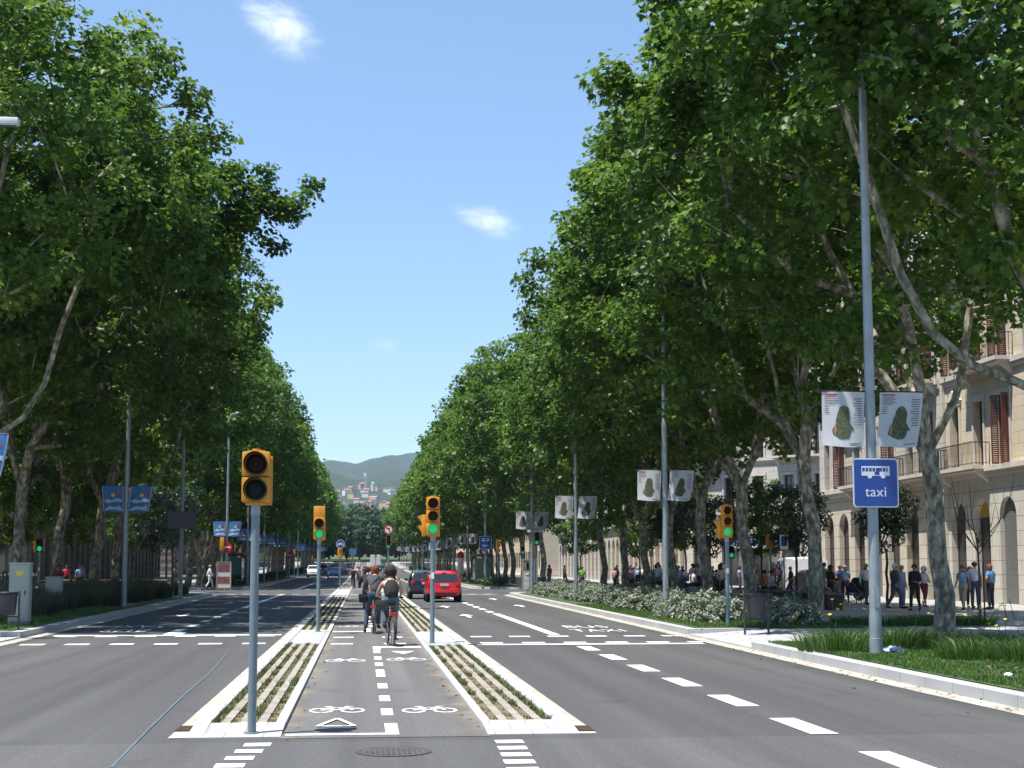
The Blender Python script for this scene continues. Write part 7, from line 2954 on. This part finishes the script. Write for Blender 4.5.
b.build('pocket', mat('backpack_blue', (0.05, 0.10, 0.30), 0.8), t, True)
# ---- standing and walking groups farther along the promenade: each one an own figure
palette = [BLACK, DKBLUE, WHITE_, GREY, (0.6, 0.55, 0.5), RED, (0.30, 0.38, 0.55), (0.5, 0.2, 0.24), (0.08, 0.16, 0.07), WHITE_]
cname = {0: 'black', 1: 'dark blue', 2: 'white', 3: 'grey', 4: 'beige', 5: 'red', 6: 'pale blue', 7: 'dusty pink', 8: 'dark green', 9: 'white'}
pr = random.Random(12)
for i in range(46):
    y = 72 + i * 2.1 + pr.uniform(-0.6, 0.6) if i < 26 else 62 + (i - 26) * 1.5 + pr.uniform(-0.5, 0.5)
    x = pr.uniform(15.2, 23.5) if i < 26 else pr.choice((pr.uniform(15.0, 16.6), pr.uniform(18.2, 22)))
    if abs(x - 17.3) < 0.6 and y < 88:
        x = 18.6
    k = pr.randrange(10)
    person('person with a %s top in the crowd under the trees by the silver shrubs' % cname[k], (x, y, 0.15 if not 92.5 < y < 112 else 0.02), pr.uniform(0, 6.28), pr.choice(('stand', 'walk', 'walk2')), pr.uniform(1.6, 1.82), palette[k],
           pr.choice((BLACK, JEANS, GREY, DKBLUE)), pr.choice((SKIN1, SKIN2, SKIN2)), pr.choice((H_BLACK, H_BROWN, H_BROWN, H_GREY)), pr.choice(('short', 'short', 'long')), 'short', 'long', group='people in the dark crowd, %s tops' % cname[k])
person('person in bright green behind the last trunks before the side street', (15.6, 103.0, 0.02), FA, 'stand', 1.75, (0.12, 0.40, 0.05), JEANS, SKIN2, H_BROWN, 'short', 'short')
for x, y, c, lab in ((-19.5, 99.0, (0.50, 0.03, 0.06), 'person in red behind the wall with the orange-brown top'), (-18.6, 99.4, (0.45, 0.05, 0.10), 'person in pinkish red beside the one in red, blue-banner side'),
                     (-20.4, 100.2, WHITE_, 'person in white left of the one in red, blue-banner side'), (-13.4, 66.2, (0.10, 0.02, 0.03), 'person in dark red deep in the shade behind the low cabinet'),
                     (-14.4, 63.5, BLACK, 'person in black deep in the shade near the green pedestrian signal'), (-24, 76, WHITE_, 'person in white at the picture edge behind the tall cabinet'),
                     (-16, 85, LBLUE, 'person in pale blue low behind the tall grasses')):
    person(lab, (x, y, 0.15), FA + 0.4, 'stand', 1.7, c, BLACK, SKIN2, H_BROWN, 'short', 'short', face=True)
person('person in white trousers and top walking beside the brown poster stand', (-10.9, 106.3, 0.15), -1.3, 'walk', 1.72, (0.66, 0.66, 0.66), (0.62, 0.62, 0.62), SKIN2, H_GREY, 'short', 'long')


# ---- pram
t = thing('pram', 'dark pram with a hood and thin wheels pushed by the woman in black', 'pram', (20.75, 59.85, 0.15), -1.2)
b = MB()
b.bbox(-0.22, 0.22, -0.35, 0.4, 0.5, 0.78, 0.09)
b.build('body', cl((0.012, 0.015, 0.035)), t, True)
b = MB()
prof = [(0.24 * math.cos(a), 0.78 + 0.32 * math.sin(a)) for a in [PI * i / 10 for i in range(11)]]
b.prism([(0.35 * math.cos(PI * i / 12) * 0.7 + 0.12, 0.74 + 0.40 * math.sin(PI * i / 12)) for i in range(13)], -0.23, 0.23, 'X')
b.build('hood', cl((0.012, 0.015, 0.035)), t)
for wy in (-0.35, 0.35):
    for sx in (-1, 1):
        w = MB()
        for k in range(16):
            a0, a1 = 2 * PI * k / 16, 2 * PI * (k + 1) / 16
            w.tube([(sx * 0.25, wy + 0.16 * math.cos(a0), 0.17 + 0.16 * math.sin(a0)), (sx * 0.25, wy + 0.16 * math.cos(a1), 0.17 + 0.16 * math.sin(a1))], 0.014, 5)
        for k in range(4):
            a0 = PI * k / 4
            w.tube([(sx * 0.25, wy + 0.15 * math.cos(a0), 0.17 + 0.15 * math.sin(a0)), (sx * 0.25, wy - 0.15 * math.cos(a0), 0.17 - 0.15 * math.sin(a0))], 0.005, 4)
        w.build('wheel', M_DKG, t)
b = MB()
for sx in (-1, 1):
    b.tube([(sx * 0.24, 0.36, 0.17), (sx * 0.22, -0.42, 0.98)], 0.012, 6)
    b.tube([(sx * 0.24, -0.36, 0.17), (sx * 0.22, 0.36, 0.62)], 0.012, 6)
b.tube([(-0.22, -0.42, 0.98), (0.22, -0.42, 0.98)], 0.014, 6)
b.build('frame', M_CHROME, t)


# ---- bicycles and their riders
def bicycle_proto():
    t = thing('bicycle', 'p', 'bicycle')
    Rw = 0.33
    for wy, in ((-0.52,), (0.54,)):
        w = MB()
        n = 28
        w.lathe([(Rw - 0.035, -0.012), (Rw - 0.02, -0.018), (Rw - 0.012, 0), (Rw - 0.02, 0.018), (Rw - 0.035, 0.012)], n, 'X', (0, wy, Rw))
        for k in range(14):
            a = 2 * PI * k / 14
            w.tube([(0.012 * (-1) ** k, wy, Rw), (0, wy + (Rw - 0.03) * math.cos(a), Rw + (Rw - 0.03) * math.sin(a))], 0.0022, 3)
        w.tube([(-0.05, wy, Rw), (0.05, wy, Rw)], 0.02, 8)
        o = w.build('wheel', M_CHROME, t)
        w = MB()
        prof = [(Rw - 0.02 + 0.018 * math.cos(a), 0.018 * math.sin(a)) for a in [2 * PI * i / 8 for i in range(9)]]
        w.lathe([(r, h) for r, h in prof], n, 'X', (0, wy, Rw))
        w.build('tyre', M_RUB, o, True)
    b = MB()
    bb_, hd0, hd1, st = (0, -0.02, 0.29), (0, 0.40, 0.60), (0, 0.34, 0.90), (0, -0.20, 0.86)
    b.tube([bb_, st], 0.02, 8)
    b.tube([bb_, hd0], 0.024, 8)
    b.tube([(0, -0.12, 0.62), hd0], 0.02, 8)
    b.tube([hd0, hd1], 0.022, 8)
    for sx in (-1, 1):
        b.tube([(sx * 0.05, -0.52, Rw), (sx * 0.03, -0.02, 0.29)], 0.011, 6)
        b.tube([(sx * 0.05, -0.52, Rw), (sx * 0.02, -0.15, 0.70)], 0.009, 6)
        b.tube([(sx * 0.05, 0.54, Rw), (sx * 0.045, 0.42, 0.62), (0, 0.40, 0.64)], 0.011, 6)
    b.build('frame', mat('bicycle_dark', (0.05, 0.03, 0.028), 0.35), t, True)
    b = MB()
    b.tube([(0, 0.34, 0.88), (0, 0.31, 1.03)], 0.014, 8)
    b.tube([(-0.29, 0.30, 1.05), (-0.2, 0.36, 1.06), (0, 0.31, 1.03), (0.2, 0.36, 1.06), (0.29, 0.30, 1.05)], 0.013, 8)
    hb_ = b.build('handlebar', M_CHROME, t, True)
    for sx in (-1, 1):
        g_ = MB()
        g_.tube([(sx * 0.235, 0.335, 1.055), (sx * 0.32, 0.285, 1.048)], 0.019, 8)
        g_.build('grip', M_RUB, hb_)
    b = MB()
    b.tube([(0, -0.34, 0.93), (0, -0.22, 0.94), (0, -0.06, 0.93)], [0.095, 0.085, 0.025], 10)
    b.v = [(x, y, 0.92 + (z - 0.935) * 0.4) for x, y, z in b.v]
    b.tube([(0, -0.205, 0.84), (0, -0.22, 0.91)], 0.014, 8)
    b.build('saddle', M_RUB, t, True)
    b = MB()
    n = 12
    for k in range(n):
        a0, a1 = R(20) + R(150) * k / n, R(20) + R(150) * (k + 1) / n
        rr = Rw + 0.03
        b.quad((-0.035, -0.52 + rr * math.cos(a0), Rw + rr * math.sin(a0)), (0.035, -0.52 + rr * math.cos(a0), Rw + rr * math.sin(a0)), (0.035, -0.52 + rr * math.cos(a1), Rw + rr * math.sin(a1)), (-0.035, -0.52 + rr * math.cos(a1), Rw + rr * math.sin(a1)))
    b.build('mudguard', M_BLK, t)
    b = MB()
    b.tube([(-0.09, -0.02, 0.29), (0.09, -0.02, 0.29)], 0.014, 8)
    b.tube([(0.09, -0.02, 0.29), (0.09, 0.01, 0.13)], 0.011, 6)
    b.tube([(-0.09, -0.02, 0.29), (-0.09, -0.05, 0.45)], 0.011, 6)
    b.lathe([(0.0, 0.055), (0.08, 0.055), (0.08, 0.06), (0, 0.06)], 16, 'X', (0, -0.02, 0.29))
    b.build('crank', M_DKG, t)
    for sx, z, y in ((1, 0.13, 0.01), (-1, 0.45, -0.05)):
        b = MB()
        b.box(sx * 0.14 - 0.045, sx * 0.14 + 0.045, y - 0.035, y + 0.035, z - 0.012, z + 0.012)
        b.build('pedal', M_RUB, t)
    b = MB()
    b.bbox(-0.085, 0.085, -0.60, -0.56, 0.66, 0.74, 0.012)
    b.build('rear_light', M_TAIL, t)
    b = MB()
    b.box(-0.03, 0.03, -0.575, -0.565, 0.52, 0.60)
    b.build('reflector', mat('orange_reflector', (0.6, 0.2, 0.02), 0.4), t)
    return t


B0 = bicycle_proto()
RID = [
    (0.63, 32.75, 0.10, 'woman with dark curly hair in a black tank top and jeans riding away', 'cycle', 1.72, BLACK, (0.075, 0.10, 0.135), SKIN1, (0.018, 0.010, 0.008), 'curly', 'tank', 'bicycle with red rear light ridden by the woman in the black tank top'),
    (0.33, 38.9, -0.05, 'red-haired rider in a grey jacket just ahead of the curly-haired woman', 'cyclestop', 1.76, (0.06, 0.06, 0.07), (0.05, 0.075, 0.12), SKIN1, H_RED, 'long', 'long', 'bicycle under the red-haired rider in grey'),
    (0.18, 48.5, 0.0, 'rider in a black jacket ahead of the red-haired rider', 'cycle', 1.72, BLACK, BLACK, SKIN2, H_BLACK, 'short', 'long', 'bicycle under the rider in the black jacket'),
    (-0.68, 110.4, 0.0, 'rider in a red top with a dark backpack far along the bicycle lane', 'cycle', 1.70, (0.45, 0.05, 0.09), JEANS, SKIN1, H_BLACK, 'short', 'short', 'bicycle under the far rider in red'),
    (0.25, 160.0, 0.0, 'far rider in black beside the one in pale clothes', 'cycle', 1.75, BLACK, BLACK, SKIN2, H_BLACK, 'short', 'short', 'bicycle under the far rider in black'),
    (-0.35, 150.0, PI, 'far rider in a pale top coming towards us', 'cycle', 1.72, (0.6, 0.6, 0.62), JEANS, SKIN2, H_BROWN, 'short', 'short', 'bicycle under the far rider in pale clothes'),
    (-0.55, 172.0, PI, 'far rider in teal in the middle of the bicycle lane', 'cycle', 1.72, (0.06, 0.30, 0.32), JEANS, SKIN2, H_BLACK, 'short', 'short', 'bicycle under the far rider in teal'),
    (-0.4, 225.0, PI, 'tiny rider in white at the far end of the bicycle lane', 'cycle', 1.75, WHITE_, GREY, SKIN2, H_BROWN, 'short', 'short', 'tiny bicycle under the rider in white at the far end'),
    (0.5, 250.0, 0, 'tiny rider in a pink top at the far end of the bicycle lane', 'cycle', 1.75, (0.5, 0.2, 0.28), GREY, SKIN2, H_BROWN, 'short', 'short', 'tiny bicycle under the rider in pink at the far end')]
for i, (x, y, rz, lab, kd, h, top, lg_, sk, hc, st, sl, blab) in enumerate(RID):
    o = B0 if i == 0 else copy_tree(B0)
    if i != 0:
        for ch in o.children:
            if ch.name.startswith('frame'):
                own(ch, (M_DKG, P_DARK, P_NAVY, P_GREY)[i % 4])
    o.location, o.rotation_euler = (x, y, 0.006 + gz(y)), (0, 0, rz)
    tag(o, blab, 'bicycle', 'bicycles on the central lane')
    person(lab, (x, y, 0.006 + gz(y)), rz, kd, h, top, lg_, sk, hc, st, sl)


def shoulder_bag(label, loc, rz, col, strap):
    t = thing('shoulder_bag', label, 'bag', loc, rz, 'shoulder bags')
    b = MB()
    b.bbox(-0.11, 0.11, -0.045, 0.045, -0.15, 0.08, 0.035)
    b.build('bag', cl(col), t, True)
    b = MB()
    b.bbox(-0.112, 0.112, -0.056, -0.04, -0.04, 0.082, 0.007)
    b.build('flap', cl(col), t, True)
    b = MB()
    pts = [Vector(p) for p in strap]
    b.tube(pts, 0.012, 6)
    b.build('strap', cl(BLACK), t)


shoulder_bag('dark grey shoulder bag hanging on the hip of the curly-haired woman', (0.40, 32.42, 0.93), 0.1, (0.05, 0.05, 0.045), [(0.12, 0.0, 0.14), (0.27, -0.03, 0.35), (0.44, 0.05, 0.56), (0.40, 0.22, 0.58)])
shoulder_bag('black bag carried at the side of the red-haired rider', (0.02, 38.7, 0.95), -0.1, BLACK, [(0.12, 0.0, 0.14), (0.25, -0.03, 0.35), (0.42, 0.05, 0.55), (0.38, 0.2, 0.57)])
t = thing('backpack', 'dark backpack on the back of the far rider in red', 'backpack', (-0.68, 110.15, 1.24))
b = MB()
b.bbox(-0.17, 0.17, -0.16, 0.0, -0.22, 0.22, 0.06)
b.build('bag', cl(BLACK), t, True)
